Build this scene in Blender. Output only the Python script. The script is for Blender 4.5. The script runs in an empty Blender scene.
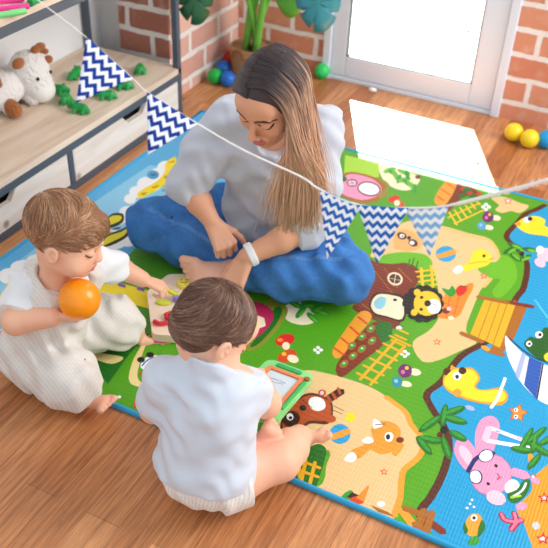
import bpy, bmesh, math, random
import numpy as np
from mathutils import Vector, Matrix
SC = bpy.context.scene
COLL = SC.collection
random.seed(7)
RNG = np.random.default_rng(7)

# ---------------------------------------------------------------- camera
cam_data = bpy.data.cameras.new('camera')
cam = bpy.data.objects.new('camera', cam_data)
COLL.objects.link(cam)
cam_data.sensor_width = 36.0
cam_data.lens = 835.863 / 548 * 36
cam_right = Vector((0.89147085, 0.45177981, 0.03427429))
cam_up = Vector((-0.29371441, 0.51865367, 0.80295095))
cam_fwd = Vector((-0.34498054, 0.72587422, -0.59505886))
m = Matrix((cam_right, cam_up, -cam_fwd)).transposed().to_4x4()
m.translation = (0, 0, 1.48)
cam.matrix_world = m
cam_data.clip_start = 0.05
cam_data.dof.use_dof = True
cam_data.dof.focus_distance = 1.85
cam_data.dof.aperture_fstop = 5.0
SC.camera = cam

# ---------------------------------------------------------------- light and exposure
world = bpy.data.worlds.new('daylight')
SC.world = world
world.use_nodes = True
bg = world.node_tree.nodes['Background']
bg.inputs['Color'].default_value = (0.90, 0.96, 1.0, 1)
bg.inputs['Strength'].default_value = 0.92
sun_data = bpy.data.lights.new('sun', 'SUN')
sun = bpy.data.objects.new('sun', sun_data)
COLL.objects.link(sun)
sun_data.energy = 36.0
sun_data.angle = math.radians(0.35)
sun_data.color = (1.0, 0.97, 0.93)
sun_to = Vector((0.21, -0.425, -0.295))
sun.rotation_euler = sun_to.to_track_quat('-Z', 'Y').to_euler()
sun.location = (-3, 6, 4)
def area_light(name, loc, target, size, power, color):
    d = bpy.data.lights.new(name, 'AREA')
    d.energy = power; d.size = size; d.color = color
    o = bpy.data.objects.new(name, d); COLL.objects.link(o)
    o.location = loc
    o.rotation_euler = (Vector(target) - Vector(loc)).to_track_quat('-Z', 'Y').to_euler()
    return o
area_light('added_side_fill', (1.7, 2.7, 2.1), (-0.9, 1.6, 0.2), 1.8, 105, (1.0, 0.98, 0.95))  # soft lamp added on the right for shape and glare; no window built there
vs = SC.view_settings
vs.view_transform = 'Standard'
vs.look = 'None'
vs.gamma = 1.0
vs.use_curve_mapping = False
vs.exposure = 0.0

# ---------------------------------------------------------------- helpers
def lin(h):
    c = [int(h[i:i + 2], 16) / 255 for i in (0, 2, 4)]
    return tuple(x / 12.92 if x <= 0.04045 else ((x + 0.055) / 1.055) ** 2.4 for x in c) + (1.0,)
def mat(name, hexcol='cccccc', rough=0.6, spec=0.4, bump=0.0, bscale=200.0, metallic=0.0, sss=0.0, vcol=False, var=0.0, sheen=0.0):
    mt = bpy.data.materials.new(name); mt.use_nodes = True
    nt = mt.node_tree; b = nt.nodes['Principled BSDF']
    b.inputs['Base Color'].default_value = lin(hexcol)
    b.inputs['Roughness'].default_value = rough
    b.inputs['Specular IOR Level'].default_value = spec
    b.inputs['Metallic'].default_value = metallic
    if sss:
        b.inputs['Subsurface Weight'].default_value = sss
        b.inputs['Subsurface Radius'].default_value = (0.012, 0.005, 0.003)
        b.inputs['Subsurface Scale'].default_value = 1.0
    if sheen: b.inputs['Sheen Weight'].default_value = sheen
    col = None
    if vcol:
        a = nt.nodes.new('ShaderNodeAttribute'); a.attribute_name = 'Col'
        col = a.outputs['Color']
        nt.links.new(col, b.inputs['Base Color'])
    if bump or var:
        tc = nt.nodes.new('ShaderNodeTexCoord')
        n = nt.nodes.new('ShaderNodeTexNoise'); n.inputs['Scale'].default_value = bscale; n.inputs['Detail'].default_value = 4
        nt.links.new(tc.outputs['Object'], n.inputs['Vector'])
        if bump:
            bp = nt.nodes.new('ShaderNodeBump'); bp.inputs['Strength'].default_value = bump; bp.inputs['Distance'].default_value = 0.002
            nt.links.new(n.outputs['Fac'], bp.inputs['Height']); nt.links.new(bp.outputs['Normal'], b.inputs['Normal'])
        if var:
            mr = nt.nodes.new('ShaderNodeMapRange')
            mr.inputs['From Min'].default_value = 0.3; mr.inputs['From Max'].default_value = 0.7
            mr.inputs['To Min'].default_value = 1 - var; mr.inputs['To Max'].default_value = 1 + var
            nt.links.new(n.outputs['Fac'], mr.inputs['Value'])
            mx = nt.nodes.new('ShaderNodeMix'); mx.data_type = 'RGBA'; mx.blend_type = 'MULTIPLY'; mx.inputs['Factor'].default_value = 1
            if col is not None: nt.links.new(col, mx.inputs['A'])
            else: mx.inputs['A'].default_value = lin(hexcol)
            nt.links.new(mr.outputs['Result'], mx.inputs['B'])
            nt.links.new(mx.outputs['Result'], b.inputs['Base Color'])
    return mt
def link_mesh(name, me, material=None, parent=None):
    o = bpy.data.objects.new(name, me); COLL.objects.link(o)
    if material is not None:
        for mm in (material if isinstance(material, (list, tuple)) else [material]): me.materials.append(mm)
    if parent is not None: o.parent = parent
    return o
def tag(o, label=None, cat=None, group=None, kind=None):
    if label: o['label'] = label
    if cat: o['category'] = cat
    if group: o['group'] = group
    if kind: o['kind'] = kind
    return o
def empty(name, loc, label, cat, group=None, rot=(0, 0, 0)):
    o = bpy.data.objects.new(name, None); COLL.objects.link(o)
    o.empty_display_size = 0.05
    o.location = loc; o.rotation_euler = rot
    return tag(o, label, cat, group)
class MB:
    """collects shapes, then links them as one mesh object"""
    def __init__(s): s.bm = bmesh.new()
    def _mi(s, f0, mi):
        s.bm.faces.ensure_lookup_table()
        for f in s.bm.faces[f0:]: f.material_index = mi
    def box(s, lo, hi, bev=0.0, mi=0, mtx=None):
        f0 = len(s.bm.faces)
        t = bmesh.new(); bmesh.ops.create_cube(t, size=1)
        for v in t.verts:
            v.co = Vector([(lo[i] + hi[i]) / 2 + v.co[i] * (hi[i] - lo[i]) for i in range(3)])
        if bev: bmesh.ops.bevel(t, geom=t.edges[:], offset=bev, segments=2, affect='EDGES', profile=0.5)
        return s._merge(t, mi, mtx)
    def _merge(s, t, mi=0, mtx=None):
        if mtx is not None: bmesh.ops.transform(t, matrix=mtx, verts=t.verts[:])
        vm = {v: s.bm.verts.new(v.co) for v in t.verts}
        for f in t.faces:
            try:
                g = s.bm.faces.new([vm[v] for v in f.verts]); g.material_index = mi
            except ValueError: pass
        t.free(); return s
    def ball(s, c, r, mi=0, seg=20, scale=(1, 1, 1), mtx=None):
        t = bmesh.new(); bmesh.ops.create_uvsphere(t, u_segments=seg, v_segments=max(6, seg // 2), radius=r)
        for v in t.verts: v.co = Vector((v.co.x * scale[0], v.co.y * scale[1], v.co.z * scale[2]))
        if mtx is not None: bmesh.ops.transform(t, matrix=mtx, verts=t.verts[:])
        bmesh.ops.translate(t, vec=Vector(c), verts=t.verts[:])
        return s._merge(t, mi)
    def tube(s, pts, rad, n=8, mi=0, cap=True, closed=False):
        pts = [Vector(p) for p in pts]
        R = rad if isinstance(rad, (list, tuple)) else [rad] * len(pts)
        rings = []; prev = None
        for i, p in enumerate(pts):
            if closed: d = pts[(i + 1) % len(pts)] - pts[i - 1]
            else: d = pts[min(i + 1, len(pts) - 1)] - pts[max(i - 1, 0)]
            d = d.normalized() if d.length > 1e-9 else Vector((0, 0, 1))
            if prev is None:
                a = Vector((0, 0, 1)) if abs(d.z) < 0.9 else Vector((1, 0, 0))
                x = d.cross(a).normalized()
            else: x = (prev - d * prev.dot(d)).normalized()
            prev = x; y = d.cross(x)
            rings.append([s.bm.verts.new(p + (x * math.cos(2 * math.pi * j / n) + y * math.sin(2 * math.pi * j / n)) * R[i]) for j in range(n)])
        last = len(rings) if closed else len(rings) - 1
        for i in range(last):
            a, b = rings[i], rings[(i + 1) % len(rings)]
            for j in range(n):
                f = s.bm.faces.new((a[j], a[(j + 1) % n], b[(j + 1) % n], b[j])); f.material_index = mi
        if cap and not closed:
            f = s.bm.faces.new(rings[0][::-1]); f.material_index = mi
            f = s.bm.faces.new(rings[-1]); f.material_index = mi
        return s
    def lathe(s, prof, c=(0, 0, 0), n=28, mi=0, mtx=None):
        t = bmesh.new(); rings = []
        for r, z in prof:
            rings.append([t.verts.new((r * math.cos(2 * math.pi * j / n), r * math.sin(2 * math.pi * j / n), z)) for j in range(n)])
        for a, b in zip(rings, rings[1:]):
            for j in range(n): t.faces.new((a[j], a[(j + 1) % n], b[(j + 1) % n], b[j]))
        bmesh.ops.remove_doubles(t, verts=t.verts[:], dist=1e-6)
        if mtx is None: mtx = Matrix.Translation(Vector(c))
        return s._merge(t, mi, mtx)
    def prism(s, poly, d, mi=0, bev=0.0, mtx=None):
        """polygon in XY (counter-clockwise) extruded from z=0 to z=d"""
        t = bmesh.new()
        a = [t.verts.new((x, y, 0)) for x, y in poly]; b = [t.verts.new((x, y, d)) for x, y in poly]
        t.faces.new(a[::-1]); t.faces.new(b)
        for i in range(len(a)): t.faces.new((a[i - 1], a[i], b[i], b[i - 1]))
        if bev: bmesh.ops.bevel(t, geom=[e for e in t.edges if abs(e.verts[0].co.z - e.verts[1].co.z) < 1e-9], offset=bev, segments=2, affect='EDGES')
        return s._merge(t, mi, mtx)
    def build(s, name, material, parent=None, smooth=False, loc=None):
        bmesh.ops.recalc_face_normals(s.bm, faces=s.bm.faces[:])
        me = bpy.data.meshes.new(name); s.bm.to_mesh(me); s.bm.free()
        if smooth:
            me.polygons.foreach_set('use_smooth', [True] * len(me.polygons))
            if smooth == 'auto': me.set_sharp_from_angle(angle=math.radians(40))
        o = link_mesh(name, me, material, parent)
        if loc is not None: o.location = loc
        return o

# ---------------------------------------------------------------- materials of the room
def wood_floor_mat():
    mt = bpy.data.materials.new('oak_floor'); mt.use_nodes = True; nt = mt.node_tree; b = nt.nodes['Principled BSDF']
    N = nt.nodes.new; Lk = nt.links.new
    tc = N('ShaderNodeTexCoord'); mp = N('ShaderNodeMapping'); mp.inputs['Rotation'].default_value = (0, 0, math.radians(90))
    Lk(tc.outputs['Object'], mp.inputs['Vector'])
    br = N('ShaderNodeTexBrick'); br.inputs['Scale'].default_value = 1.0
    br.inputs['Brick Width'].default_value = 0.62; br.inputs['Row Height'].default_value = 0.082
    br.inputs['Mortar Size'].default_value = 0.0006; br.inputs['Bias'].default_value = 0.0; br.offset = 0.37; br.offset_frequency = 2
    br.inputs['Color1'].default_value = lin('dc9e6c'); br.inputs['Color2'].default_value = lin('b06c3e'); br.inputs['Mortar'].default_value = lin('8a5a34')
    Lk(mp.outputs['Vector'], br.inputs['Vector'])
    mp2 = N('ShaderNodeMapping'); mp2.inputs['Scale'].default_value = (42, 2.2, 1); Lk(tc.outputs['Object'], mp2.inputs['Vector'])
    no = N('ShaderNodeTexNoise'); no.inputs['Scale'].default_value = 3.0; no.inputs['Detail'].default_value = 6; no.inputs['Roughness'].default_value = 0.65; no.inputs['Distortion'].default_value = 0.6
    Lk(mp2.outputs['Vector'], no.inputs['Vector'])
    rp = N('ShaderNodeValToRGB'); rp.color_ramp.elements[0].position = 0.34; rp.color_ramp.elements[0].color = (0.52, 0.44, 0.38, 1)
    rp.color_ramp.elements[1].position = 0.62; rp.color_ramp.elements[1].color = (1.12, 1.1, 1.06, 1)
    Lk(no.outputs['Fac'], rp.inputs['Fac'])
    mx = N('ShaderNodeMix'); mx.data_type = 'RGBA'; mx.blend_type = 'MULTIPLY'; mx.inputs['Factor'].default_value = 0.85
    Lk(br.outputs['Color'], mx.inputs['A']); Lk(rp.outputs['Color'], mx.inputs['B'])
    Lk(mx.outputs['Result'], b.inputs['Base Color'])
    b.inputs['Roughness'].default_value = 0.34; b.inputs['Specular IOR Level'].default_value = 0.45
    bp = N('ShaderNodeBump'); bp.inputs['Strength'].default_value = 0.12; bp.inputs['Distance'].default_value = 0.002
    Lk(no.outputs['Fac'], bp.inputs['Height']); Lk(bp.outputs['Normal'], b.inputs['Normal'])
    return mt
def brick_mat(name, axes, off, c1, c2):
    mt = bpy.data.materials.new(name); mt.use_nodes = True; nt = mt.node_tree; b = nt.nodes['Principled BSDF']
    N = nt.nodes.new; Lk = nt.links.new
    tc = N('ShaderNodeTexCoord'); sp = N('ShaderNodeSeparateXYZ'); Lk(tc.outputs['Object'], sp.inputs[0])
    cb = N('ShaderNodeCombineXYZ'); Lk(sp.outputs[axes], cb.inputs['X']); Lk(sp.outputs['Z'], cb.inputs['Y'])
    ad = N('ShaderNodeVectorMath'); ad.operation = 'ADD'; ad.inputs[1].default_value = off; Lk(cb.outputs[0], ad.inputs[0])
    wn = N('ShaderNodeTexNoise'); wn.inputs['Scale'].default_value = 18; wn.inputs['Detail'].default_value = 3; Lk(tc.outputs['Object'], wn.inputs['Vector'])
    wm = N('ShaderNodeVectorMath'); wm.operation = 'MULTIPLY_ADD'; wm.inputs[1].default_value = (0.014, 0.014, 0); Lk(wn.outputs['Color'], wm.inputs[0]); Lk(ad.outputs[0], wm.inputs[2])
    br = N('ShaderNodeTexBrick'); br.inputs['Scale'].default_value = 1.0; br.offset = 0.5
    br.inputs['Brick Width'].default_value = 0.23; br.inputs['Row Height'].default_value = 0.0985; br.inputs['Mortar Size'].default_value = 0.0125; br.inputs['Mortar Smooth'].default_value = 0.25
    br.inputs['Color1'].default_value = lin(c1); br.inputs['Color2'].default_value = lin(c2); br.inputs['Mortar'].default_value = lin('f3efec')
    Lk(wm.outputs[0], br.inputs['Vector'])
    n2 = N('ShaderNodeTexNoise'); n2.inputs['Scale'].default_value = 22; n2.inputs['Detail'].default_value = 5; Lk(tc.outputs['Object'], n2.inputs['Vector'])
    mr = N('ShaderNodeMapRange'); mr.inputs['From Min'].default_value = 0.55; mr.inputs['From Max'].default_value = 0.8; mr.inputs['To Min'].default_value = 0; mr.inputs['To Max'].default_value = 0.5; Lk(n2.outputs['Fac'], mr.inputs['Value'])
    mx = N('ShaderNodeMix'); mx.data_type = 'RGBA'; Lk(mr.outputs[0], mx.inputs['Factor']); Lk(br.outputs['Color'], mx.inputs['A']); mx.inputs['B'].default_value = lin('e2c3b2')
    Lk(mx.outputs['Result'], b.inputs['Base Color'])
    b.inputs['Roughness'].default_value = 0.85; b.inputs['Specular IOR Level'].default_value = 0.2
    ma = N('ShaderNodeMath'); ma.operation = 'MULTIPLY_ADD'; ma.inputs[1].default_value = -1.0; Lk(br.outputs['Fac'], ma.inputs[0]); Lk(n2.outputs['Fac'], ma.inputs[2])
    bp = N('ShaderNodeBump'); bp.inputs['Strength'].default_value = 0.7; bp.inputs['Distance'].default_value = 0.006
    Lk(ma.outputs[0], bp.inputs['Height']); Lk(bp.outputs['Normal'], b.inputs['Normal'])
    return mt
def pine_mat(name, axis_scale, c1='f2e0ce', c2='dcc4ac', knots=True):
    mt = bpy.data.materials.new(name); mt.use_nodes = True; nt = mt.node_tree; b = nt.nodes['Principled BSDF']
    N = nt.nodes.new; Lk = nt.links.new
    tc = N('ShaderNodeTexCoord'); mp = N('ShaderNodeMapping'); mp.inputs['Scale'].default_value = axis_scale; Lk(tc.outputs['Object'], mp.inputs['Vector'])
    no = N('ShaderNodeTexNoise'); no.inputs['Scale'].default_value = 2.5; no.inputs['Detail'].default_value = 5; no.inputs['Distortion'].default_value = 0.8; Lk(mp.outputs['Vector'], no.inputs['Vector'])
    rp = N('ShaderNodeValToRGB'); rp.color_ramp.elements[0].position = 0.35; rp.color_ramp.elements[0].color = lin(c2); rp.color_ramp.elements[1].position = 0.65; rp.color_ramp.elements[1].color = lin(c1)
    Lk(no.outputs['Fac'], rp.inputs['Fac']); out = rp.outputs['Color']
    if knots:
        vo = N('ShaderNodeTexVoronoi'); vo.inputs['Scale'].default_value = 7; Lk(tc.outputs['Object'], vo.inputs['Vector'])
        mr = N('ShaderNodeMapRange'); mr.inputs['From Min'].default_value = 0.06; mr.inputs['From Max'].default_value = 0.13; mr.inputs['To Min'].default_value = 0.8; mr.inputs['To Max'].default_value = 0; Lk(vo.outputs['Distance'], mr.inputs['Value'])
        mx = N('ShaderNodeMix'); mx.data_type = 'RGBA'; Lk(mr.outputs[0], mx.inputs['Factor']); Lk(out, mx.inputs['A']); mx.inputs['B'].default_value = lin('8a664e'); out = mx.outputs['Result']
    Lk(out, b.inputs['Base Color']); b.inputs['Roughness'].default_value = 0.5; b.inputs['Specular IOR Level'].default_value = 0.35
    return mt
M_FLOOR = wood_floor_mat()
M_BRICK_DOOR = brick_mat('door_wall_brick', 'X', (0.548 + 0.015 + 0.115, 0.0255 - 0.007, 0), 'dd9a7c', 'cf8468')
M_BRICK_SIDE = brick_mat('side_brick_lit', 'Y', (0.06, 0.04, 0), 'ecc2b0', 'd9a398')  # brightness of the pier's lit side is put into this paler brick
M_BRICK_PIER = brick_mat('pier_brick_shaded', 'X', (0.10, 0.02, 0), 'bd8270', 'a86e60')  # same pier's front face, its dimmer light put into a darker brick
M_PLASTER = mat('white_plaster', 'eef0f2', 0.8, 0.2, bump=0.1, bscale=60)
M_UPVC = mat('white_door_frame', 'e2eefc', 0.35, 0.4)
M_GASKET = mat('rubber_gasket', '4f6a70', 0.6)
M_STEEL = mat('slate_grey_steel', '4f5b68', 0.45, 0.5)
M_PINE = pine_mat('pale_pine_deck', (9, 1, 9))
M_PINE_FRONT = pine_mat('pale_pine_drawer', (9, 1, 9), 'f5ede4', 'e9dccf')
M_DARK = mat('dark_drawer_inside', '2a2522', 0.8)

# ---------------------------------------------------------------- the room
FL = MB().box((-2.4, -1.2, -0.05), (2.4, 3.215, 0.0)).build('floor', M_FLOOR); tag(FL, kind='structure')
w = MB()                                            # the wall the glazed door stands in
w.box((-1.755, 3.215, 0), (-1.335, 3.45, 2.7)); w.box((-0.548, 3.215, 0), (2.4, 3.45, 2.7)); w.box((-1.335, 3.215, 2.12), (-0.548, 3.45, 2.7))
tag(w.build('wall_back', M_BRICK_DOOR), kind='structure')
tag(MB().box((-1.99, 2.665, 0), (-1.757, 3.45, 2.7)).build('wall_corner', [M_BRICK_SIDE]), kind='structure')
tag(MB().box((-1.99, 2.652, 0), (-1.757, 2.665, 2.7)).build('wall_pier', M_BRICK_PIER), kind='structure')
tag(MB().box((-2.3, -1.2, 0), (-2.12, 3.45, 2.7)).build('wall_left', M_PLASTER), kind='structure')
tag(MB().box((-2.12, 2.70, 0), (-1.99, 2.9, 2.7)).build('wall_return', M_PLASTER), kind='structure')
tag(MB().box((-4.2, 3.45, 2.28), (1.2, 5.875, 2.36)).build('added_sun_blocker', M_PLASTER), kind='structure')  # unseen slab added outside to cut the sun patch off at the mat
# the door: fixed frame, leaf, glass, gasket
f = MB()
f.box((-1.335, 3.20, 0), (-1.30, 3.33, 2.12), 0.004); f.box((-0.583, 3.20, 0), (-0.548, 3.33, 2.12), 0.004); f.box((-1.335, 3.20, 2.08), (-0.548, 3.33, 2.12), 0.004)
f.box((-1.30, 3.21, 0), (-0.583, 3.33, 0.018), 0.003)
door = f.build('door_1', M_UPVC); tag(door, kind='structure')
l = MB()
l.box((-1.298, 3.212, 0.02), (-1.231, 3.25, 2.07), 0.005); l.box((-0.682, 3.212, 0.02), (-0.585, 3.25, 2.07), 0.005)
l.box((-1.231, 3.212, 0.02), (-0.682, 3.25, 0.112), 0.005); l.box((-1.231, 3.212, 1.96), (-0.682, 3.25, 2.07), 0.005)
l.build('leaf', M_UPVC, door)
g = MB()
for a in (((-1.231, 3.214, 0.112), (-1.2265, 3.235, 1.96)), ((-0.6865, 3.214, 0.112), (-0.682, 3.235, 1.96)), ((-1.231, 3.214, 0.112), (-0.682, 3.235, 0.1155))): g.box(*a)
g.build('gasket', M_GASKET, door)
M_GLASS = bpy.data.materials.new('clear_pane'); M_GLASS.use_nodes = True
nt = M_GLASS.node_tree; nt.nodes.remove(nt.nodes['Principled BSDF'])
tr = nt.nodes.new('ShaderNodeBsdfTransparent'); gl = nt.nodes.new('ShaderNodeBsdfGlossy'); gl.inputs['Roughness'].default_value = 0.02
fr = nt.nodes.new('ShaderNodeFresnel'); fr.inputs['IOR'].default_value = 1.3; mxs = nt.nodes.new('ShaderNodeMixShader')
nt.links.new(fr.outputs[0], mxs.inputs[0]); nt.links.new(tr.outputs[0], mxs.inputs[1]); nt.links.new(gl.outputs[0], mxs.inputs[2]); nt.links.new(mxs.outputs[0], nt.nodes['Material Output'].inputs[0])
MB().box((-1.229, 3.238, 0.114), (-0.684, 3.244, 1.958)).build('pane', M_GLASS, door)
tag(MB().lathe([(0, 0), (0.007, 0), (0.007, 0.002), (0, 0.002)], mtx=Matrix.Translation((-0.734, 3.2375, 0.312)) @ Matrix.Rotation(math.pi / 2, 4, 'X')).build('round_sticker', mat('grey_sticker', '9aa0b4', 0.5)), 'small round grey sticker on the glass of the door', 'sticker')
# patio outside the door
tag(MB().box((-6, 3.45, -0.08), (4, 9, -0.02)).build('patio', mat('pale_paving', 'd9d6d0', 0.8)), kind='structure')

# ---------------------------------------------------------------- shelving unit
unit = empty('shelving_unit', (-1.875, 2.0, 0), 'low industrial shelving unit of pale pine and grey steel with drawers along the wall', 'shelf')
def loc_build(mb, name, material, parent, smooth=False):
    o = mb.build(name, material, parent, smooth); o.location = -Vector(parent.location); return o
XF, XB, YR, YL = -1.66, -2.10, 2.585, 0.9
fr_ = MB()
for x in (XF, XB + 0.024):
    for y in (YR, YL + 0.024):
        fr_.box((x - 0.024, y - 0.024, 0), (x, y, 1.15), 0.002)
for z0, z1 in ((0.0, 0.026), (0.146, 0.172), (0.60, 0.63)):
    fr_.box((XF - 0.024, YL, z0), (XF, YR - 0.0245, z1), 0.002)
    fr_.box((XB, YL, z0), (XB + 0.024, YR - 0.0245, z1), 0.002)
    fr_.box((XB + 0.0245, YR - 0.024, z0), (XF - 0.0245, YR, z1), 0.002)
fr_.box((XF - 0.024, 1.885, 0.026), (XF, 1.909, 0.146), 0.002)
loc_build(fr_, 'frame', M_STEEL, unit)
loc_build(MB().box((XB + 0.002, YL, 0.173), (XF - 0.0, YR + 0.0, 0.195), 0.002), 'lower_deck', M_PINE, unit)
loc_build(MB().box((XB + 0.002, YL, 0.631), (XF - 0.0, YR, 0.655), 0.002), 'upper_deck', M_PINE, unit)
loc_build(MB().box((XB - 0.006, YL, 0.0), (XB - 0.001, YR - 0.03, 1.1)), 'back_panel', mat('pale_blue_grey_panel', 'f2f6fa', 0.7), unit)
def drawer(y0, y1, nc):
    # front in (y, z) with a sloping finger notch cut from the top edge
    z0, z1 = 0.028, 0.144; nw, nd = 0.075, 0.034
    poly = [(y0, z0), (y1, z0), (y1, z1), (nc + nw, z1), (nc + nw - 0.028, z1 - nd), (nc - nw + 0.028, z1 - nd), (nc - nw, z1), (y0, z1)]
    mx = Matrix(((0, 0, 1, XF - 0.020), (1, 0, 0, 0), (0, 1, 0, 0), (0, 0, 0, 1)))
    d = loc_build(MB().prism(poly, 0.018, bev=0.0015, mtx=mx), 'drawer', M_PINE_FRONT, unit)
    b = MB(); b.box((XB + 0.03, y0 + 0.01, 0.03), (XF - 0.0215, y1 - 0.01, 0.10))
    o = b.build('drawer_box', M_DARK, d)
    return d
drawer(1.912, 2.558, 2.27); drawer(1.20, 1.882, 1.56)
# ---------------------------------------------------------------- play mat
PRINT_COLOURS = {'sky': '59b4e6', 'skypale': '8fd0f2', 'white': 'f6f8fa', 'yellow': 'f8dc28', 'cyan': '7fd0ea', 'pink': 'f59ac0', 'skyblue2': '4f9fd0', 'ink': '161616', 'magenta': 'c63a8c', 'red': 'd8281e', 'lemon': 'e6dc28', 'orange': 'f08c28', 'green2': '4f9c1e', 'dgreen': '1a6e1a', 'peach': 'f4dc9a', 'purple': '8a58b0', 'teal': '2a90a0', 'blue': '1f58b0', 'rose': 'f07898', 'amber': 'eca030', 'redorange': 'd84a1e', 'lime': 'a8d83a', 'brown2': 'a8661c', 'brown': '7c2f16', 'pinkpale': 'fac8da', 'olive': '8a9028', 'cream': 'f6e8c4', 'leaf': '66bc32', 'leaf2': '2f9a2c', 'gold': 'f0c62c', 'purple2': '6a2070', 'raspberry': 'c02858', 'sand': 'e6c48a', 'sanddark': 'e8bc6a', 'water': '089cd0', 'water2': '4cc0f0', 'brown3': '542412', 'lime2': '6ab81e', 'ink2': '38180e', 'lemon2': 'f8c828', 'aqua': '8cd0e0', 'tan': 'e8b068', 'tan2': 'e09a2c', 'cyan2': '30a0d8', 'mint': 'a0e0b0', 'gold2': 'e4b020', 'rust': 'b8501c', 'grey': 'c8ccd0', 'lilac': 'a8b4e0', 'dgreen2': '145c1c', 'navy': '16286c', 'pinkdark': 'd070a0', 'rasp2': 'b01848', 'seasand': 'e89a1e', 'green': '52a210', 'bind': '2aa4d8'}
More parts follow.
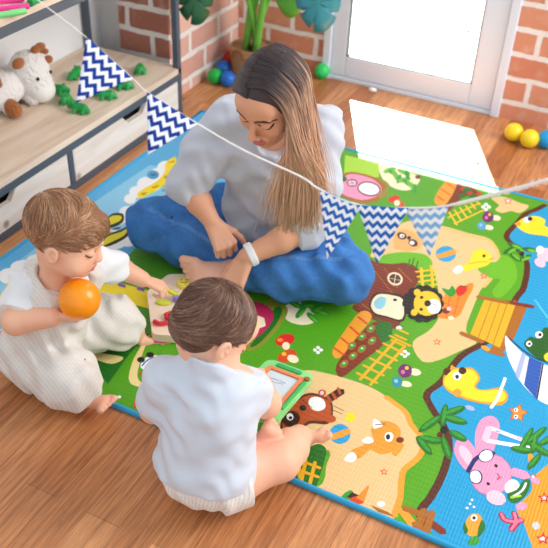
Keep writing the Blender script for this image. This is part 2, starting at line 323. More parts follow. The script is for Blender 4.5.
PRINT = [
('sky',1,'470,12 398,182 356,350 323,504 320,593 327,733 451,1388 309,1498 12,1498 12,12'),
('skypale',2,'224,12 253,302 259,694 166,1048 70,1033 50,712 60,315 58,40 106,12'),
('green2',2,'527,68 601,51 580,183 689,345 632,674 333,639 331,503 366,313 401,115'),
('lime',1,'701,1312 814,1362 778,1466 644,1457'),
('cream',2,'780,1447 792,1419 808,1390 824,1367 838,1351 854,1338 870,1328 885,1323 900,1321 915,1322 928,1328 938,1339 944,1359 948,1387 947,1415 941,1436 927,1449 908,1456 885,1461 863,1465 839,1470 813,1474 790,1473 778,1466'),
('cream',1,'845,527 855,514 868,503 880,496 893,494 907,495 921,499 931,505 939,513 945,523 947,534 943,545 930,558 911,572 890,584 873,588 861,582 850,569 843,553 841,539'),
('sand',1,'973,894 988,900 1005,911 1021,919 1036,923 1051,926 1066,928 1082,930 1098,935 1115,943 1133,945 1151,933 1172,900 1195,852 1217,801 1232,759 1240,729 1243,705 1242,684 1240,663 1234,641 1225,619 1216,599 1213,581 1218,564 1229,548 1241,534 1252,525 1260,520 1267,520 1275,523 1284,530 1295,543 1308,561 1321,582 1332,601 1343,620 1355,639 1364,656 1367,671 1361,678 1349,680 1335,685 1325,700 1319,732 1316,776 1314,820 1312,856 1311,879 1311,895 1312,909 1314,923 1317,939 1321,954 1325,970 1328,987 1329,1007 1328,1028 1327,1049 1325,1068 1322,1083 1319,1096 1314,1107 1308,1120 1300,1135 1289,1152 1278,1167 1264,1177 1248,1181 1230,1180 1211,1178 1192,1176 1173,1176 1153,1177 1132,1177 1109,1175 1081,1172 1050,1168 1021,1160 999,1146 986,1124 980,1095 976,1063 973,1031 968,996 963,957 960,922 963,899'),
('sand',1,'991,305 989,276 992,244 997,214 1006,184 1018,153 1033,126 1050,108 1072,102 1098,106 1123,113 1143,117 1155,119 1163,121 1168,122 1173,119 1177,112 1179,101 1180,89 1182,77 1186,65 1191,53 1194,40 1195,26 1187,12 1369,12 1368,16 1366,35 1365,49 1363,61 1361,73 1358,84 1356,93 1353,101 1350,110 1347,120 1344,130 1342,140 1342,151 1345,163 1350,175 1355,187 1358,200 1360,213 1360,227 1359,241 1355,254 1346,265 1334,276 1322,286 1311,295 1304,304 1298,311 1292,319 1285,325 1276,330 1266,335 1254,339 1241,344 1227,350 1212,356 1195,361 1175,364 1150,365 1122,364 1093,362 1068,358 1046,354 1026,350 1009,342 997,328'),
('sand',1,'1205,1421 1216,1413 1228,1405 1236,1397 1237,1387 1234,1376 1232,1366 1232,1359 1237,1355 1245,1352 1254,1352 1261,1354 1266,1359 1271,1366 1276,1374 1281,1380 1288,1381 1296,1379 1304,1379 1311,1383 1317,1395 1323,1413 1327,1431 1327,1443 1323,1448 1316,1448 1307,1447 1296,1447 1283,1451 1269,1456 1253,1460 1240,1460 1227,1455 1214,1447 1204,1438 1200,1429'),
('white',3,'151,826 143,833 134,836 126,836 120,832 117,826 116,817 119,808 124,798 131,790 140,784 148,781 156,781 162,784 165,790 166,799 163,808 158,818'),
('white',4,'150,881 139,888 128,892 118,892 110,887 105,878 103,868 106,855 113,844 122,833 132,826 143,823 153,823 161,828 166,836 167,846 165,858 159,870'),
('white',5,'148,944 135,953 122,958 111,958 101,953 96,943 95,930 98,915 106,901 116,888 129,880 142,875 153,875 162,881 168,890 169,903 166,917 159,932'),
('white',6,'155,1015 141,1026 126,1032 112,1032 102,1026 96,1014 95,999 99,982 108,965 120,950 134,940 149,934 162,934 172,940 178,951 179,966 176,983 167,1000'),
('white',7,'147,1074 134,1084 121,1089 108,1089 99,1083 93,1073 92,1059 96,1043 103,1028 114,1015 127,1005 140,1000 152,1000 162,1006 167,1016 169,1029 166,1045 158,1060'),
('white',6,'185,919 172,928 158,932 146,931 135,925 129,915 127,902 130,887 137,873 148,861 160,852 174,849 186,850 196,855 202,865 204,878 202,892 195,907'),
('white',3,'198,762 188,769 176,772 165,771 157,766 151,757 149,747 151,735 157,724 165,715 176,708 187,705 198,707 206,712 212,720 214,730 212,742 207,753'),
('white',4,'194,711 184,718 173,721 162,719 153,714 148,706 146,696 148,684 153,674 162,665 172,659 184,656 194,657 202,662 208,670 210,680 208,691 203,702'),
('white',3,'119,364 105,370 90,372 75,369 63,362 54,351 51,339 53,326 60,315 71,305 85,300 100,298 115,301 127,308 135,318 139,330 137,343 130,355'),
('white',4,'106,311 92,317 79,319 66,317 55,311 49,302 47,291 49,279 57,268 67,258 80,253 94,250 106,252 117,258 123,267 126,278 123,290 116,301'),
('white',4,'131,405 117,412 103,415 90,413 79,407 72,397 70,385 73,373 80,361 91,351 104,345 118,342 131,344 142,350 149,359 151,371 148,384 141,396'),
('white',3,'261,619 244,629 225,633 207,630 192,621 182,608 178,591 180,573 189,556 203,543 220,534 238,531 256,533 270,541 280,554 285,571 283,588 274,605'),
('white',4,'292,630 281,637 269,641 257,639 248,634 242,625 240,614 242,602 248,590 257,580 268,573 280,570 291,572 300,577 306,585 309,596 307,609 301,620'),
('white',3,'350,12 369,75 238,151 133,35 144,12'),
('dgreen',3,'513,102 596,56 578,178 581,266 401,156'),
('brown2',3,'741,1183 768,1174 796,1170 819,1171 836,1179 851,1192 862,1209 871,1224 877,1238 880,1253 881,1267 879,1281 875,1294 868,1306 860,1317 850,1327 839,1337 826,1346 812,1354 796,1359 776,1361 753,1361 732,1358 715,1353 705,1346 698,1337 695,1325 695,1308 696,1283 700,1251 707,1220 720,1197'),
('brown',1,'1062,1249 1074,1240 1086,1241 1095,1251 1100,1274 1104,1310 1107,1347 1112,1378 1122,1399 1135,1414 1146,1427 1151,1439 1148,1450 1139,1459 1126,1467 1113,1472 1097,1479 1077,1487 1059,1488 1047,1473 1043,1432 1044,1373 1048,1313 1054,1270'),
('olive',2,'844,334 852,341 860,353 866,369 869,389 871,415 872,442 871,466 870,487 868,507 864,525 859,539 851,548 840,553 829,555 819,557 810,560 801,564 793,563 790,552 792,525 798,488 805,447 812,414 818,387 824,364 830,345 836,335'),
('sanddark',2,'1111,1165 1115,1161 1130,1160 1151,1160 1175,1160 1196,1161 1216,1162 1235,1164 1251,1165 1265,1162 1276,1154 1286,1143 1294,1129 1301,1116 1307,1104 1311,1093 1315,1080 1318,1065 1320,1047 1321,1026 1321,1005 1321,985 1319,966 1316,947 1313,930 1312,919 1315,914 1320,917 1322,929 1325,946 1328,965 1329,985 1330,1005 1330,1027 1329,1048 1326,1067 1324,1082 1320,1095 1315,1108 1309,1120 1302,1134 1293,1148 1282,1161 1269,1170 1252,1174 1234,1173 1215,1171 1196,1169 1175,1169 1151,1169 1130,1169 1115,1169'),
('amber',2,'1218,352 1221,343 1232,340 1248,334 1264,328 1277,321 1285,315 1290,307 1296,298 1304,288 1316,278 1329,269 1341,260 1349,251 1352,240 1353,228 1353,214 1351,201 1348,189 1343,177 1338,165 1335,152 1335,139 1338,128 1340,118 1343,108 1346,99 1349,90 1352,81 1354,72 1356,59 1357,44 1358,30 1359,20 1366,15 1373,22 1372,31 1371,45 1370,61 1368,74 1365,85 1362,94 1359,103 1357,112 1354,122 1351,131 1349,141 1349,150 1351,160 1356,172 1361,185 1365,199 1367,213 1367,228 1366,243 1361,257 1351,270 1338,280 1324,290 1314,298 1307,306 1302,315 1295,324 1285,333 1270,340 1253,347 1236,353 1225,357'),
('water',3,'2050,1498 1406,1498 1356,1437 1330,1387 1316,1308 1305,1234 1316,1201 1350,1169 1399,1104 1420,977 1412,902 1413,749 1384,671 1343,585 1329,473 1310,410 1336,369 1389,315 1414,258 1423,185 1420,108 1412,58 1440,27 1459,12 1956,12 2050,121'),
('lime2',3,'1005,869 1019,875 1036,884 1052,889 1068,889 1085,887 1101,887 1115,890 1127,900 1138,914 1145,929 1148,943 1145,957 1137,971 1125,983 1113,990 1098,991 1081,986 1064,979 1048,971 1034,962 1020,950 1008,938 999,925 993,910 990,893 991,878 995,869'),
('dgreen',2,'1130,23 1134,13 1134,12 1186,12 1185,17 1184,27 1182,40 1179,56 1176,72 1173,86 1170,98 1168,108 1165,117 1161,123 1156,128 1150,130 1144,131 1138,128 1132,122 1126,113 1121,102 1118,90 1118,77 1120,62 1124,47 1127,34'),
('yellow',8,'117,1060 126,1047 136,1033 143,1018 148,1001 151,984 153,965 154,945 151,922 146,896 142,872 142,853 149,840 160,831 172,827 181,831 185,846 187,870 187,896 188,918 190,933 193,945 195,956 195,969 192,984 188,1000 182,1017 173,1036 160,1061 145,1091 129,1116 118,1130 112,1127 109,1111 109,1092 111,1074'),
('cyan',9,'179,1030 184,1011 191,989 195,969 196,954 196,941 194,928 192,912 188,891 181,868 176,845 175,828 180,816 189,808 199,806 207,810 213,824 219,846 224,871 227,895 230,917 232,939 233,961 229,980 219,1000 203,1019 188,1034 179,1039'),
('pink',10,'226,968 226,946 228,919 227,895 222,872 216,848 211,826 210,812 217,805 228,804 241,809 251,821 260,843 269,874 275,905 276,931 268,951 254,968 239,979 229,980'),
('skyblue2',9,'130,998 121,1005 113,1008 105,1007 98,1004 95,997 94,988 96,979 101,969 108,961 116,955 125,952 132,952 139,956 142,962 143,971 141,980 137,990'),
('yellow',5,'179,60 183,149 136,236 100,264 125,198 97,111'),
('cyan',6,'225,86 214,137 159,197 173,144 156,48'),
('pink',7,'255,29 268,91 237,112 219,55'),
('ink',5,'157,635 164,627 172,622 179,622 187,630 195,644 201,661 203,675 200,688 192,702 183,713 175,720 167,721 157,718 149,712 144,703 143,691 144,674 147,658 151,645'),
('ink',6,'212,534 216,529 221,526 226,527 232,531 238,539 245,549 250,560 255,574 259,590 262,608 262,623 257,638 248,654 239,666 232,672 228,670 226,661 224,650 221,639 216,629 210,619 205,608 202,596 201,582 203,567 205,553 208,542'),
('peach',4,'465,103 474,106 487,109 500,112 515,114 533,115 550,117 562,121 570,129 575,140 576,151 571,156 557,154 537,148 515,141 497,133 484,125 472,117 464,109 461,104'),
('peach',4,'582,262 582,255 583,243 585,231 587,217 590,201 594,184 598,167 604,150 611,133 618,118 625,105 631,96 636,91 641,87 646,84 652,83 660,83 666,84 672,86 677,89 682,93 685,98 685,101 680,102 672,102 663,102 655,105 649,110 644,115 639,123 633,134 626,149 618,168 610,187 603,205 597,223 591,240 586,255 583,263'),
('yellow',3,'343,321 429,344 522,355 477,423 394,414 320,400 306,343'),
('white',5,'652,203 644,204 636,200 629,193 625,184 623,173 624,162 628,152 634,145 642,142 650,141 658,145 664,152 668,161 670,172 669,182 665,192 659,199'),
('rose',5,'619,265 614,268 609,270 604,269 600,267 597,263 596,259 597,253 599,248 603,244 608,241 613,240 618,240 622,243 624,246 625,251 625,256 622,261'),
('amber',6,'646,281 641,284 636,285 630,284 625,281 622,277 620,272 620,266 622,261 626,257 631,254 637,253 642,254 647,257 651,261 652,266 652,271 650,277'),
('rose',7,'635,259 631,260 627,259 624,256 623,252 624,248 628,246 632,245 636,246 638,248 639,252 638,256'),
('redorange',3,'708,61 703,64 697,66 692,65 687,62 684,58 683,53 684,48 686,43 690,38 696,35 701,34 706,35 711,37 714,41 715,46 714,51 712,57'),
('white',1,'649,37 646,37 644,37 642,35 641,32 642,30 644,28 647,28 650,28 651,30 652,32 651,35'),
('ink',4,'541,259 541,257 559,239 561,239 561,241 543,259'),
('ink',5,'550,264 550,262 569,245 571,245 571,247 552,264'),
('white',6,'545,262 545,260 564,242 566,242 566,244 547,262'),
('pink',4,'743,1195 768,1189 794,1188 815,1191 830,1201 842,1218 851,1236 856,1253 857,1267 855,1282 850,1295 843,1307 834,1318 823,1328 809,1337 795,1343 778,1346 758,1347 739,1345 724,1341 714,1334 708,1325 705,1312 704,1297 705,1276 707,1250 713,1225 724,1206'),
('olive',5,'806,1362 808,1354 818,1349 833,1342 847,1333 856,1322 860,1304 861,1278 860,1253 860,1236 867,1230 874,1236 874,1253 875,1278 874,1305 868,1328 856,1344 840,1354 824,1361 814,1366'),
('dgreen',5,'713,1307 705,1311 698,1310 693,1304 692,1294 694,1283 700,1275 708,1270 715,1271 720,1277 721,1287 719,1298'),
('leaf',3,'839,1468 834,1467 828,1463 822,1455 817,1445 813,1434 811,1423 812,1414 814,1407 818,1404 823,1405 828,1409 834,1416 839,1426 843,1437 845,1448 845,1458 843,1464'),
('leaf2',4,'863,1417 860,1422 854,1428 847,1433 840,1436 834,1437 829,1437 826,1434 825,1430 827,1425 831,1419 836,1413 843,1409 850,1406 856,1404 861,1405 864,1408 865,1412'),
('leaf',5,'887,1378 884,1387 878,1399 870,1412 861,1424 852,1434 844,1441 839,1443 836,1441 836,1434 840,1424 846,1412 854,1400 863,1388 872,1378 879,1372 885,1370 888,1372'),
('leaf2',6,'887,1359 888,1364 888,1373 887,1384 885,1396 882,1407 879,1417 875,1423 872,1426 870,1424 869,1418 869,1409 870,1398 872,1386 875,1375 879,1366 882,1359 885,1357'),
('leaf',7,'911,1418 906,1419 899,1417 893,1412 886,1405 881,1397 878,1388 877,1380 878,1373 882,1369 887,1368 894,1370 900,1375 907,1382 912,1390 915,1399 916,1407 915,1414'),
('leaf2',8,'931,1370 928,1376 923,1382 917,1389 910,1394 903,1397 898,1398 895,1397 893,1393 895,1388 898,1382 903,1375 909,1369 916,1364 922,1361 927,1360 931,1361 932,1365'),
('leaf',9,'960,1355 956,1363 949,1371 940,1380 931,1387 922,1392 915,1393 910,1392 908,1388 910,1382 914,1373 921,1365 930,1356 939,1350 948,1345 955,1343 960,1344 962,1348'),
('leaf2',10,'964,1325 964,1331 962,1341 959,1352 955,1363 951,1373 946,1381 943,1386 940,1387 938,1383 938,1377 940,1367 943,1356 947,1345 951,1335 956,1327 960,1322 962,1322'),
('leaf',6,'901,1450 895,1456 888,1461 879,1464 869,1466 861,1465 855,1463 851,1458 850,1452 853,1446 859,1440 867,1435 876,1431 885,1429 893,1430 899,1433 903,1437 903,1443'),
('leaf2',8,'911,1408 909,1416 906,1425 901,1436 895,1446 889,1454 884,1460 879,1463 877,1462 877,1457 878,1450 882,1440 887,1430 893,1420 898,1411 904,1405 908,1403 910,1404'),
('brown',3,'939,1451 933,1454 928,1453 924,1448 922,1441 923,1434 927,1427 932,1424 937,1425 941,1430 943,1437 942,1444'),
('red',1,'920,1279 914,1281 908,1281 903,1276 898,1270 895,1261 893,1251 894,1242 897,1234 901,1229 907,1227 913,1228 918,1232 923,1238 926,1247 928,1256 927,1266 924,1273'),
('redorange',2,'955,1238 951,1244 946,1249 940,1252 933,1253 928,1251 924,1248 922,1242 922,1236 924,1229 928,1223 934,1218 940,1215 946,1215 951,1216 955,1220 957,1225 957,1231'),
('amber',2,'1041,1299 1054,1287 1066,1285 1074,1296 1077,1328 1077,1378 1074,1428 1069,1462 1060,1477 1048,1481 1037,1476 1029,1462 1026,1433 1025,1391 1028,1348 1032,1317'),
('white',2,'1200,1386 1197,1389 1193,1388 1191,1385 1189,1380 1190,1375 1192,1370 1195,1368 1199,1368 1201,1371 1203,1376 1202,1382'),
('white',3,'1213,1375 1210,1378 1207,1378 1204,1374 1203,1369 1203,1364 1206,1359 1209,1357 1212,1357 1215,1360 1216,1365 1215,1371'),
('white',4,'1208,1354 1205,1357 1202,1357 1199,1353 1198,1349 1199,1343 1201,1339 1204,1336 1207,1336 1210,1340 1211,1344 1211,1350'),
('white',5,'1195,1365 1192,1368 1189,1367 1186,1364 1185,1359 1186,1354 1188,1349 1191,1347 1194,1347 1197,1350 1198,1355 1197,1361'),
('white',2,'1210,539 1208,541 1205,540 1203,538 1202,535 1203,532 1204,529 1207,528 1210,528 1212,530 1213,533 1212,537'),
('white',3,'1221,534 1218,535 1216,535 1214,533 1213,529 1213,526 1215,523 1217,522 1220,523 1222,525 1223,528 1222,531'),
('white',4,'1217,521 1215,522 1212,521 1210,519 1209,516 1209,513 1211,510 1214,509 1216,510 1218,512 1219,515 1219,518'),
('white',5,'1207,526 1204,527 1202,527 1200,525 1199,522 1199,518 1201,516 1203,514 1206,515 1208,517 1209,520 1208,523'),
('white',1,'1001,441 998,442 996,442 994,440 993,437 994,434 996,431 998,430 1001,430 1003,432 1004,435 1003,439'),
('white',2,'1012,436 1010,437 1007,437 1005,435 1004,432 1005,428 1007,426 1009,425 1012,425 1014,427 1015,430 1014,434'),
('white',1,'1009,423 1007,424 1004,424 1002,422 1001,419 1002,415 1004,413 1007,412 1009,412 1011,414 1012,417 1011,421'),
('white',2,'998,428 996,429 993,429 991,427 990,424 991,421 993,418 996,417 998,417 1000,419 1001,423 1000,426'),
('dgreen',3,'841,350 845,352 850,360 853,371 856,388 858,412 859,436 859,459 857,480 854,501 850,519 845,531 839,538 832,541 826,538 823,529 824,510 828,482 833,453 836,427 837,405 837,383 837,365 838,354'),
('leaf2',3,'888,571 883,576 876,580 868,584 859,587 851,587 845,586 841,584 840,580 842,575 846,570 853,565 862,562 870,559 878,559 885,560 889,562 890,566'),
('leaf2',4,'893,580 890,576 887,569 886,559 886,548 886,537 888,528 891,521 894,518 897,518 900,522 902,529 904,539 904,550 903,561 902,570 899,577 896,581'),
('leaf2',2,'958,534 954,540 948,545 940,551 932,555 924,558 917,558 913,557 911,553 912,549 916,543 923,537 931,532 939,528 947,525 953,525 958,526 959,529'),
('leaf2',2,'967,581 963,585 956,588 948,590 940,590 932,589 927,586 923,583 923,578 925,574 930,570 937,567 945,565 953,565 960,566 966,569 969,573 970,577'),
('leaf2',3,'935,616 931,614 927,609 922,601 919,592 917,583 916,574 917,567 920,563 923,561 927,563 932,568 936,576 939,584 941,594 942,603 941,610 939,615'),
('leaf2',5,'915,601 910,603 904,603 897,601 890,597 884,592 880,586 878,581 879,576 882,572 887,570 894,571 901,573 908,577 914,582 918,587 919,593 919,598'),
('brown3',4,'1377,1484 1366,1481 1363,1474 1358,1464 1353,1452 1348,1441 1342,1430 1335,1419 1328,1406 1321,1390 1317,1371 1313,1350 1310,1329 1307,1309 1304,1290 1300,1270 1297,1251 1296,1234 1297,1222 1299,1212 1303,1204 1309,1195 1316,1187 1325,1180 1334,1173 1344,1163 1355,1150 1368,1137 1381,1121 1391,1101 1398,1073 1404,1040 1408,1006 1411,977 1411,957 1408,943 1405,926 1403,902 1403,867 1405,825 1406,784 1404,750 1399,727 1393,709 1385,693 1376,675 1366,655 1355,634 1343,612 1334,587 1329,559 1326,528 1323,499 1320,475 1315,456 1309,440 1303,425 1301,410 1304,395 1311,384 1320,374 1329,363 1342,350 1356,336 1371,323 1382,310 1390,297 1396,284 1401,271 1405,256 1409,239 1411,222 1413,203 1414,185 1414,165 1414,145 1412,126 1411,109 1409,95 1405,82 1403,69 1403,56 1410,43 1419,33 1428,25 1434,20 1445,22 1446,34 1440,39 1432,46 1424,53 1421,60 1421,68 1423,78 1426,91 1429,107 1430,125 1432,145 1432,165 1432,185 1431,205 1429,224 1427,243 1423,260 1418,276 1413,291 1405,306 1396,320 1384,335 1369,350 1354,363 1343,375 1333,386 1326,394 1321,402 1319,410 1320,421 1325,434 1332,450 1338,471 1341,497 1344,527 1347,556 1352,583 1360,605 1371,626 1382,646 1392,667 1401,685 1409,702 1417,722 1422,748 1424,784 1423,826 1421,868 1421,902 1423,924 1426,939 1429,956 1429,977 1426,1008 1422,1042 1416,1077 1407,1107 1396,1130 1382,1148 1368,1163 1356,1175 1346,1186 1336,1194 1329,1200 1323,1207 1319,1213 1316,1218 1315,1224 1314,1234 1315,1248 1318,1267 1321,1287 1325,1307 1328,1327 1331,1348 1334,1367 1339,1384 1344,1398 1351,1410 1358,1421 1364,1433 1370,1445 1375,1456 1379,1466 1382,1473'),
('water2',4,'1461,932 1460,928 1511,864 1516,864 1517,868 1466,932'),
('seasand',4,'1660,427 1642,419 1635,391 1633,355 1629,327 1622,309 1616,294 1611,281 1608,269 1608,258 1610,249 1613,239 1613,228 1609,214 1603,198 1597,182 1595,169 1598,159 1604,151 1612,144 1619,135 1625,124 1632,112 1639,100 1647,87 1653,67 1659,41 1668,25 1686,31 1724,71 1777,134 1822,205 1840,265 1815,317 1762,367 1702,407'),
('lime2',5,'1285,985 1296,979 1309,974 1320,971 1329,972 1338,977 1345,979 1349,976 1349,963 1346,943 1343,922 1343,906 1347,896 1353,889 1360,885 1366,886 1371,891 1376,901 1380,914 1384,929 1387,947 1390,968 1392,990 1391,1011 1387,1032 1380,1054 1372,1074 1363,1089 1353,1100 1342,1107 1331,1111 1323,1110 1319,1102 1318,1088 1317,1074 1314,1062 1307,1056 1297,1053 1288,1049 1281,1043 1277,1032 1274,1018 1274,1004 1277,993'),
('yellow',6,'1219,965 1224,960 1230,957 1237,959 1245,966 1255,978 1265,991 1274,1003 1282,1013 1289,1021 1294,1030 1298,1040 1299,1051 1299,1064 1296,1076 1292,1086 1285,1095 1275,1102 1265,1108 1257,1109 1250,1106 1245,1100 1240,1090 1237,1079 1237,1064 1239,1047 1240,1029 1240,1013 1235,1000 1228,989 1221,979 1218,971'),
('white',7,'1212,949 1217,944 1223,941 1227,941 1231,945 1234,953 1236,962 1237,970 1235,977 1230,985 1225,990 1221,991 1217,985 1213,975 1211,964 1210,955'),
('brown',4,'941,862 962,835 986,806 1004,781 1014,760 1021,742 1025,724 1027,706 1024,687 1016,668 1011,650 1013,636 1027,627 1049,622 1073,618 1094,615 1111,611 1128,606 1142,604 1152,608 1157,618 1157,634 1155,652 1152,673 1147,697 1141,724 1134,752 1130,775 1130,793 1134,806 1137,819 1138,834 1136,852 1132,872 1127,890 1120,904 1110,913 1098,918 1085,919 1073,919 1064,915 1056,908 1047,900 1038,893 1027,888 1016,884 1004,880 991,878 974,880 954,884 937,886 931,880'),
('orange',6,'1212,755 1216,741 1221,729 1227,720 1235,716 1244,715 1253,716 1262,719 1270,723 1278,729 1285,738 1290,750 1292,768 1291,789 1290,812 1289,833 1289,851 1290,869 1290,884 1289,897 1287,907 1285,914 1282,919 1279,920 1275,917 1270,910 1266,902 1262,894 1260,887 1260,879 1260,871 1257,863 1251,855 1242,846 1233,837 1227,830 1225,825 1226,822 1227,819 1227,813 1223,804 1218,792 1213,780 1211,768'),
('tan',4,'1020,978 1034,975 1047,975 1059,978 1068,986 1076,998 1082,1011 1085,1024 1084,1036 1080,1049 1074,1061 1066,1071 1055,1080 1042,1088 1028,1094 1017,1096 1008,1094 999,1088 993,1079 990,1067 991,1049 995,1026 1001,1003 1009,987'),
('tan',5,'1029,1001 1023,1005 1016,1004 1012,998 1010,990 1011,982 1015,975 1022,971 1028,972 1032,978 1034,986 1033,994'),
('cyan2',2,'1187,203 1180,210 1171,213 1163,213 1155,209 1149,201 1146,191 1146,180 1149,170 1155,161 1163,154 1171,151 1180,151 1187,155 1193,163 1196,172 1196,183 1193,194'),
('cyan2',4,'1187,1055 1178,1065 1168,1071 1157,1071 1148,1065 1140,1055 1136,1041 1135,1026 1138,1011 1145,997 1153,988 1164,983 1174,983 1183,988 1191,998 1195,1011 1196,1026 1193,1042'),
('lemon',2,'1160,237 1162,233 1164,229 1167,227 1170,226 1174,227 1178,228 1181,231 1183,235 1184,241 1185,246 1184,251 1181,255 1176,258 1170,260 1166,260 1163,257 1161,252 1159,246 1159,241'),
('brown',2,'1124,245 1125,244 1150,243 1151,244 1150,245 1125,246'),
('brown',2,'1121,259 1122,258 1150,254 1151,255 1150,256 1122,260'),
('brown',5,'1083,367 1089,361 1095,360 1101,364 1106,377 1111,396 1117,418 1122,440 1128,461 1135,483 1142,504 1146,525 1149,546 1151,567 1150,586 1146,600 1135,610 1119,616 1103,616 1090,608 1082,587 1078,556 1075,522 1072,493 1070,469 1068,447 1068,427 1068,410 1069,397 1071,387 1074,379 1078,373'),
('dgreen',6,'1105,582 1114,567 1124,554 1132,545 1139,543 1147,545 1153,550 1156,558 1155,571 1151,588 1145,605 1140,617 1135,623 1130,627 1124,627 1119,625 1113,621 1107,614 1102,605 1101,595'),
('brown3',3,'1054,117 1063,120 1073,125 1080,132 1085,142 1087,154 1090,167 1095,177 1104,183 1115,187 1126,191 1133,197 1135,206 1134,217 1132,229 1128,239 1124,249 1119,259 1113,267 1105,273 1094,276 1080,278 1067,277 1056,274 1048,269 1042,262 1037,252 1033,241 1029,227 1027,210 1025,192 1026,176 1029,160 1033,143 1039,129 1046,120'),
('ink2',4,'1097,266 1112,271 1128,311 1121,324 1106,319 1090,279'),
('tan2',5,'1220,116 1227,121 1235,129 1241,136 1244,144 1247,154 1249,164 1252,170 1257,172 1264,170 1271,169 1277,169 1283,172 1288,176 1294,182 1299,188 1305,195 1311,204 1316,213 1318,219 1316,223 1310,226 1303,228 1295,228 1285,227 1273,225 1262,223 1253,219 1248,215 1245,210 1243,204 1241,198 1239,192 1236,185 1234,178 1231,172 1227,166 1222,161 1218,155 1215,149 1213,140 1212,129 1213,120 1215,115'),
('leaf2',3,'1264,12 1265,13 1266,21 1266,30 1265,36 1264,39 1261,41 1258,41 1256,40 1254,37 1252,33 1249,29 1248,24 1247,19 1246,13 1246,12'),
('ink2',4,'1279,19 1281,36 1262,37 1257,20'),
('brown2',5,'1332,15 1367,19 1351,25 1310,24'),
('gold2',3,'1128,46 1126,41 1140,16 1146,15 1148,20 1134,45'),
('gold2',3,'1123,64 1127,60 1172,61 1176,65 1172,69 1127,68'),
('gold2',4,'1127,36 1131,32 1179,36 1183,40 1179,44 1131,40'),
('gold2',5,'1133,74 1130,70 1146,12 1155,12 1138,72'),
('gold2',6,'1154,79 1151,75 1167,12 1174,12 1175,14 1159,77'),
('amber',5,'1581,332 1586,317 1591,303 1595,295 1598,298 1601,307 1602,318 1602,326 1598,332 1590,338 1584,342 1580,341'),
('magenta',8,'296,12 303,74 283,81 259,18 279,12'),
('pink',4,'331,12 336,43 319,56 311,12'),
('lemon',6,'159,642 163,637 168,635 172,637 177,645 183,657 188,670 190,681 189,690 186,698 181,704 176,707 170,707 162,704 155,700 151,693 150,683 151,670 153,658 156,648'),
('lemon',7,'214,545 218,540 221,538 225,539 228,544 232,552 235,561 238,572 242,584 246,598 249,611 250,623 248,633 244,643 240,651 236,654 234,652 233,647 232,639 230,631 226,623 220,614 215,604 211,594 210,583 210,571 210,560 212,551'),
('purple',4,'315,386 339,388 332,401 307,398'),
('purple',4,'384,398 407,400 401,413 376,409'),
('purple',4,'442,409 465,411 459,424 434,420'),
('teal',3,'481,507 484,508 494,525 493,528 490,527 480,510'),
('teal',3,'522,496 525,496 540,517 539,520 536,520 521,500'),
('ink',6,'623,178 617,180 612,179 608,175 607,170 609,164 614,160 619,159 624,160 628,164 629,169 627,174'),
('ink',6,'632,206 627,207 621,206 618,202 617,197 619,191 623,187 629,186 634,187 638,191 639,196 637,201'),
('ink',6,'663,196 658,197 655,195 652,192 650,187 650,182 652,176 654,171 658,168 662,166 666,165 670,167 673,170 675,175 675,180 673,186 671,190 667,194'),
('red',4,'720,47 716,50 712,51 707,50 704,48 701,45 700,41 700,36 702,32 706,29 710,26 714,25 718,26 722,28 725,31 726,35 725,40 723,44'),
('redorange',5,'704,41 698,43 693,42 689,38 689,33 692,26 697,21 703,19 708,20 711,24 711,29 709,36'),
('brown',6,'845,1297 834,1310 820,1319 804,1323 790,1320 778,1312 771,1299 768,1282 771,1265 778,1249 790,1236 804,1227 819,1224 833,1227 844,1235 852,1247 855,1263 853,1280'),
('ink',5,'757,1299 751,1305 744,1308 737,1308 731,1305 727,1298 725,1290 725,1281 728,1271 733,1263 739,1257 746,1254 752,1254 758,1258 762,1264 764,1272 764,1281 762,1291'),
('cream',3,'933,1248 927,1253 922,1253 918,1248 917,1239 920,1229 924,1221 930,1216 935,1216 939,1221 940,1230 937,1240'),
('redorange',3,'1031,1348 1031,1344 1062,1325 1066,1327 1066,1331 1035,1350'),
('redorange',3,'1028,1401 1029,1397 1069,1374 1072,1376 1071,1380 1031,1403'),
('redorange',3,'1034,1452 1034,1449 1071,1423 1075,1424 1075,1427 1038,1453'),
('dgreen',2,'1128,1441 1124,1448 1117,1454 1110,1457 1103,1459 1096,1457 1091,1454 1088,1448 1087,1441 1090,1434 1094,1427 1100,1422 1107,1418 1115,1417 1121,1418 1126,1422 1129,1427 1130,1434'),
('dgreen',3,'1160,1414 1156,1421 1150,1426 1143,1430 1136,1431 1129,1430 1124,1426 1121,1421 1121,1414 1123,1407 1127,1400 1133,1395 1140,1391 1147,1390 1154,1391 1159,1395 1162,1400 1162,1407'),
('dgreen',4,'1117,1404 1111,1406 1104,1404 1099,1399 1096,1392 1096,1384 1100,1379 1106,1376 1112,1378 1118,1383 1121,1391 1120,1398'),
('gold',2,'1098,1270 1097,1266 1144,1202 1149,1202 1150,1206 1103,1270'),
('gold',3,'1110,1293 1109,1289 1150,1233 1155,1233 1156,1237 1115,1293'),
('gold',4,'1122,1316 1121,1312 1157,1265 1162,1265 1163,1269 1127,1316'),
('gold',5,'1135,1339 1134,1335 1163,1297 1168,1297 1169,1301 1140,1339'),
('gold',6,'1147,1362 1146,1358 1169,1330 1174,1330 1175,1334 1152,1362'),
('gold',1,'1159,1386 1158,1382 1176,1363 1181,1363 1182,1367 1164,1386'),
('gold',7,'1107,1227 1111,1229 1178,1376 1176,1380 1172,1378 1105,1231'),
('gold',8,'1136,1202 1140,1204 1203,1339 1201,1343 1197,1341 1134,1206'),
('cream',1,'1270,480 1266,483 1262,485 1257,485 1252,484 1247,481 1244,477 1242,473 1242,468 1244,464 1248,460 1252,458 1257,458 1262,459 1267,462 1270,466 1272,471 1272,475'),
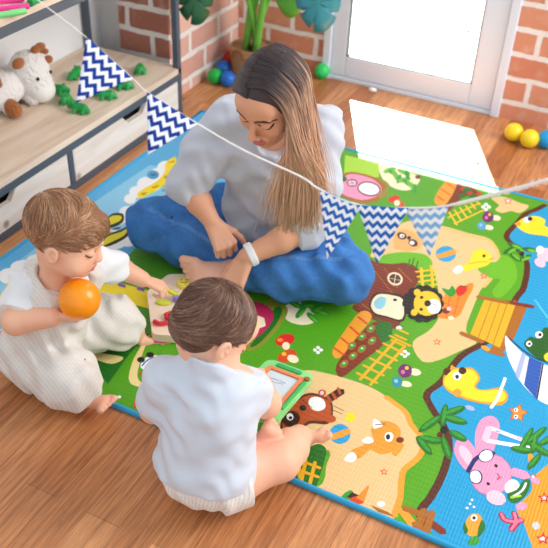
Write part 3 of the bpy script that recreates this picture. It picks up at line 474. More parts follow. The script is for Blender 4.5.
('cream',1,'1264,425 1261,428 1257,429 1252,430 1247,428 1242,426 1239,422 1237,418 1237,415 1239,411 1242,408 1246,407 1251,407 1256,408 1261,411 1264,414 1266,418 1266,422'),
('cream',1,'1260,1323 1253,1329 1245,1330 1238,1326 1233,1318 1233,1309 1236,1301 1243,1295 1251,1294 1258,1298 1263,1306 1263,1315'),
('cream',1,'1254,1252 1248,1257 1240,1257 1233,1254 1228,1247 1228,1240 1231,1233 1237,1228 1245,1228 1252,1231 1257,1238 1257,1245'),
('red',1,'921,448 913,450 905,448 898,443 891,436 887,426 886,416 887,406 890,399 896,393 904,392 912,393 919,398 925,406 929,415 931,425 930,435 926,443'),
('redorange',2,'951,395 944,396 936,393 930,387 924,379 921,369 920,359 921,350 925,342 931,338 938,337 946,340 952,345 958,354 961,363 962,373 961,383 957,390'),
('raspberry',4,'770,477 789,441 809,408 825,388 834,387 840,398 843,415 845,432 845,449 844,469 840,489 833,504 822,515 808,524 793,529 781,531 771,530 762,526 757,517 758,503'),
('leaf',6,'884,568 881,571 876,573 871,575 866,577 861,577 857,577 854,576 854,574 855,572 858,570 862,567 867,565 873,564 877,563 881,563 884,564 885,566'),
('leaf',5,'898,566 897,563 896,558 895,552 895,545 895,538 896,533 897,529 899,527 900,527 902,530 903,535 903,541 904,548 903,554 903,560 901,564 900,566'),
('leaf',3,'954,534 951,537 947,540 942,543 937,545 932,547 928,548 925,548 924,546 925,544 928,541 932,538 937,535 942,532 947,530 951,530 954,530 955,531'),
('leaf',4,'964,577 961,578 957,580 952,581 947,581 942,580 939,579 936,577 936,575 937,573 940,571 944,570 949,569 954,569 959,570 963,571 965,572 965,575'),
('leaf',5,'938,602 936,601 933,597 931,592 929,587 927,581 926,576 926,572 927,570 929,569 931,571 934,574 936,579 938,585 940,590 941,596 941,600 940,602'),
('leaf',6,'914,593 911,593 907,593 903,591 898,589 895,586 892,582 891,580 891,577 893,576 895,575 899,576 904,577 908,580 912,583 914,586 916,589 916,591'),
('ink',7,'1275,1081 1273,1083 1270,1083 1268,1081 1268,1077 1268,1072 1270,1068 1273,1066 1275,1066 1277,1069 1278,1073 1277,1077'),
('orange',7,'1291,1060 1294,1060 1305,1079 1304,1081 1301,1081 1290,1062'),
('orange',7,'1243,1009 1245,1009 1250,1014 1257,1022 1265,1030 1272,1036 1278,1040 1284,1043 1289,1046 1293,1048 1293,1050 1291,1050 1288,1049 1282,1046 1276,1043 1270,1038 1263,1032 1255,1024 1248,1016 1243,1011'),
('yellow',5,'1319,1299 1325,1291 1332,1285 1339,1280 1346,1276 1353,1273 1361,1271 1370,1271 1380,1273 1392,1277 1404,1281 1416,1284 1429,1284 1443,1282 1455,1282 1463,1285 1466,1295 1465,1308 1461,1323 1454,1333 1443,1338 1428,1339 1414,1340 1403,1344 1399,1352 1398,1363 1398,1373 1395,1381 1389,1386 1381,1390 1372,1392 1363,1391 1354,1386 1345,1378 1337,1368 1330,1358 1324,1346 1320,1333 1316,1319 1316,1308'),
('dgreen',5,'1367,1180 1363,1185 1356,1189 1348,1192 1339,1193 1331,1192 1325,1190 1321,1186 1319,1182 1321,1176 1326,1171 1333,1167 1341,1164 1349,1163 1357,1164 1364,1166 1368,1170 1369,1175'),
('dgreen',6,'1389,1128 1387,1137 1383,1147 1377,1159 1370,1170 1363,1179 1356,1186 1351,1188 1348,1187 1348,1181 1351,1172 1355,1161 1361,1150 1368,1139 1375,1130 1381,1124 1386,1121 1389,1123'),
('dgreen',7,'1347,1183 1342,1180 1337,1173 1332,1164 1327,1152 1323,1140 1321,1129 1321,1121 1322,1115 1325,1114 1329,1117 1334,1123 1340,1133 1344,1144 1348,1156 1350,1167 1351,1176 1350,1181'),
('dgreen',7,'1399,1155 1395,1154 1389,1150 1383,1142 1377,1133 1372,1123 1368,1113 1367,1105 1368,1100 1371,1098 1375,1099 1381,1103 1387,1111 1393,1120 1398,1130 1402,1139 1403,1147 1402,1153'),
('dgreen',7,'1413,1189 1408,1193 1401,1195 1393,1195 1385,1193 1378,1190 1372,1185 1368,1180 1368,1175 1370,1170 1374,1167 1381,1165 1389,1165 1397,1166 1405,1170 1411,1174 1414,1179 1415,1184'),
('dgreen',8,'1378,1109 1374,1116 1368,1124 1361,1131 1353,1137 1345,1142 1338,1144 1333,1143 1331,1140 1332,1134 1335,1127 1341,1120 1349,1112 1357,1106 1365,1101 1372,1099 1376,1100 1378,1103'),
('brown2',5,'991,844 991,842 1114,733 1116,733 1116,735 993,844'),
('brown2',6,'1023,862 1023,860 1094,787 1096,787 1096,789 1025,862'),
('brown2',7,'1060,883 1060,880 1120,834 1122,835 1122,838 1062,884'),
('brown2',5,'1030,667 1030,664 1081,642 1083,643 1083,646 1032,668'),
('ink2',6,'1055,660 1063,650 1071,642 1079,637 1087,635 1095,636 1103,639 1113,641 1126,641 1142,641 1155,644 1162,653 1160,674 1151,704 1140,733 1129,753 1118,761 1106,761 1094,758 1083,754 1072,751 1062,748 1053,742 1047,734 1044,721 1044,704 1047,687 1050,672'),
('gold',5,'1112,888 1118,887 1167,929 1167,934 1161,935 1112,893'),
('gold',6,'1124,866 1130,865 1176,905 1176,910 1170,911 1124,871'),
('gold',7,'1136,844 1142,843 1184,881 1184,886 1178,887 1136,849'),
('gold',8,'1148,823 1154,822 1193,858 1193,863 1187,864 1148,828'),
('gold',9,'1121,920 1118,916 1158,814 1163,812 1166,816 1126,918'),
('gold',10,'1144,945 1141,941 1181,838 1186,836 1189,840 1149,943'),
('redorange',7,'1223,785 1224,784 1287,788 1288,789 1287,790 1224,786'),
('redorange',7,'1229,747 1230,746 1285,757 1286,758 1285,759 1230,748'),
('redorange',8,'1238,837 1237,836 1260,724 1261,723 1262,724 1239,836'),
('redorange',9,'1263,851 1262,850 1277,743 1278,742 1279,743 1264,850'),
('red',10,'1249,856 1253,848 1257,841 1261,838 1265,839 1268,843 1272,850 1274,856 1275,864 1276,873 1275,882 1273,888 1269,891 1263,892 1257,891 1252,888 1249,884 1247,877 1247,870 1247,863'),
('leaf2',11,'1210,848 1215,841 1221,835 1227,830 1232,827 1238,824 1243,823 1247,825 1249,830 1251,838 1251,846 1250,854 1246,861 1241,868 1235,874 1231,876 1230,873 1230,866 1230,858 1229,853 1224,852 1217,852 1211,853 1208,852'),
('brown',10,'1258,765 1253,768 1247,767 1243,762 1241,756 1241,748 1245,742 1250,740 1255,741 1260,745 1262,752 1261,759'),
('cream',7,'1278,738 1275,740 1271,739 1267,736 1265,731 1266,726 1268,723 1272,721 1276,722 1279,725 1281,730 1281,735'),
('brown3',5,'1026,1058 1023,1064 1017,1069 1012,1072 1006,1073 1001,1071 997,1067 995,1061 995,1055 997,1048 1001,1042 1006,1037 1012,1034 1018,1033 1023,1035 1026,1039 1028,1044 1028,1051'),
('brown3',5,'1070,1038 1066,1044 1062,1049 1056,1052 1050,1052 1045,1050 1042,1047 1040,1041 1040,1034 1042,1028 1045,1022 1050,1017 1056,1014 1061,1013 1066,1015 1070,1019 1072,1024 1072,1031'),
('amber',3,'1153,163 1155,159 1158,157 1161,156 1165,158 1169,162 1174,168 1178,173 1182,178 1186,184 1189,190 1191,195 1191,200 1188,204 1185,207 1182,207 1178,204 1173,198 1168,191 1164,185 1160,180 1156,175 1153,171 1152,167'),
('water',4,'1170,209 1167,209 1163,209 1160,208 1156,206 1152,203 1150,200 1149,197 1149,195 1151,193 1153,193 1157,193 1161,194 1165,196 1168,199 1170,202 1171,205 1171,207'),
('amber',5,'1142,1001 1144,996 1147,992 1151,991 1156,994 1161,999 1167,1006 1173,1013 1178,1020 1184,1029 1189,1037 1191,1044 1191,1051 1188,1057 1184,1061 1180,1062 1175,1058 1169,1050 1163,1040 1158,1032 1153,1025 1148,1018 1144,1012 1142,1006'),
('water',6,'1166,1065 1163,1066 1158,1066 1153,1064 1149,1061 1144,1058 1141,1054 1140,1050 1140,1046 1142,1044 1145,1043 1149,1043 1154,1045 1159,1047 1163,1051 1166,1055 1168,1059 1167,1062'),
('amber',7,'1046,426 1053,420 1060,420 1066,427 1069,443 1070,467 1071,494 1072,521 1074,549 1077,579 1079,607 1077,626 1070,637 1059,643 1048,641 1040,630 1036,605 1034,569 1034,531 1034,500 1034,478 1035,459 1037,445 1040,434'),
('brown2',8,'1085,428 1081,427 1078,424 1076,420 1075,414 1074,408 1075,402 1077,397 1080,394 1084,393 1087,394 1090,397 1093,401 1094,407 1094,413 1093,419 1091,423 1088,427'),
('brown2',6,'1094,468 1090,468 1087,465 1085,460 1083,454 1083,448 1084,442 1086,437 1089,434 1092,433 1096,433 1099,436 1101,441 1103,447 1103,453 1102,459 1100,464 1097,467'),
('brown2',6,'1104,506 1101,505 1097,502 1095,498 1093,492 1093,485 1094,479 1096,474 1099,471 1103,469 1106,470 1109,473 1112,478 1113,484 1113,490 1112,496 1110,501 1107,505'),
('brown2',7,'1116,550 1112,549 1109,546 1106,541 1105,535 1105,529 1106,522 1108,517 1111,514 1114,512 1118,513 1121,516 1123,521 1125,527 1125,533 1124,539 1122,545 1119,548'),
('brown2',8,'1076,504 1072,503 1069,500 1067,496 1065,490 1065,483 1066,477 1068,472 1071,469 1075,468 1078,468 1081,471 1084,476 1085,482 1086,488 1084,494 1082,499 1079,503'),
('brown2',8,'1086,552 1082,551 1079,548 1076,543 1075,537 1075,531 1076,524 1078,519 1081,516 1084,514 1088,515 1091,518 1094,523 1095,529 1095,535 1094,542 1092,547 1089,551'),
('brown2',7,'1095,596 1091,595 1088,592 1085,587 1084,581 1084,574 1085,567 1087,562 1090,558 1093,557 1097,558 1100,561 1103,566 1104,572 1104,579 1103,585 1101,590 1098,594'),
('dgreen',7,'1089,630 1089,627 1127,598 1131,599 1131,602 1093,631'),
('dgreen',2,'1162,612 1165,614 1167,630 1164,632 1161,630 1159,614'),
('gold2',6,'1123,396 1126,391 1184,382 1189,385 1186,390 1128,399'),
('gold2',6,'1127,431 1130,426 1189,416 1194,419 1191,424 1132,434'),
('gold2',6,'1132,465 1135,460 1195,450 1200,453 1197,458 1137,468'),
('gold2',6,'1137,501 1140,496 1200,485 1205,488 1202,493 1142,504'),
('gold2',6,'1141,538 1144,533 1205,521 1210,524 1207,529 1146,541'),
('gold2',7,'1146,575 1149,570 1211,558 1216,561 1213,566 1151,578'),
('gold2',8,'1143,372 1147,374 1174,565 1170,569 1166,567 1139,376'),
('gold2',9,'1173,367 1177,369 1204,554 1200,558 1196,556 1169,371'),
('white',7,'1165,625 1161,627 1157,626 1154,623 1152,618 1153,614 1155,610 1159,609 1163,610 1166,613 1168,617 1167,622'),
('gold2',10,'1156,533 1159,529 1200,524 1205,528 1202,532 1161,537'),
('gold2',10,'1156,559 1159,555 1197,550 1202,554 1199,558 1161,563'),
('gold2',8,'1157,586 1160,581 1193,576 1198,579 1195,584 1162,589'),
('gold2',8,'1157,612 1160,607 1189,602 1194,605 1191,610 1162,615'),
('rust',5,'1053,126 1061,128 1068,132 1074,139 1078,148 1081,161 1084,174 1089,184 1097,190 1108,195 1118,199 1125,204 1128,211 1128,220 1127,229 1124,237 1120,246 1116,255 1109,263 1102,268 1092,271 1080,271 1069,270 1059,267 1052,262 1046,255 1042,247 1038,236 1035,223 1033,207 1032,190 1032,175 1034,161 1037,147 1042,135 1047,128'),
('rust',6,'1112,266 1113,271 1096,285 1091,284 1090,279 1107,265'),
('rust',7,'1119,281 1120,286 1103,301 1098,300 1097,295 1114,280'),
('rust',8,'1121,301 1122,306 1109,323 1104,324 1103,319 1116,302'),
('tan2',6,'1294,261 1286,270 1275,275 1263,276 1251,273 1240,266 1233,256 1230,243 1231,231 1236,220 1244,211 1255,206 1267,205 1279,208 1289,215 1296,225 1299,237 1299,249'),
('white',5,'1335,45 1331,46 1327,45 1324,42 1322,38 1322,33 1325,30 1329,29 1333,30 1336,33 1338,37 1338,42'),
('redorange',5,'1281,12 1284,13 1289,15 1293,18 1295,21 1295,25 1294,29 1292,32 1289,34 1285,35 1280,35 1276,33 1272,29 1267,23 1263,16 1261,12'),
('orange',6,'1295,25 1290,68 1286,72 1276,27'),
('brown2',5,'1406,651 1439,660 1451,732 1451,882 1409,900'),
('amber',5,'1370,49 1370,36 1402,12 1418,12 1418,25 1382,52'),
('white',6,'1430,715 1436,693 1445,669 1455,647 1466,627 1479,607 1493,588 1506,571 1519,557 1533,545 1546,535 1559,527 1571,522 1582,520 1594,519 1608,518 1628,514 1652,508 1675,507 1690,518 1698,550 1702,598 1700,645 1688,676 1663,684 1626,679 1587,670 1557,664 1538,664 1524,666 1514,668 1502,673 1488,680 1475,690 1462,701 1451,709 1442,717 1434,726 1429,731 1427,728'),
('amber',7,'1345,450 1351,446 1358,442 1365,440 1373,438 1383,437 1393,437 1403,437 1413,438 1424,440 1435,442 1446,445 1457,448 1469,452 1479,457 1487,463 1491,472 1494,482 1494,493 1492,502 1489,509 1483,516 1476,521 1469,522 1461,518 1451,509 1441,500 1433,494 1426,491 1420,490 1415,491 1412,494 1411,501 1412,511 1414,522 1412,532 1407,541 1400,549 1391,556 1383,559 1374,557 1365,550 1355,543 1348,539 1342,539 1338,541 1335,544 1333,544 1332,542 1332,538 1333,533 1333,527 1331,519 1329,509 1327,499 1327,489 1329,480 1332,471 1335,462 1340,455'),
('brown3',8,'1336,524 1331,527 1325,527 1321,522 1320,515 1321,507 1324,500 1329,497 1335,498 1338,502 1340,509 1339,517'),
('rust',4,'1520,468 1503,460 1517,447 1516,423 1530,438 1546,431 1541,453 1551,472 1535,472 1525,491'),
('pink',4,'1486,270 1493,272 1499,278 1504,286 1506,298 1507,313 1506,330 1505,346 1504,361 1502,376 1500,390 1496,400 1491,407 1485,412 1478,414 1472,413 1466,409 1461,403 1456,394 1453,384 1452,372 1452,359 1453,344 1456,330 1460,314 1466,297 1473,282 1479,273'),
('pink',5,'1492,224 1497,238 1501,253 1501,264 1498,270 1492,274 1484,278 1477,282 1470,289 1462,296 1455,303 1448,308 1441,310 1434,311 1428,310 1424,306 1422,299 1421,289 1422,277 1424,267 1428,257 1434,247 1441,238 1449,230 1458,223 1468,218 1478,215 1486,216'),
('white',5,'1476,373 1481,367 1558,366 1563,372 1558,378 1481,379'),
('white',6,'1480,328 1487,323 1583,350 1586,357 1579,362 1483,335'),
('pinkdark',6,'1563,255 1555,275 1543,289 1528,297 1512,297 1497,288 1485,273 1478,253 1475,231 1479,209 1487,191 1499,177 1514,170 1529,171 1543,179 1555,193 1563,212 1566,233'),
('ink',10,'8:119,980,22'),
('ink',10,'6:163,858,22'),
('ink',10,'5:170,915,22'),
('ink',10,'4:165,991,22'),
('ink',9,'3:123,1089,22'),
('ink',11,'9:195,840,22'),
('ink',11,'2:210,915,22'),
('ink',12,'1:219,944,22'),
('ink',9,'6:243,96,24'),
('red',10,'4:256,66,24'),
('ink',9,'3:311,34,24'),
('orange',7,'169,621 172,612 202,602 209,607 206,616 176,626'),
('ink',8,'199,632 204,631 217,645 216,650 211,651 198,637'),
('red',8,'176,609 176,606 197,592 201,593 201,596 180,610'),
('white',7,'666,187 663,189 661,188 659,186 659,183 660,180 663,177 666,175 669,176 670,178 671,181 669,185'),
('ink',6,'652,152 650,153 647,153 646,151 646,149 647,147 649,145 651,144 653,144 655,146 655,148 654,150'),
('blue',7,'633,150 635,152 635,157 634,163 635,171 636,177 639,185 645,192 650,200 654,205 653,207 650,207 647,202 641,195 636,187 632,179 631,171 630,163 631,157 631,152'),
('red',5,'640,132 640,130 651,119 653,119 653,121 642,132'),
('white',7,'841,1292 832,1303 820,1310 806,1313 794,1311 783,1304 777,1293 774,1280 776,1266 782,1253 792,1243 804,1236 817,1234 829,1236 839,1243 846,1253 849,1266 847,1279'),
('pinkpale',6,'753,1297 745,1302 737,1300 731,1294 729,1284 731,1273 737,1264 745,1260 753,1262 758,1268 761,1278 758,1289'),
('red',4,'1132,1435 1128,1437 1123,1437 1120,1433 1118,1427 1119,1420 1122,1415 1126,1412 1130,1413 1134,1417 1135,1423 1134,1429'),
('red',3,'1098,1445 1095,1448 1092,1447 1089,1444 1088,1439 1088,1434 1091,1429 1094,1427 1097,1427 1100,1430 1101,1435 1101,1441'),
('red',4,'1161,1445 1157,1448 1152,1447 1149,1443 1148,1437 1148,1430 1151,1424 1155,1421 1160,1421 1163,1425 1164,1431 1164,1439'),
('purple2',2,'1245,479 1240,486 1233,489 1227,489 1221,486 1217,480 1215,472 1215,463 1217,454 1221,446 1227,440 1233,437 1239,437 1244,440 1249,445 1251,453 1251,462 1249,471'),
('teal',2,'1238,427 1234,431 1229,434 1224,434 1220,432 1217,427 1215,421 1215,414 1217,407 1220,401 1224,397 1229,394 1234,394 1238,397 1241,401 1243,407 1243,414 1241,421'),
('purple2',5,'1235,1324 1230,1333 1223,1338 1217,1339 1211,1336 1207,1329 1205,1318 1205,1306 1207,1294 1211,1283 1217,1274 1223,1269 1229,1269 1235,1272 1239,1279 1242,1289 1242,1301 1240,1313'),
('skyblue2',2,'1227,1259 1219,1266 1212,1266 1207,1259 1205,1247 1207,1233 1212,1221 1219,1214 1226,1214 1232,1221 1234,1233 1232,1247'),
('cream',3,'926,412 920,415 914,415 911,410 910,403 912,395 917,389 923,385 928,386 932,390 933,397 931,405'),
('orange',2,'901,421 897,422 893,421 890,418 889,414 890,410 892,407 896,406 900,407 903,410 905,414 904,418'),
('cream',3,'974,368 970,373 965,376 960,378 954,378 949,376 945,373 943,368 944,363 946,358 949,354 955,351 960,349 966,349 971,351 974,354 976,358 976,363'),
('cream',5,'814,410 837,447 817,475 773,475'),
('white',6,'1350,1366 1344,1370 1338,1369 1332,1363 1330,1354 1330,1344 1334,1336 1340,1331 1346,1332 1352,1338 1354,1347 1354,1357'),
('amber',6,'1313,1302 1320,1301 1326,1300 1330,1302 1331,1307 1329,1316 1327,1323 1324,1327 1320,1324 1315,1318 1311,1310 1310,1305'),
('leaf',8,'1365,1177 1363,1180 1358,1182 1353,1184 1348,1185 1343,1184 1339,1183 1336,1181 1336,1178 1337,1175 1340,1172 1344,1169 1349,1168 1354,1167 1359,1167 1363,1169 1366,1171 1366,1174'),
('leaf',9,'1388,1136 1387,1141 1384,1147 1380,1155 1376,1162 1372,1167 1368,1171 1365,1173 1363,1172 1363,1169 1364,1163 1367,1157 1371,1149 1375,1143 1380,1137 1384,1133 1387,1131 1388,1132'),
('leaf',9,'1349,1167 1347,1165 1344,1161 1340,1155 1337,1148 1335,1141 1334,1134 1333,1128 1334,1125 1336,1124 1339,1126 1342,1130 1345,1136 1348,1143 1350,1151 1352,1158 1352,1163 1351,1166'),
('leaf',10,'1401,1142 1398,1141 1394,1138 1390,1134 1387,1128 1384,1122 1381,1116 1381,1111 1381,1108 1383,1106 1386,1107 1389,1110 1393,1115 1397,1120 1400,1126 1402,1132 1403,1137 1402,1141'),
('leaf',10,'1412,1183 1409,1185 1405,1186 1400,1186 1394,1185 1390,1183 1386,1181 1384,1177 1383,1174 1385,1172 1388,1169 1392,1168 1397,1168 1402,1169 1406,1171 1410,1174 1412,1177 1413,1180'),
('leaf',10,'1376,1111 1374,1116 1370,1120 1365,1125 1360,1129 1355,1132 1351,1133 1348,1133 1347,1131 1347,1127 1350,1123 1353,1118 1358,1114 1363,1110 1368,1107 1372,1106 1375,1106 1376,1108'),
('pinkpale',8,'1457,1201 1451,1210 1443,1216 1435,1216 1427,1212 1421,1203 1417,1191 1415,1177 1417,1163 1421,1151 1428,1141 1435,1136 1443,1136 1451,1140 1457,1149 1461,1161 1463,1174 1461,1188'),
('pinkpale',9,'1452,1124 1449,1132 1445,1139 1439,1144 1433,1147 1427,1147 1422,1145 1419,1139 1417,1132 1418,1124 1420,1117 1425,1110 1430,1104 1437,1102 1442,1102 1447,1104 1451,1109 1452,1116'),
('cream',7,'1059,666 1065,658 1071,651 1078,647 1085,645 1093,646 1101,647 1110,649 1122,649 1136,649 1148,651 1154,659 1153,676 1146,700 1136,724 1127,741 1118,748 1107,749 1096,747 1086,745 1076,743 1067,739 1059,734 1053,726 1051,715 1050,701 1052,687 1055,675'),
('cream',8,'1093,834 1088,844 1080,852 1072,857 1063,857 1056,854 1050,847 1047,838 1048,827 1051,816 1057,806 1064,799 1073,794 1081,794 1088,797 1094,804 1096,813 1096,823'),
('dgreen',5,'1085,900 1087,902 1079,945 1077,947 1075,945 1083,902'),
('dgreen',6,'1094,911 1096,913 1088,956 1086,958 1084,956 1092,913'),
('dgreen',6,'1110,902 1112,904 1104,947 1102,949 1100,947 1108,904'),
('ink',9,'1234,788 1230,793 1225,796 1220,796 1215,793 1212,789 1210,782 1210,775 1211,768 1214,761 1219,757 1223,754 1228,754 1232,756 1236,761 1238,767 1238,775 1237,782'),
('ink',11,'1239,758 1234,763 1230,765 1225,766 1221,763 1217,758 1215,752 1215,745 1216,738 1219,732 1223,727 1228,725 1233,725 1237,727 1241,732 1243,738 1243,745 1241,752'),
('ink',12,'1234,730 1230,735 1226,737 1221,737 1217,735 1213,730 1211,724 1211,717 1213,710 1216,704 1220,699 1224,697 1229,697 1233,699 1237,704 1238,710 1239,717 1237,724'),
('ink',13,'1223,709 1218,714 1214,716 1209,716 1205,714 1201,709 1200,703 1199,696 1201,689 1204,683 1208,679 1212,676 1217,676 1221,679 1225,683 1227,689 1227,696 1225,703'),
('ink',14,'1205,699 1201,704 1196,706 1191,706 1187,704 1184,699 1182,693 1182,686 1183,680 1186,673 1190,669 1195,667 1200,667 1204,669 1207,674 1209,680 1209,686 1208,693'),
('ink',15,'1185,702 1181,707 1176,709 1171,709 1167,707 1164,702 1162,696 1162,689 1163,682 1166,676 1170,672 1175,670 1180,670 1184,672 1187,676 1189,682 1189,689 1188,696'),
('ink',16,'1167,718 1162,722 1157,725 1153,725 1148,723 1145,718 1143,712 1143,705 1145,698 1148,692 1152,687 1157,685 1162,685 1166,687 1169,692 1171,698 1171,705 1170,712'),
('ink',17,'1153,743 1149,748 1144,750 1139,750 1134,748 1131,743 1129,737 1129,730 1131,723 1134,716 1138,712 1143,709 1148,709 1153,712 1156,716 1158,722 1158,730 1156,737'),
('ink',18,'1147,773 1143,778 1138,781 1133,781 1129,778 1125,773 1123,767 1123,760 1125,752 1128,746 1133,741 1138,739 1142,739 1147,741 1150,746 1152,752 1152,759 1150,767'),
('ink',19,'1151,802 1146,807 1141,810 1136,810 1132,808 1129,803 1127,796 1127,789 1128,781 1132,775 1136,770 1141,767 1146,767 1150,770 1154,775 1155,781 1156,788 1154,796'),
('ink',20,'1163,825 1159,830 1153,832 1148,832 1144,830 1141,825 1139,818 1139,811 1140,803 1144,797 1148,792 1153,789 1158,789 1162,792 1166,796 1167,803 1168,810 1166,818'),
('ink',21,'1181,835 1177,840 1172,843 1167,843 1162,840 1159,835 1157,829 1157,821 1159,814 1162,807 1166,802 1171,799 1176,799 1181,802 1184,807 1186,813 1186,821 1184,828'),
('ink',22,'1202,831 1198,836 1193,839 1188,839 1183,836 1180,832 1178,825 1178,817 1179,810 1183,803 1187,799 1192,796 1197,796 1201,798 1204,803 1206,810 1207,817 1205,824'),
('ink',23,'1221,814 1217,819 1212,822 1207,822 1202,819 1199,815 1197,808 1197,801 1198,793 1201,787 1206,782 1210,779 1215,779 1220,782 1223,787 1225,793 1225,800 1224,808'),
('ink',24,'1214,796 1201,811 1185,820 1169,820 1155,812 1144,797 1138,776 1138,753 1144,730 1154,709 1167,695 1182,687 1198,687 1211,695 1222,709 1228,729 1229,752 1224,775'),
('ink',11,'1250,888 1252,886 1272,891 1274,893 1272,895 1252,890'),
('pinkpale',11,'1260,774 1257,776 1253,776 1251,773 1249,768 1250,763 1252,759 1255,757 1259,758 1262,761 1263,765 1262,770'),
('white',6,'1016,1062 1012,1064 1008,1064 1005,1060 1004,1055 1005,1049 1008,1044 1012,1042 1016,1042 1019,1045 1020,1051 1019,1057'),
('white',6,'1057,1040 1053,1042 1049,1042 1046,1038 1045,1033 1046,1027 1049,1022 1053,1020 1057,1020 1060,1024 1061,1029 1060,1035'),
('redorange',8,'1033,456 1035,452 1070,439 1074,441 1072,445 1037,458'),
('redorange',9,'1034,502 1036,498 1072,481 1076,483 1074,487 1038,504'),
('redorange',9,'1038,557 1038,553 1073,534 1077,536 1077,540 1042,559'),
('redorange',8,'1040,608 1041,604 1074,588 1079,590 1078,594 1045,610'),
('leaf2',9,'1085,422 1081,420 1078,416 1077,411 1078,405 1080,401 1084,399 1087,401 1090,405 1091,410 1091,416 1088,420'),
('leaf2',7,'1094,462 1090,461 1087,456 1086,451 1086,445 1089,440 1092,439 1096,440 1099,444 1100,450 1100,456 1097,460'),
('leaf2',7,'1104,500 1100,498 1097,494 1096,488 1097,482 1099,478 1103,476 1106,477 1109,482 1111,487 1110,493 1108,498'),
('leaf2',8,'1116,543 1112,542 1109,537 1107,531 1108,525 1110,521 1114,519 1118,520 1121,525 1122,531 1122,537 1119,541'),
('leaf2',10,'1076,498 1072,496 1069,492 1068,486 1069,480 1071,476 1075,474 1078,475 1081,480 1083,486 1082,492 1080,496'),
('leaf2',9,'1086,545 1082,544 1079,539 1078,533 1078,527 1081,523 1084,521 1088,522 1091,527 1092,533 1092,539 1089,543'),
('leaf2',8,'1095,589 1091,587 1088,583 1087,577 1087,570 1090,566 1093,564 1097,565 1100,570 1102,576 1101,582 1098,587'),
('ink2',6,'1055,194 1048,196 1041,195 1034,191 1030,185 1027,176 1027,167 1030,158 1035,151 1042,145 1049,143 1056,144 1062,148 1067,154 1069,162 1069,172 1067,181 1062,188'),
('white',7,'1102,253 1097,260 1090,266 1082,268 1074,268 1068,265 1062,260 1060,253 1060,245 1063,237 1068,230 1075,225 1083,222 1090,222 1097,225 1102,231 1105,238 1105,246'),
('rust',4,'1083,296 1078,298 1073,297 1069,293 1068,287 1069,281 1073,276 1078,274 1083,275 1086,278 1088,284 1086,291'),
('rust',6,'1141,225 1137,228 1133,228 1128,228 1123,225 1120,221 1118,217 1117,212 1118,208 1121,204 1125,202 1129,201 1134,202 1138,204 1142,208 1144,212 1145,217 1144,221'),
('white',7,'1236,236 1238,237 1241,240 1243,243 1246,246 1249,250 1251,255 1250,258 1245,261 1237,265 1229,267 1224,266 1224,261 1226,252 1230,243 1233,237'),
('white',7,'1227,184 1232,183 1237,183 1241,184 1244,187 1248,192 1250,196 1250,200 1247,203 1243,205 1237,206 1233,205 1230,202 1227,196 1225,190 1225,186'),
('white',6,'1215,111 1221,112 1227,114 1231,117 1233,121 1234,126 1234,132 1233,136 1230,139 1225,143 1220,144 1216,143 1213,137 1211,128 1210,119 1211,113'),
('white',7,'1284,239 1280,242 1277,244 1273,244 1270,242 1267,239 1266,234 1266,229 1267,224 1270,219 1273,215 1277,213 1281,213 1284,215 1286,218 1287,223 1287,228 1286,234'),
('brown',7,'1308,241 1304,242 1300,241 1296,238 1294,233 1295,228 1297,224 1302,222 1306,223 1310,227 1312,232 1311,237'),
('tan2',7,'1301,184 1305,181 1309,179 1312,181 1314,187 1316,198 1317,208 1317,215 1315,217 1312,217 1308,215 1305,212 1303,207 1300,200 1299,193 1299,188'),
('brown',8,'1233,249 1235,248 1255,262 1255,263 1253,264 1233,250'),
('redorange',6,'1300,127 1294,123 1301,120 1302,112 1306,119 1313,118 1308,125 1311,132 1305,129 1300,135'),
('redorange',2,'1266,617 1259,612 1267,608 1268,597 1273,606 1281,604 1276,613 1279,624 1271,620 1265,629'),
('redorange',7,'1296,977 1288,972 1297,966 1299,952 1304,963 1312,960 1307,972 1311,985 1302,981 1295,992'),
('redorange',5,'1604,275 1597,271 1603,269 1604,260 1608,267 1614,266 1611,273 1615,281 1608,278 1604,284'),
('redorange',5,'1657,116 1651,113 1656,110 1657,103 1661,109 1666,108 1664,114 1667,121 1661,119 1658,124'),
('redorange',2,'1250,1447 1241,1440 1251,1432 1254,1413 1259,1427 1270,1422 1263,1439 1267,1455 1257,1451 1249,1466'),
('red',5,'1637,229 1628,223 1637,219 1637,206 1644,217 1653,215 1648,226 1654,237 1644,233 1638,242'),
('red',6,'1658,120 1648,114 1658,110 1658,96 1665,108 1675,106 1670,117 1677,129 1666,124 1660,134'),
('grey',7,'1648,150 1645,153 1641,152 1637,149 1635,143 1635,138 1638,133 1641,131 1645,131 1649,135 1651,140 1651,146'),
('gold2',7,'1340,689 1427,672 1418,889 1333,857'),
('brown',8,'1385,878 1393,871 1467,887 1471,896 1463,903 1389,887'),
('brown2',7,'1389,646 1397,637 1443,640 1449,649 1441,658 1395,655'),
('dgreen',5,'1362,355 1356,350 1350,342 1344,330 1338,316 1334,303 1332,291 1331,282 1333,277 1337,277 1342,282 1348,290 1354,301 1360,315 1364,328 1367,340 1367,350 1365,355'),
('dgreen',6,'1404,413 1398,411 1390,405 1382,396 1373,385 1366,374 1362,363 1360,354 1361,349 1364,347 1370,349 1378,355 1387,364 1395,375 1402,386 1407,397 1409,406 1408,412'),
('dgreen',6,'1394,279 1388,281 1379,282 1368,280 1357,278 1348,273 1340,268 1335,263 1334,258 1337,254 1343,252 1352,251 1362,253 1373,256 1383,260 1391,265 1395,270 1396,275'),
('dgreen',7,'1426,366 1421,369 1412,371 1402,372 1392,370 1382,367 1374,363 1369,358 1368,354 1371,349 1376,346 1385,344 1395,344 1405,345 1415,348 1423,352 1427,357 1429,362'),
('dgreen',7,'1428,234 1426,242 1422,252 1416,263 1409,274 1402,284 1395,290 1389,293 1385,292 1384,288 1386,280 1390,269 1396,258 1403,247 1411,238 1418,232 1423,229 1427,230'),
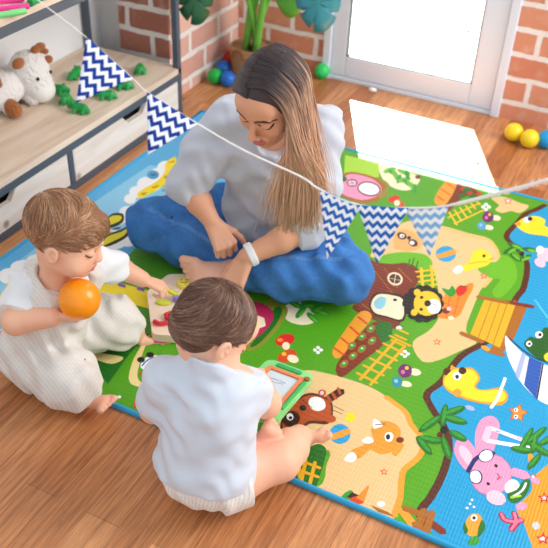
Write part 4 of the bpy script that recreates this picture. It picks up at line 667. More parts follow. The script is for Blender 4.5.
('dgreen',8,'1384,228 1380,235 1375,242 1367,249 1358,256 1350,261 1342,263 1336,263 1333,260 1334,255 1337,249 1343,241 1351,234 1360,228 1368,223 1375,221 1381,221 1384,224'),
('dgreen',6,'1442,310 1438,315 1432,319 1425,323 1417,325 1409,325 1403,323 1399,320 1397,316 1398,311 1402,307 1408,302 1415,299 1423,297 1431,297 1437,298 1441,301 1443,305'),
('dgreen',8,'1360,395 1359,387 1359,376 1360,362 1363,348 1367,335 1371,325 1375,319 1378,318 1381,321 1382,328 1382,339 1381,353 1379,367 1375,380 1371,390 1367,397 1363,399'),
('brown',6,'1403,53 1407,42 1469,23 1479,30 1475,41 1413,60'),
('brown2',7,'1372,51 1378,43 1414,45 1420,53 1414,61 1378,59'),
('brown2',7,'1405,23 1410,14 1422,12 1435,12 1440,17 1435,26 1412,30'),
('brown2',8,'1418,73 1410,66 1414,12 1430,12 1426,68'),
('brown2',9,'1434,76 1427,69 1432,12 1448,12 1443,71'),
('blue',7,'1518,561 1557,526 1541,668 1505,675'),
('lilac',7,'1488,591 1503,570 1496,679 1484,685'),
('blue',7,'1598,521 1623,519 1613,669 1578,666'),
('ink',8,'1544,667 1542,665 1557,527 1559,525 1561,527 1546,665'),
('dgreen2',8,'1488,708 1496,699 1506,691 1516,685 1524,681 1532,679 1541,679 1554,680 1573,680 1598,681 1620,685 1634,697 1637,722 1632,755 1623,789 1612,813 1598,823 1579,826 1560,824 1545,823 1534,824 1526,823 1519,821 1514,816 1511,805 1511,790 1511,775 1509,764 1505,760 1499,760 1493,761 1488,758 1485,750 1482,739 1480,727 1482,717'),
('yellow',9,'1346,456 1352,452 1359,450 1366,448 1374,446 1384,445 1393,445 1403,445 1413,446 1423,447 1434,449 1444,452 1454,456 1465,461 1475,467 1482,473 1486,480 1488,487 1488,494 1487,500 1485,505 1481,510 1476,513 1469,513 1460,509 1449,501 1438,493 1429,488 1422,486 1416,486 1411,488 1407,492 1406,499 1407,509 1408,520 1407,529 1403,536 1397,543 1390,548 1383,550 1375,549 1367,546 1359,541 1352,537 1348,534 1345,531 1342,527 1340,522 1337,515 1335,506 1333,497 1332,488 1333,480 1334,473 1337,466 1341,460'),
('lilac',7,'1430,418 1428,420 1425,422 1421,423 1417,423 1413,422 1410,420 1408,418 1407,415 1408,412 1410,409 1414,407 1418,406 1422,406 1426,407 1429,409 1431,412 1431,415'),
('orange',5,'1521,466 1507,460 1519,448 1518,428 1530,440 1543,434 1539,453 1548,470 1534,469 1526,486'),
('pinkpale',7,'1479,378 1471,372 1472,329 1480,323 1488,329 1487,372'),
('pinkpale',6,'1472,240 1472,248 1470,258 1467,266 1462,273 1455,279 1448,284 1442,287 1438,287 1435,284 1433,280 1433,275 1435,269 1438,262 1443,255 1448,249 1454,244 1461,238 1467,235 1471,235'),
('pinkpale',6,'1543,375 1547,368 1562,365 1568,370 1564,377 1549,380'),
('lilac',6,'1494,369 1497,367 1506,369 1507,373 1504,375 1495,373'),
('pink',7,'1561,254 1554,273 1542,286 1528,294 1513,293 1498,286 1487,271 1480,252 1478,231 1481,210 1489,193 1500,180 1514,173 1529,174 1542,181 1554,195 1561,213 1564,233'),
('pink',8,'1553,264 1564,252 1593,255 1602,269 1591,281 1562,278'),
('pinkpale',8,'1567,181 1564,187 1558,192 1551,194 1544,194 1537,191 1532,186 1528,180 1527,173 1528,166 1532,160 1537,156 1544,154 1551,154 1558,157 1564,161 1567,168 1569,175'),
('white',8,'1575,244 1570,244 1565,241 1561,235 1558,227 1556,219 1557,212 1559,205 1563,200 1568,198 1573,199 1578,202 1583,208 1586,215 1587,223 1586,231 1584,237 1580,242'),
('pink',5,'1611,191 1599,189 1591,175 1595,165 1607,167 1615,181'),
('pink',9,'1602,265 1608,255 1619,254 1627,262 1621,272 1610,273'),
('rasp2',5,'1566,142 1563,133 1565,131 1567,126 1572,121 1579,118 1587,119 1595,121 1602,124 1606,125 1609,134 1602,139 1597,137 1590,134 1584,132 1581,132 1580,132 1579,135 1577,138 1575,141'),
('rasp2',6,'1607,127 1610,135 1599,156 1590,158 1587,150 1598,129'),
('rasp2',7,'1605,137 1597,134 1591,108 1597,101 1605,104 1611,130'),
('rasp2',8,'1600,128 1609,128 1618,139 1617,147 1608,147 1599,136'),
('amber',4,'1541,95 1537,104 1532,110 1525,113 1519,112 1513,107 1509,99 1507,89 1507,78 1509,67 1512,58 1518,52 1524,49 1530,50 1536,55 1540,63 1542,73 1543,84'),
('dgreen',5,'1504,75 1505,69 1506,62 1508,57 1510,54 1512,51 1514,50 1516,50 1517,52 1518,55 1518,58 1517,62 1514,67 1510,72 1506,77 1504,78'),
('dgreen',5,'1535,98 1535,89 1535,80 1536,72 1537,65 1538,59 1539,54 1541,53 1543,58 1546,66 1548,76 1548,84 1546,91 1542,97 1539,101 1536,102'),
('leaf2',6,'1525,32 1527,30 1529,29 1531,28 1534,28 1537,30 1540,32 1542,34 1544,37 1546,40 1547,44 1547,47 1545,50 1541,53 1537,55 1534,55 1531,52 1528,46 1526,40 1525,35'),
('white',4,'1513,130 1512,130 1511,130 1509,129 1509,127 1509,125 1510,124 1511,123 1512,124 1514,125 1514,126 1514,128'),
('white',4,'1503,133 1502,134 1501,134 1499,132 1499,131 1499,129 1500,128 1501,127 1502,127 1504,128 1504,130 1504,132'),
('white',4,'1501,120 1499,120 1498,120 1497,119 1496,117 1496,115 1497,114 1498,113 1500,114 1501,115 1502,117 1502,118'),
('white',4,'1504,146 1503,147 1502,146 1500,145 1500,143 1500,142 1501,140 1502,140 1503,140 1505,141 1505,143 1505,145'),
('ink',7,'732,1274 734,1273 758,1287 758,1288 756,1289 732,1275'),
('ink',8,'737,1301 736,1300 752,1262 753,1261 754,1262 738,1300'),
('gold',3,'1236,482 1234,483 1231,483 1229,481 1228,477 1229,473 1231,470 1234,468 1236,469 1238,471 1239,474 1238,478'),
('rose',3,'1232,462 1230,464 1227,464 1225,461 1225,458 1225,454 1227,451 1230,449 1232,449 1234,452 1235,455 1234,459'),
('cyan',3,'1228,422 1225,423 1223,423 1221,421 1220,418 1221,414 1223,411 1225,409 1228,409 1230,411 1231,415 1230,419'),
('gold',6,'1227,1328 1224,1331 1221,1331 1219,1328 1219,1324 1219,1318 1221,1314 1224,1311 1227,1311 1229,1314 1229,1318 1229,1324'),
('rose',6,'1223,1303 1220,1306 1217,1306 1215,1303 1214,1298 1215,1293 1217,1289 1220,1286 1223,1286 1225,1289 1225,1293 1225,1299'),
('cyan',3,'1218,1250 1216,1253 1213,1253 1211,1250 1210,1246 1211,1241 1213,1236 1216,1234 1218,1234 1220,1237 1221,1241 1220,1246'),
('gold',3,'934,375 931,377 927,376 925,374 924,370 925,366 928,363 931,362 934,362 937,365 937,368 937,372'),
('ink',7,'1354,1372 1350,1376 1346,1376 1343,1372 1341,1365 1342,1358 1345,1352 1348,1348 1352,1348 1356,1352 1357,1359 1357,1366'),
('ink',11,'1379,1155 1375,1159 1371,1159 1368,1155 1367,1148 1367,1141 1370,1135 1374,1131 1378,1131 1381,1135 1382,1142 1381,1149'),
('white',11,'1426,1212 1420,1218 1414,1218 1409,1212 1407,1201 1408,1189 1412,1179 1418,1173 1424,1173 1429,1179 1431,1190 1430,1202'),
('aqua',8,'1062,680 1067,673 1072,668 1077,666 1081,667 1086,671 1089,677 1091,684 1091,693 1089,704 1086,715 1083,722 1079,725 1073,727 1068,725 1064,722 1061,715 1059,706 1058,696 1059,687'),
('ink',8,'1110,736 1108,737 1105,737 1102,734 1102,731 1102,727 1104,724 1107,723 1110,724 1112,726 1113,729 1112,733'),
('brown3',9,'1088,832 1084,839 1078,845 1072,848 1065,848 1060,846 1056,841 1054,834 1054,827 1056,819 1060,811 1066,806 1072,803 1079,802 1084,805 1088,810 1090,816 1090,824'),
('lemon2',25,'1220,795 1208,808 1195,816 1181,816 1169,810 1160,797 1156,779 1155,759 1160,739 1168,721 1180,708 1193,702 1206,701 1217,708 1226,720 1231,737 1232,757 1228,777'),
('lemon2',26,'1157,805 1152,809 1146,809 1143,804 1141,796 1143,788 1147,780 1152,777 1157,777 1161,782 1162,789 1161,798'),
('lemon2',26,'1180,712 1175,716 1169,716 1166,711 1165,704 1166,696 1170,689 1175,685 1180,686 1183,690 1185,697 1183,705'),
('ink',6,'1038,1061 1035,1064 1031,1064 1029,1061 1029,1056 1030,1050 1032,1045 1036,1042 1039,1042 1041,1045 1042,1051 1041,1056'),
('ink',7,'1015,1056 1014,1058 1012,1057 1011,1056 1010,1053 1011,1050 1012,1048 1014,1047 1016,1047 1017,1048 1017,1051 1017,1054'),
('mint',10,'1086,416 1084,417 1082,416 1080,414 1080,412 1080,410 1081,408 1083,408 1085,408 1087,410 1087,412 1087,414'),
('mint',8,'1095,456 1093,457 1091,456 1089,455 1088,452 1088,450 1090,448 1092,448 1094,448 1095,450 1096,452 1096,454'),
('mint',8,'1105,493 1103,494 1101,494 1099,492 1099,490 1099,487 1100,486 1102,485 1104,485 1106,487 1107,489 1106,492'),
('mint',9,'1117,537 1115,537 1112,537 1111,535 1110,533 1110,531 1112,529 1114,528 1116,529 1117,530 1118,533 1118,535'),
('mint',11,'1077,492 1075,492 1073,492 1071,490 1070,488 1071,486 1072,484 1074,483 1076,484 1078,485 1079,487 1078,490'),
('mint',10,'1087,539 1085,540 1083,539 1081,538 1080,535 1080,533 1082,531 1084,530 1086,531 1088,532 1088,535 1088,537'),
('mint',9,'1096,582 1094,583 1092,583 1090,581 1089,578 1089,576 1091,574 1093,573 1095,574 1097,575 1097,578 1097,580'),
('white',7,'1047,183 1043,185 1038,185 1035,181 1034,176 1036,170 1039,165 1044,163 1049,163 1052,167 1053,172 1051,178'),
('ink',8,'1063,224 1058,226 1054,225 1051,222 1049,217 1051,212 1054,208 1058,206 1062,207 1066,210 1067,215 1066,220'),
('ink',9,'1043,240 1044,239 1077,226 1078,227 1077,228 1044,241'),
('pinkpale',5,'1080,291 1077,293 1075,292 1073,290 1072,287 1073,283 1075,280 1078,279 1081,279 1082,281 1083,285 1082,288'),
('ink',8,'1277,234 1274,236 1272,236 1270,233 1269,230 1270,225 1272,221 1275,219 1278,219 1280,222 1280,226 1279,230'),
('sand',7,'1302,125 1299,123 1302,122 1303,118 1305,121 1309,121 1306,124 1308,128 1304,127 1302,130'),
('sand',3,'1268,615 1264,613 1268,610 1269,604 1272,609 1276,608 1273,613 1275,619 1271,617 1268,621'),
('sand',8,'1298,975 1294,972 1299,969 1300,961 1302,967 1307,965 1304,972 1306,979 1302,977 1298,983'),
('white',10,'1605,274 1602,272 1605,270 1605,266 1608,270 1611,269 1609,273 1611,277 1608,275 1605,279'),
('white',7,'1658,115 1655,113 1658,112 1658,108 1660,111 1663,111 1662,114 1664,118 1661,116 1659,119'),
('white',3,'1253,1443 1248,1439 1254,1435 1255,1425 1258,1433 1263,1430 1260,1439 1262,1447 1257,1445 1253,1453'),
('white',6,'1640,227 1636,224 1640,222 1640,217 1643,221 1647,221 1645,225 1647,230 1643,228 1640,232'),
('white',8,'1661,117 1658,115 1661,113 1661,108 1664,113 1668,112 1666,116 1668,121 1664,119 1662,123'),
('brown2',8,'1354,865 1353,864 1363,684 1364,683 1365,684 1355,864'),
('brown2',9,'1376,872 1375,871 1386,678 1387,677 1388,678 1377,871'),
('brown2',9,'1396,883 1395,882 1406,675 1407,674 1408,675 1397,882'),
('brown2',10,'1307,861 1314,854 1398,869 1403,878 1396,885 1312,870'),
('brown2',10,'1311,682 1316,673 1377,665 1384,672 1379,681 1318,689'),
('amber',8,'1380,656 1383,646 1398,641 1407,647 1404,657 1389,662'),
('leaf2',9,'1359,349 1356,345 1351,337 1347,327 1342,317 1338,306 1336,297 1335,291 1335,288 1337,289 1341,293 1345,300 1349,310 1354,321 1358,331 1360,340 1362,347 1361,350'),
('leaf2',9,'1400,409 1396,406 1390,400 1383,392 1377,384 1371,375 1367,367 1364,361 1364,358 1366,358 1371,361 1376,367 1383,374 1389,383 1395,392 1400,399 1402,405 1402,409'),
('leaf2',9,'1387,278 1383,278 1376,278 1368,276 1359,274 1351,271 1344,268 1340,265 1339,263 1341,261 1346,261 1353,261 1361,263 1370,265 1378,268 1384,271 1388,274 1389,276'),
('leaf2',10,'1420,366 1416,367 1409,368 1401,367 1393,366 1385,365 1378,362 1374,360 1373,358 1375,356 1379,354 1386,354 1394,354 1402,355 1410,357 1416,359 1420,362 1422,364'),
('leaf2',10,'1422,242 1420,247 1416,254 1411,263 1405,272 1400,280 1394,286 1391,289 1389,289 1389,286 1391,281 1395,273 1400,264 1405,256 1411,248 1416,242 1420,239 1422,239'),
('leaf2',9,'1377,233 1374,237 1369,242 1363,247 1356,252 1349,257 1343,259 1339,260 1338,260 1338,257 1341,253 1346,248 1353,242 1360,237 1366,233 1372,230 1376,229 1378,230'),
('leaf2',7,'1437,312 1433,314 1429,317 1423,319 1416,320 1410,321 1405,321 1402,320 1401,318 1402,316 1405,313 1410,311 1416,309 1422,307 1428,307 1433,307 1436,308 1437,309'),
('leaf2',11,'1363,391 1362,385 1363,376 1365,365 1367,354 1369,344 1372,335 1374,330 1376,329 1377,331 1377,337 1376,345 1375,356 1373,367 1370,378 1368,387 1365,392 1364,394'),
('ink',9,'1434,729 1434,726 1446,718 1463,705 1482,693 1499,683 1514,678 1528,675 1541,674 1555,674 1570,675 1586,677 1600,680 1610,682 1612,684 1610,686 1600,684 1586,681 1570,679 1555,678 1542,678 1528,679 1515,682 1501,687 1484,696 1465,709 1448,721 1436,730'),
('white',9,'1515,791 1510,794 1505,794 1501,789 1498,781 1499,773 1502,766 1506,763 1512,764 1516,768 1518,776 1518,784'),
('white',10,'1497,737 1494,740 1490,740 1487,736 1485,730 1485,723 1488,718 1492,715 1496,715 1499,719 1500,725 1500,731'),
('lemon',10,'1540,693 1542,688 1545,684 1548,681 1552,680 1557,680 1561,681 1563,685 1562,693 1558,705 1554,716 1550,722 1547,720 1543,713 1540,705 1539,698'),
('white',10,'1364,523 1358,527 1352,527 1348,521 1346,513 1347,504 1351,497 1356,493 1362,494 1367,499 1369,507 1368,516'),
('ink2',11,'1370,546 1366,549 1360,549 1356,544 1354,538 1355,530 1358,524 1363,521 1368,522 1372,526 1374,533 1374,540'),
('amber',10,'1382,462 1377,465 1371,464 1367,459 1365,452 1366,444 1369,438 1374,435 1380,436 1384,441 1386,448 1386,455'),
('white',10,'1469,566 1465,563 1466,548 1466,526 1467,502 1467,483 1466,469 1464,457 1462,448 1461,441 1464,437 1469,439 1470,446 1472,456 1474,468 1475,483 1475,502 1474,526 1474,548 1473,563'),
('white',6,'1525,469 1522,471 1520,471 1518,468 1517,465 1517,461 1518,457 1521,455 1523,456 1526,458 1527,462 1526,466'),
('white',6,'1531,446 1528,447 1526,447 1523,445 1522,441 1523,437 1524,434 1527,432 1529,432 1531,435 1532,438 1532,442'),
('navy',8,'1472,212 1477,216 1477,223 1478,233 1479,244 1480,253 1482,260 1484,266 1487,272 1491,277 1496,282 1502,288 1509,293 1513,296 1513,302 1507,304 1503,300 1496,296 1489,290 1483,283 1479,277 1475,270 1472,263 1470,255 1469,245 1468,234 1467,223 1467,216'),
('navy',9,'1505,303 1500,305 1494,304 1489,300 1484,295 1481,287 1479,279 1480,272 1483,265 1487,261 1492,259 1497,260 1503,264 1507,269 1511,277 1512,284 1512,292 1509,299'),
('navy',9,'1499,228 1494,231 1488,231 1484,229 1480,225 1478,218 1477,211 1479,204 1482,197 1486,192 1491,189 1496,189 1501,191 1505,196 1507,202 1507,209 1506,216 1503,223'),
('dgreen',10,'1568,191 1571,185 1574,181 1578,178 1582,177 1586,178 1590,181 1594,186 1598,193 1602,203 1605,214 1607,224 1607,234 1607,244 1605,252 1603,258 1600,260 1597,260 1594,258 1591,254 1589,247 1587,237 1585,226 1582,217 1578,211 1573,205 1569,201 1567,196'),
('rose',9,'1567,139 1566,135 1568,133 1570,129 1574,124 1580,122 1586,122 1594,124 1601,127 1605,129 1607,133 1603,135 1598,134 1592,131 1585,129 1580,128 1578,130 1576,133 1574,136 1572,139'),
('rose',10,'1605,130 1607,134 1596,155 1592,155 1590,151 1601,130'),
('rose',11,'1605,135 1601,133 1595,107 1597,103 1601,105 1607,131'),
('rose',12,'1602,130 1607,130 1616,141 1615,145 1610,145 1601,134'),
('white',5,'1524,106 1521,108 1517,107 1514,104 1513,100 1513,95 1515,91 1519,89 1522,90 1525,93 1527,97 1526,102'),
('dgreen',7,'1569,422 1566,414 1563,402 1560,387 1558,370 1557,355 1557,343 1559,334 1561,331 1564,333 1567,340 1571,352 1573,366 1575,382 1576,398 1576,411 1575,420 1572,424'),
('dgreen',8,'1598,442 1593,437 1587,427 1581,414 1575,400 1571,385 1568,373 1567,364 1569,360 1572,360 1577,366 1583,375 1589,388 1594,402 1599,416 1602,429 1603,438 1601,443'),
('dgreen',8,'1590,351 1585,354 1578,354 1569,353 1560,351 1551,347 1545,343 1541,338 1539,334 1542,330 1546,328 1554,327 1562,328 1571,330 1580,334 1586,339 1591,343 1592,348'),
('dgreen',9,'1632,358 1627,363 1620,367 1610,371 1599,374 1589,375 1581,375 1575,373 1573,369 1574,365 1579,360 1587,355 1596,351 1607,348 1617,347 1625,348 1631,350 1633,353'),
('dgreen',10,'1604,348 1600,344 1597,336 1593,327 1590,316 1589,306 1588,297 1589,291 1591,288 1594,288 1597,292 1601,299 1605,309 1607,319 1609,329 1610,338 1609,345 1607,348'),
('dgreen',10,'1628,434 1623,431 1617,424 1610,415 1604,404 1599,393 1596,383 1594,375 1595,371 1598,370 1603,373 1609,380 1616,389 1622,399 1627,411 1631,421 1632,429 1631,433'),
('dgreen',11,'1580,404 1579,397 1578,388 1578,377 1579,365 1581,355 1584,347 1587,342 1590,340 1592,343 1594,349 1595,358 1595,369 1594,381 1592,391 1589,400 1586,405 1583,406'),
('cream',10,'1051,820 1052,819 1094,825 1095,826 1094,827 1052,821'),
('cream',11,'1064,856 1063,855 1080,791 1081,790 1082,791 1065,855'),
('white',26,'1229,775 1222,783 1215,788 1208,789 1202,785 1197,778 1195,768 1196,756 1198,745 1203,734 1209,726 1216,721 1223,721 1229,724 1234,731 1236,741 1236,752 1233,764'),
('ink',8,'1048,176 1046,177 1044,177 1042,175 1042,172 1042,170 1044,167 1046,166 1048,167 1050,168 1050,171 1050,174'),
('ink',9,'1390,323 1386,326 1381,326 1377,322 1376,315 1376,308 1380,303 1384,300 1389,301 1392,305 1394,311 1393,318'),
('brown3',10,'1385,301 1382,303 1378,302 1376,299 1374,295 1375,290 1377,286 1381,283 1384,284 1387,287 1388,291 1388,297'),
('ink',10,'1514,786 1511,788 1509,788 1507,785 1506,782 1506,777 1508,774 1510,772 1512,772 1514,775 1515,778 1515,782'),
('ink',11,'1496,733 1494,734 1492,734 1491,732 1490,729 1490,726 1491,723 1493,722 1495,722 1497,724 1498,727 1497,730'),
('ink',11,'1361,512 1359,514 1356,514 1354,511 1353,508 1354,504 1356,501 1358,499 1361,499 1363,501 1363,505 1363,509'),
('ink',7,'1523,464 1521,465 1520,465 1519,464 1519,462 1519,460 1520,459 1521,458 1522,458 1523,459 1523,461 1523,463'),
('ink',7,'1528,442 1527,443 1526,442 1525,441 1524,440 1524,438 1525,436 1526,436 1527,436 1528,437 1529,438 1529,440'),
('white',10,'1504,300 1499,302 1495,301 1490,298 1486,292 1483,286 1482,279 1482,273 1484,267 1488,264 1492,262 1497,263 1502,266 1506,271 1509,278 1510,284 1509,291 1507,296'),
('white',10,'1497,225 1492,228 1488,228 1484,226 1481,222 1479,217 1479,211 1480,204 1483,199 1486,194 1491,192 1495,192 1499,193 1502,197 1504,202 1504,208 1503,215 1500,221'),
('ink',8,'1528,264 1527,267 1525,268 1523,269 1521,268 1520,266 1520,263 1521,261 1523,259 1525,258 1527,259 1528,262'),
('ink',8,'1526,204 1525,207 1523,208 1521,208 1519,208 1518,205 1518,203 1519,201 1521,199 1523,199 1525,200 1526,202'),
('rasp2',8,'1531,243 1531,241 1533,240 1535,238 1537,236 1538,235 1538,233 1537,230 1536,227 1536,225 1537,224 1538,225 1539,226 1540,229 1541,232 1540,235 1539,238 1537,240 1534,242 1533,243'),
('rasp2',9,'1538,235 1539,234 1545,235 1546,236 1545,237 1539,236'),
('white',11,'1579,193 1582,194 1585,198 1589,205 1593,213 1596,220 1598,228 1599,235 1599,242 1599,247 1597,249 1595,247 1594,242 1594,236 1593,229 1592,222 1589,215 1585,208 1581,201 1578,196'),
('lime',12,'1576,189 1579,188 1597,204 1596,207 1593,208 1575,192'),
('ink',6,'1522,102 1520,103 1518,103 1517,101 1516,99 1516,97 1517,95 1519,94 1521,94 1523,95 1523,98 1523,100'),
('leaf2',9,'1569,415 1567,409 1565,399 1563,387 1562,374 1561,362 1560,352 1560,345 1561,343 1563,345 1564,351 1566,360 1568,372 1570,385 1571,398 1572,408 1571,415 1571,417'),
('leaf2',12,'1595,436 1592,431 1588,423 1584,412 1579,401 1575,390 1572,380 1571,374 1571,371 1573,372 1576,377 1580,385 1585,396 1589,407 1593,418 1596,428 1597,435 1597,437'),
('leaf2',12,'1584,351 1581,351 1575,351 1568,349 1561,348 1554,345 1548,343 1545,340 1544,338 1545,337 1549,336 1555,337 1562,338 1569,340 1576,342 1581,345 1585,347 1586,349'),
('leaf2',13,'1625,360 1621,362 1615,365 1607,368 1599,370 1591,372 1584,372 1580,372 1578,371 1579,369 1583,366 1590,363 1598,361 1606,358 1614,357 1620,356 1625,357 1626,358'),
('leaf2',12,'1603,344 1601,340 1599,334 1596,326 1594,318 1592,310 1591,303 1591,299 1592,297 1593,298 1595,301 1598,307 1600,315 1602,323 1604,331 1605,338 1605,343 1605,345'),
('leaf2',11,'1625,430 1622,426 1617,420 1612,413 1607,404 1603,395 1600,388 1598,383 1598,380 1600,381 1603,384 1607,390 1612,397 1617,406 1622,415 1625,422 1627,428 1627,430'),
('leaf2',14,'1582,401 1581,396 1581,389 1582,380 1583,371 1584,362 1586,356 1587,351 1588,350 1589,352 1590,357 1590,364 1589,372 1588,382 1587,390 1586,397 1584,402 1583,403'),
('ink',27,'1200,770 1195,773 1190,773 1187,768 1185,761 1187,754 1190,747 1195,744 1200,744 1203,749 1205,756 1204,763'),
('ink',26,'1174,782 1171,784 1169,784 1167,782 1166,778 1166,774 1168,771 1171,769 1173,769 1175,772 1176,775 1176,779'),
('ink',27,'1190,729 1188,730 1185,730 1183,728 1183,724 1183,721 1185,718 1187,716 1190,716 1192,718 1193,722 1192,726'),
('ink',28,'1203,763 1204,762 1224,763 1225,764 1224,765 1204,764')]

MX0, MY0, MX1, MY1 = -1.602, 1.125, 0.46, 2.635
def ribbed(name, hexcol):
    mt = mat(name, hexcol, 0.42, 0.45); nt = mt.node_tree; b = nt.nodes['Principled BSDF']
    tc = nt.nodes.new('ShaderNodeTexCoord'); wv = nt.nodes.new('ShaderNodeTexWave'); wv.bands_direction = 'X'
    mp = nt.nodes.new('ShaderNodeMapping'); mp.inputs['Scale'].default_value = (1, 1, 1)
    wv.inputs['Scale'].default_value = 42; wv.inputs['Distortion'].default_value = 0.0
    w2 = nt.nodes.new('ShaderNodeTexWave'); w2.bands_direction = 'Y'; w2.inputs['Scale'].default_value = 21
    ad = nt.nodes.new('ShaderNodeMath'); ad.operation = 'ADD'
    nt.links.new(tc.outputs['Object'], wv.inputs['Vector']); nt.links.new(tc.outputs['Object'], w2.inputs['Vector'])
    nt.links.new(wv.outputs['Fac'], ad.inputs[0]); nt.links.new(w2.outputs['Fac'], ad.inputs[1])
    bp = nt.nodes.new('ShaderNodeBump'); bp.inputs['Strength'].default_value = 0.35; bp.inputs['Distance'].default_value = 0.0015
    nt.links.new(ad.outputs[0], bp.inputs['Height']); nt.links.new(bp.outputs['Normal'], b.inputs['Normal'])
    return mt
def build_mat():
    names = list(PRINT_COLOURS); mats = [ribbed('print_' + n, PRINT_COLOURS[n]) for n in names]
    bm = bmesh.new()
    t = MB(); t.box((0.006, 0.006, 0.0005), (MX1 - MX0 - 0.006, MY1 - MY0 - 0.006, 0.008), mi=names.index('green')); bm.free(); bm = t.bm
    for c, layer, data in PRINT:
        mi = names.index(c)
        z = 0.008 + 0.00009 * layer
        if ':' in data:
            ch, rest = data.split(':'); x, y, h = [float(v) for v in rest.split(',')]
            cu = bpy.data.curves.new('digit', 'FONT'); cu.body = ch; cu.size = h / 1000 * 1.4; cu.align_x = 'CENTER'; cu.align_y = 'CENTER'
            ob = bpy.data.objects.new('digit', cu); COLL.objects.link(ob)
            dg = bpy.context.evaluated_depsgraph_get(); me = bpy.data.meshes.new_from_object(ob.evaluated_get(dg))
            q = bmesh.new(); q.from_mesh(me)
            bmesh.ops.transform(q, matrix=Matrix.Translation((x / 1000, y / 1000, z)) @ Matrix.Rotation(math.radians(-25), 4, 'Z'), verts=q.verts[:])
            vm = {v: bm.verts.new(v.co) for v in q.verts}
            for f in q.faces:
                g = bm.faces.new([vm[v] for v in f.verts]); g.material_index = mi
            q.free(); bpy.data.objects.remove(ob); bpy.data.curves.remove(cu); bpy.data.meshes.remove(me)
            continue
        vs_ = [bm.verts.new((int(a) / 1000, int(b) / 1000, z)) for a, b in (w.split(',') for w in data.split())]
        f = bm.faces.new(vs_); f.material_index = mi
        f.normal_update()
        if f.calc_area() > 0:
            bmesh.ops.triangulate(bm, faces=[f], ngon_method='EAR_CLIP')
    bm.normal_update()
    for f in bm.faces:
        if f.normal.z < -0.5 and f.calc_center_median().z > 0.0079: f.normal_flip()
    me = bpy.data.meshes.new('play_mat'); bm.to_mesh(me); bm.free()
    o = link_mesh('play_mat', me, mats); o.location = (MX0, MY0, 0)
    tag(o, 'large ribbed play mat printed with cartoon animals, grass, sand and water', 'play mat')
    L, Wd = MX1 - MX0, MY1 - MY0
    b = MB(); R = 0.0065
    b.tube([(R, R, R), (L - R, R, R), (L - R, Wd - R, R), (R, Wd - R, R)], R, n=10, closed=True)
    for lo, hi in (((0.003, 0.001, 0.0005), (L - 0.003, 0.013, 0.0105)), ((0.003, Wd - 0.013, 0.0005), (L - 0.003, Wd - 0.001, 0.0105)), ((0.001, 0.003, 0.0005), (0.013, Wd - 0.003, 0.0105)), ((L - 0.013, 0.003, 0.0005), (L - 0.001, Wd - 0.003, 0.0105))): b.box(lo, hi, 0.002)
    e = b.build('edge_binding', mat('blue_binding', PRINT_COLOURS['bind'], 0.5, bump=0.2, bscale=300), o, smooth='auto')
    e['label'] = 'bright blue fabric binding'
    return o
build_mat()
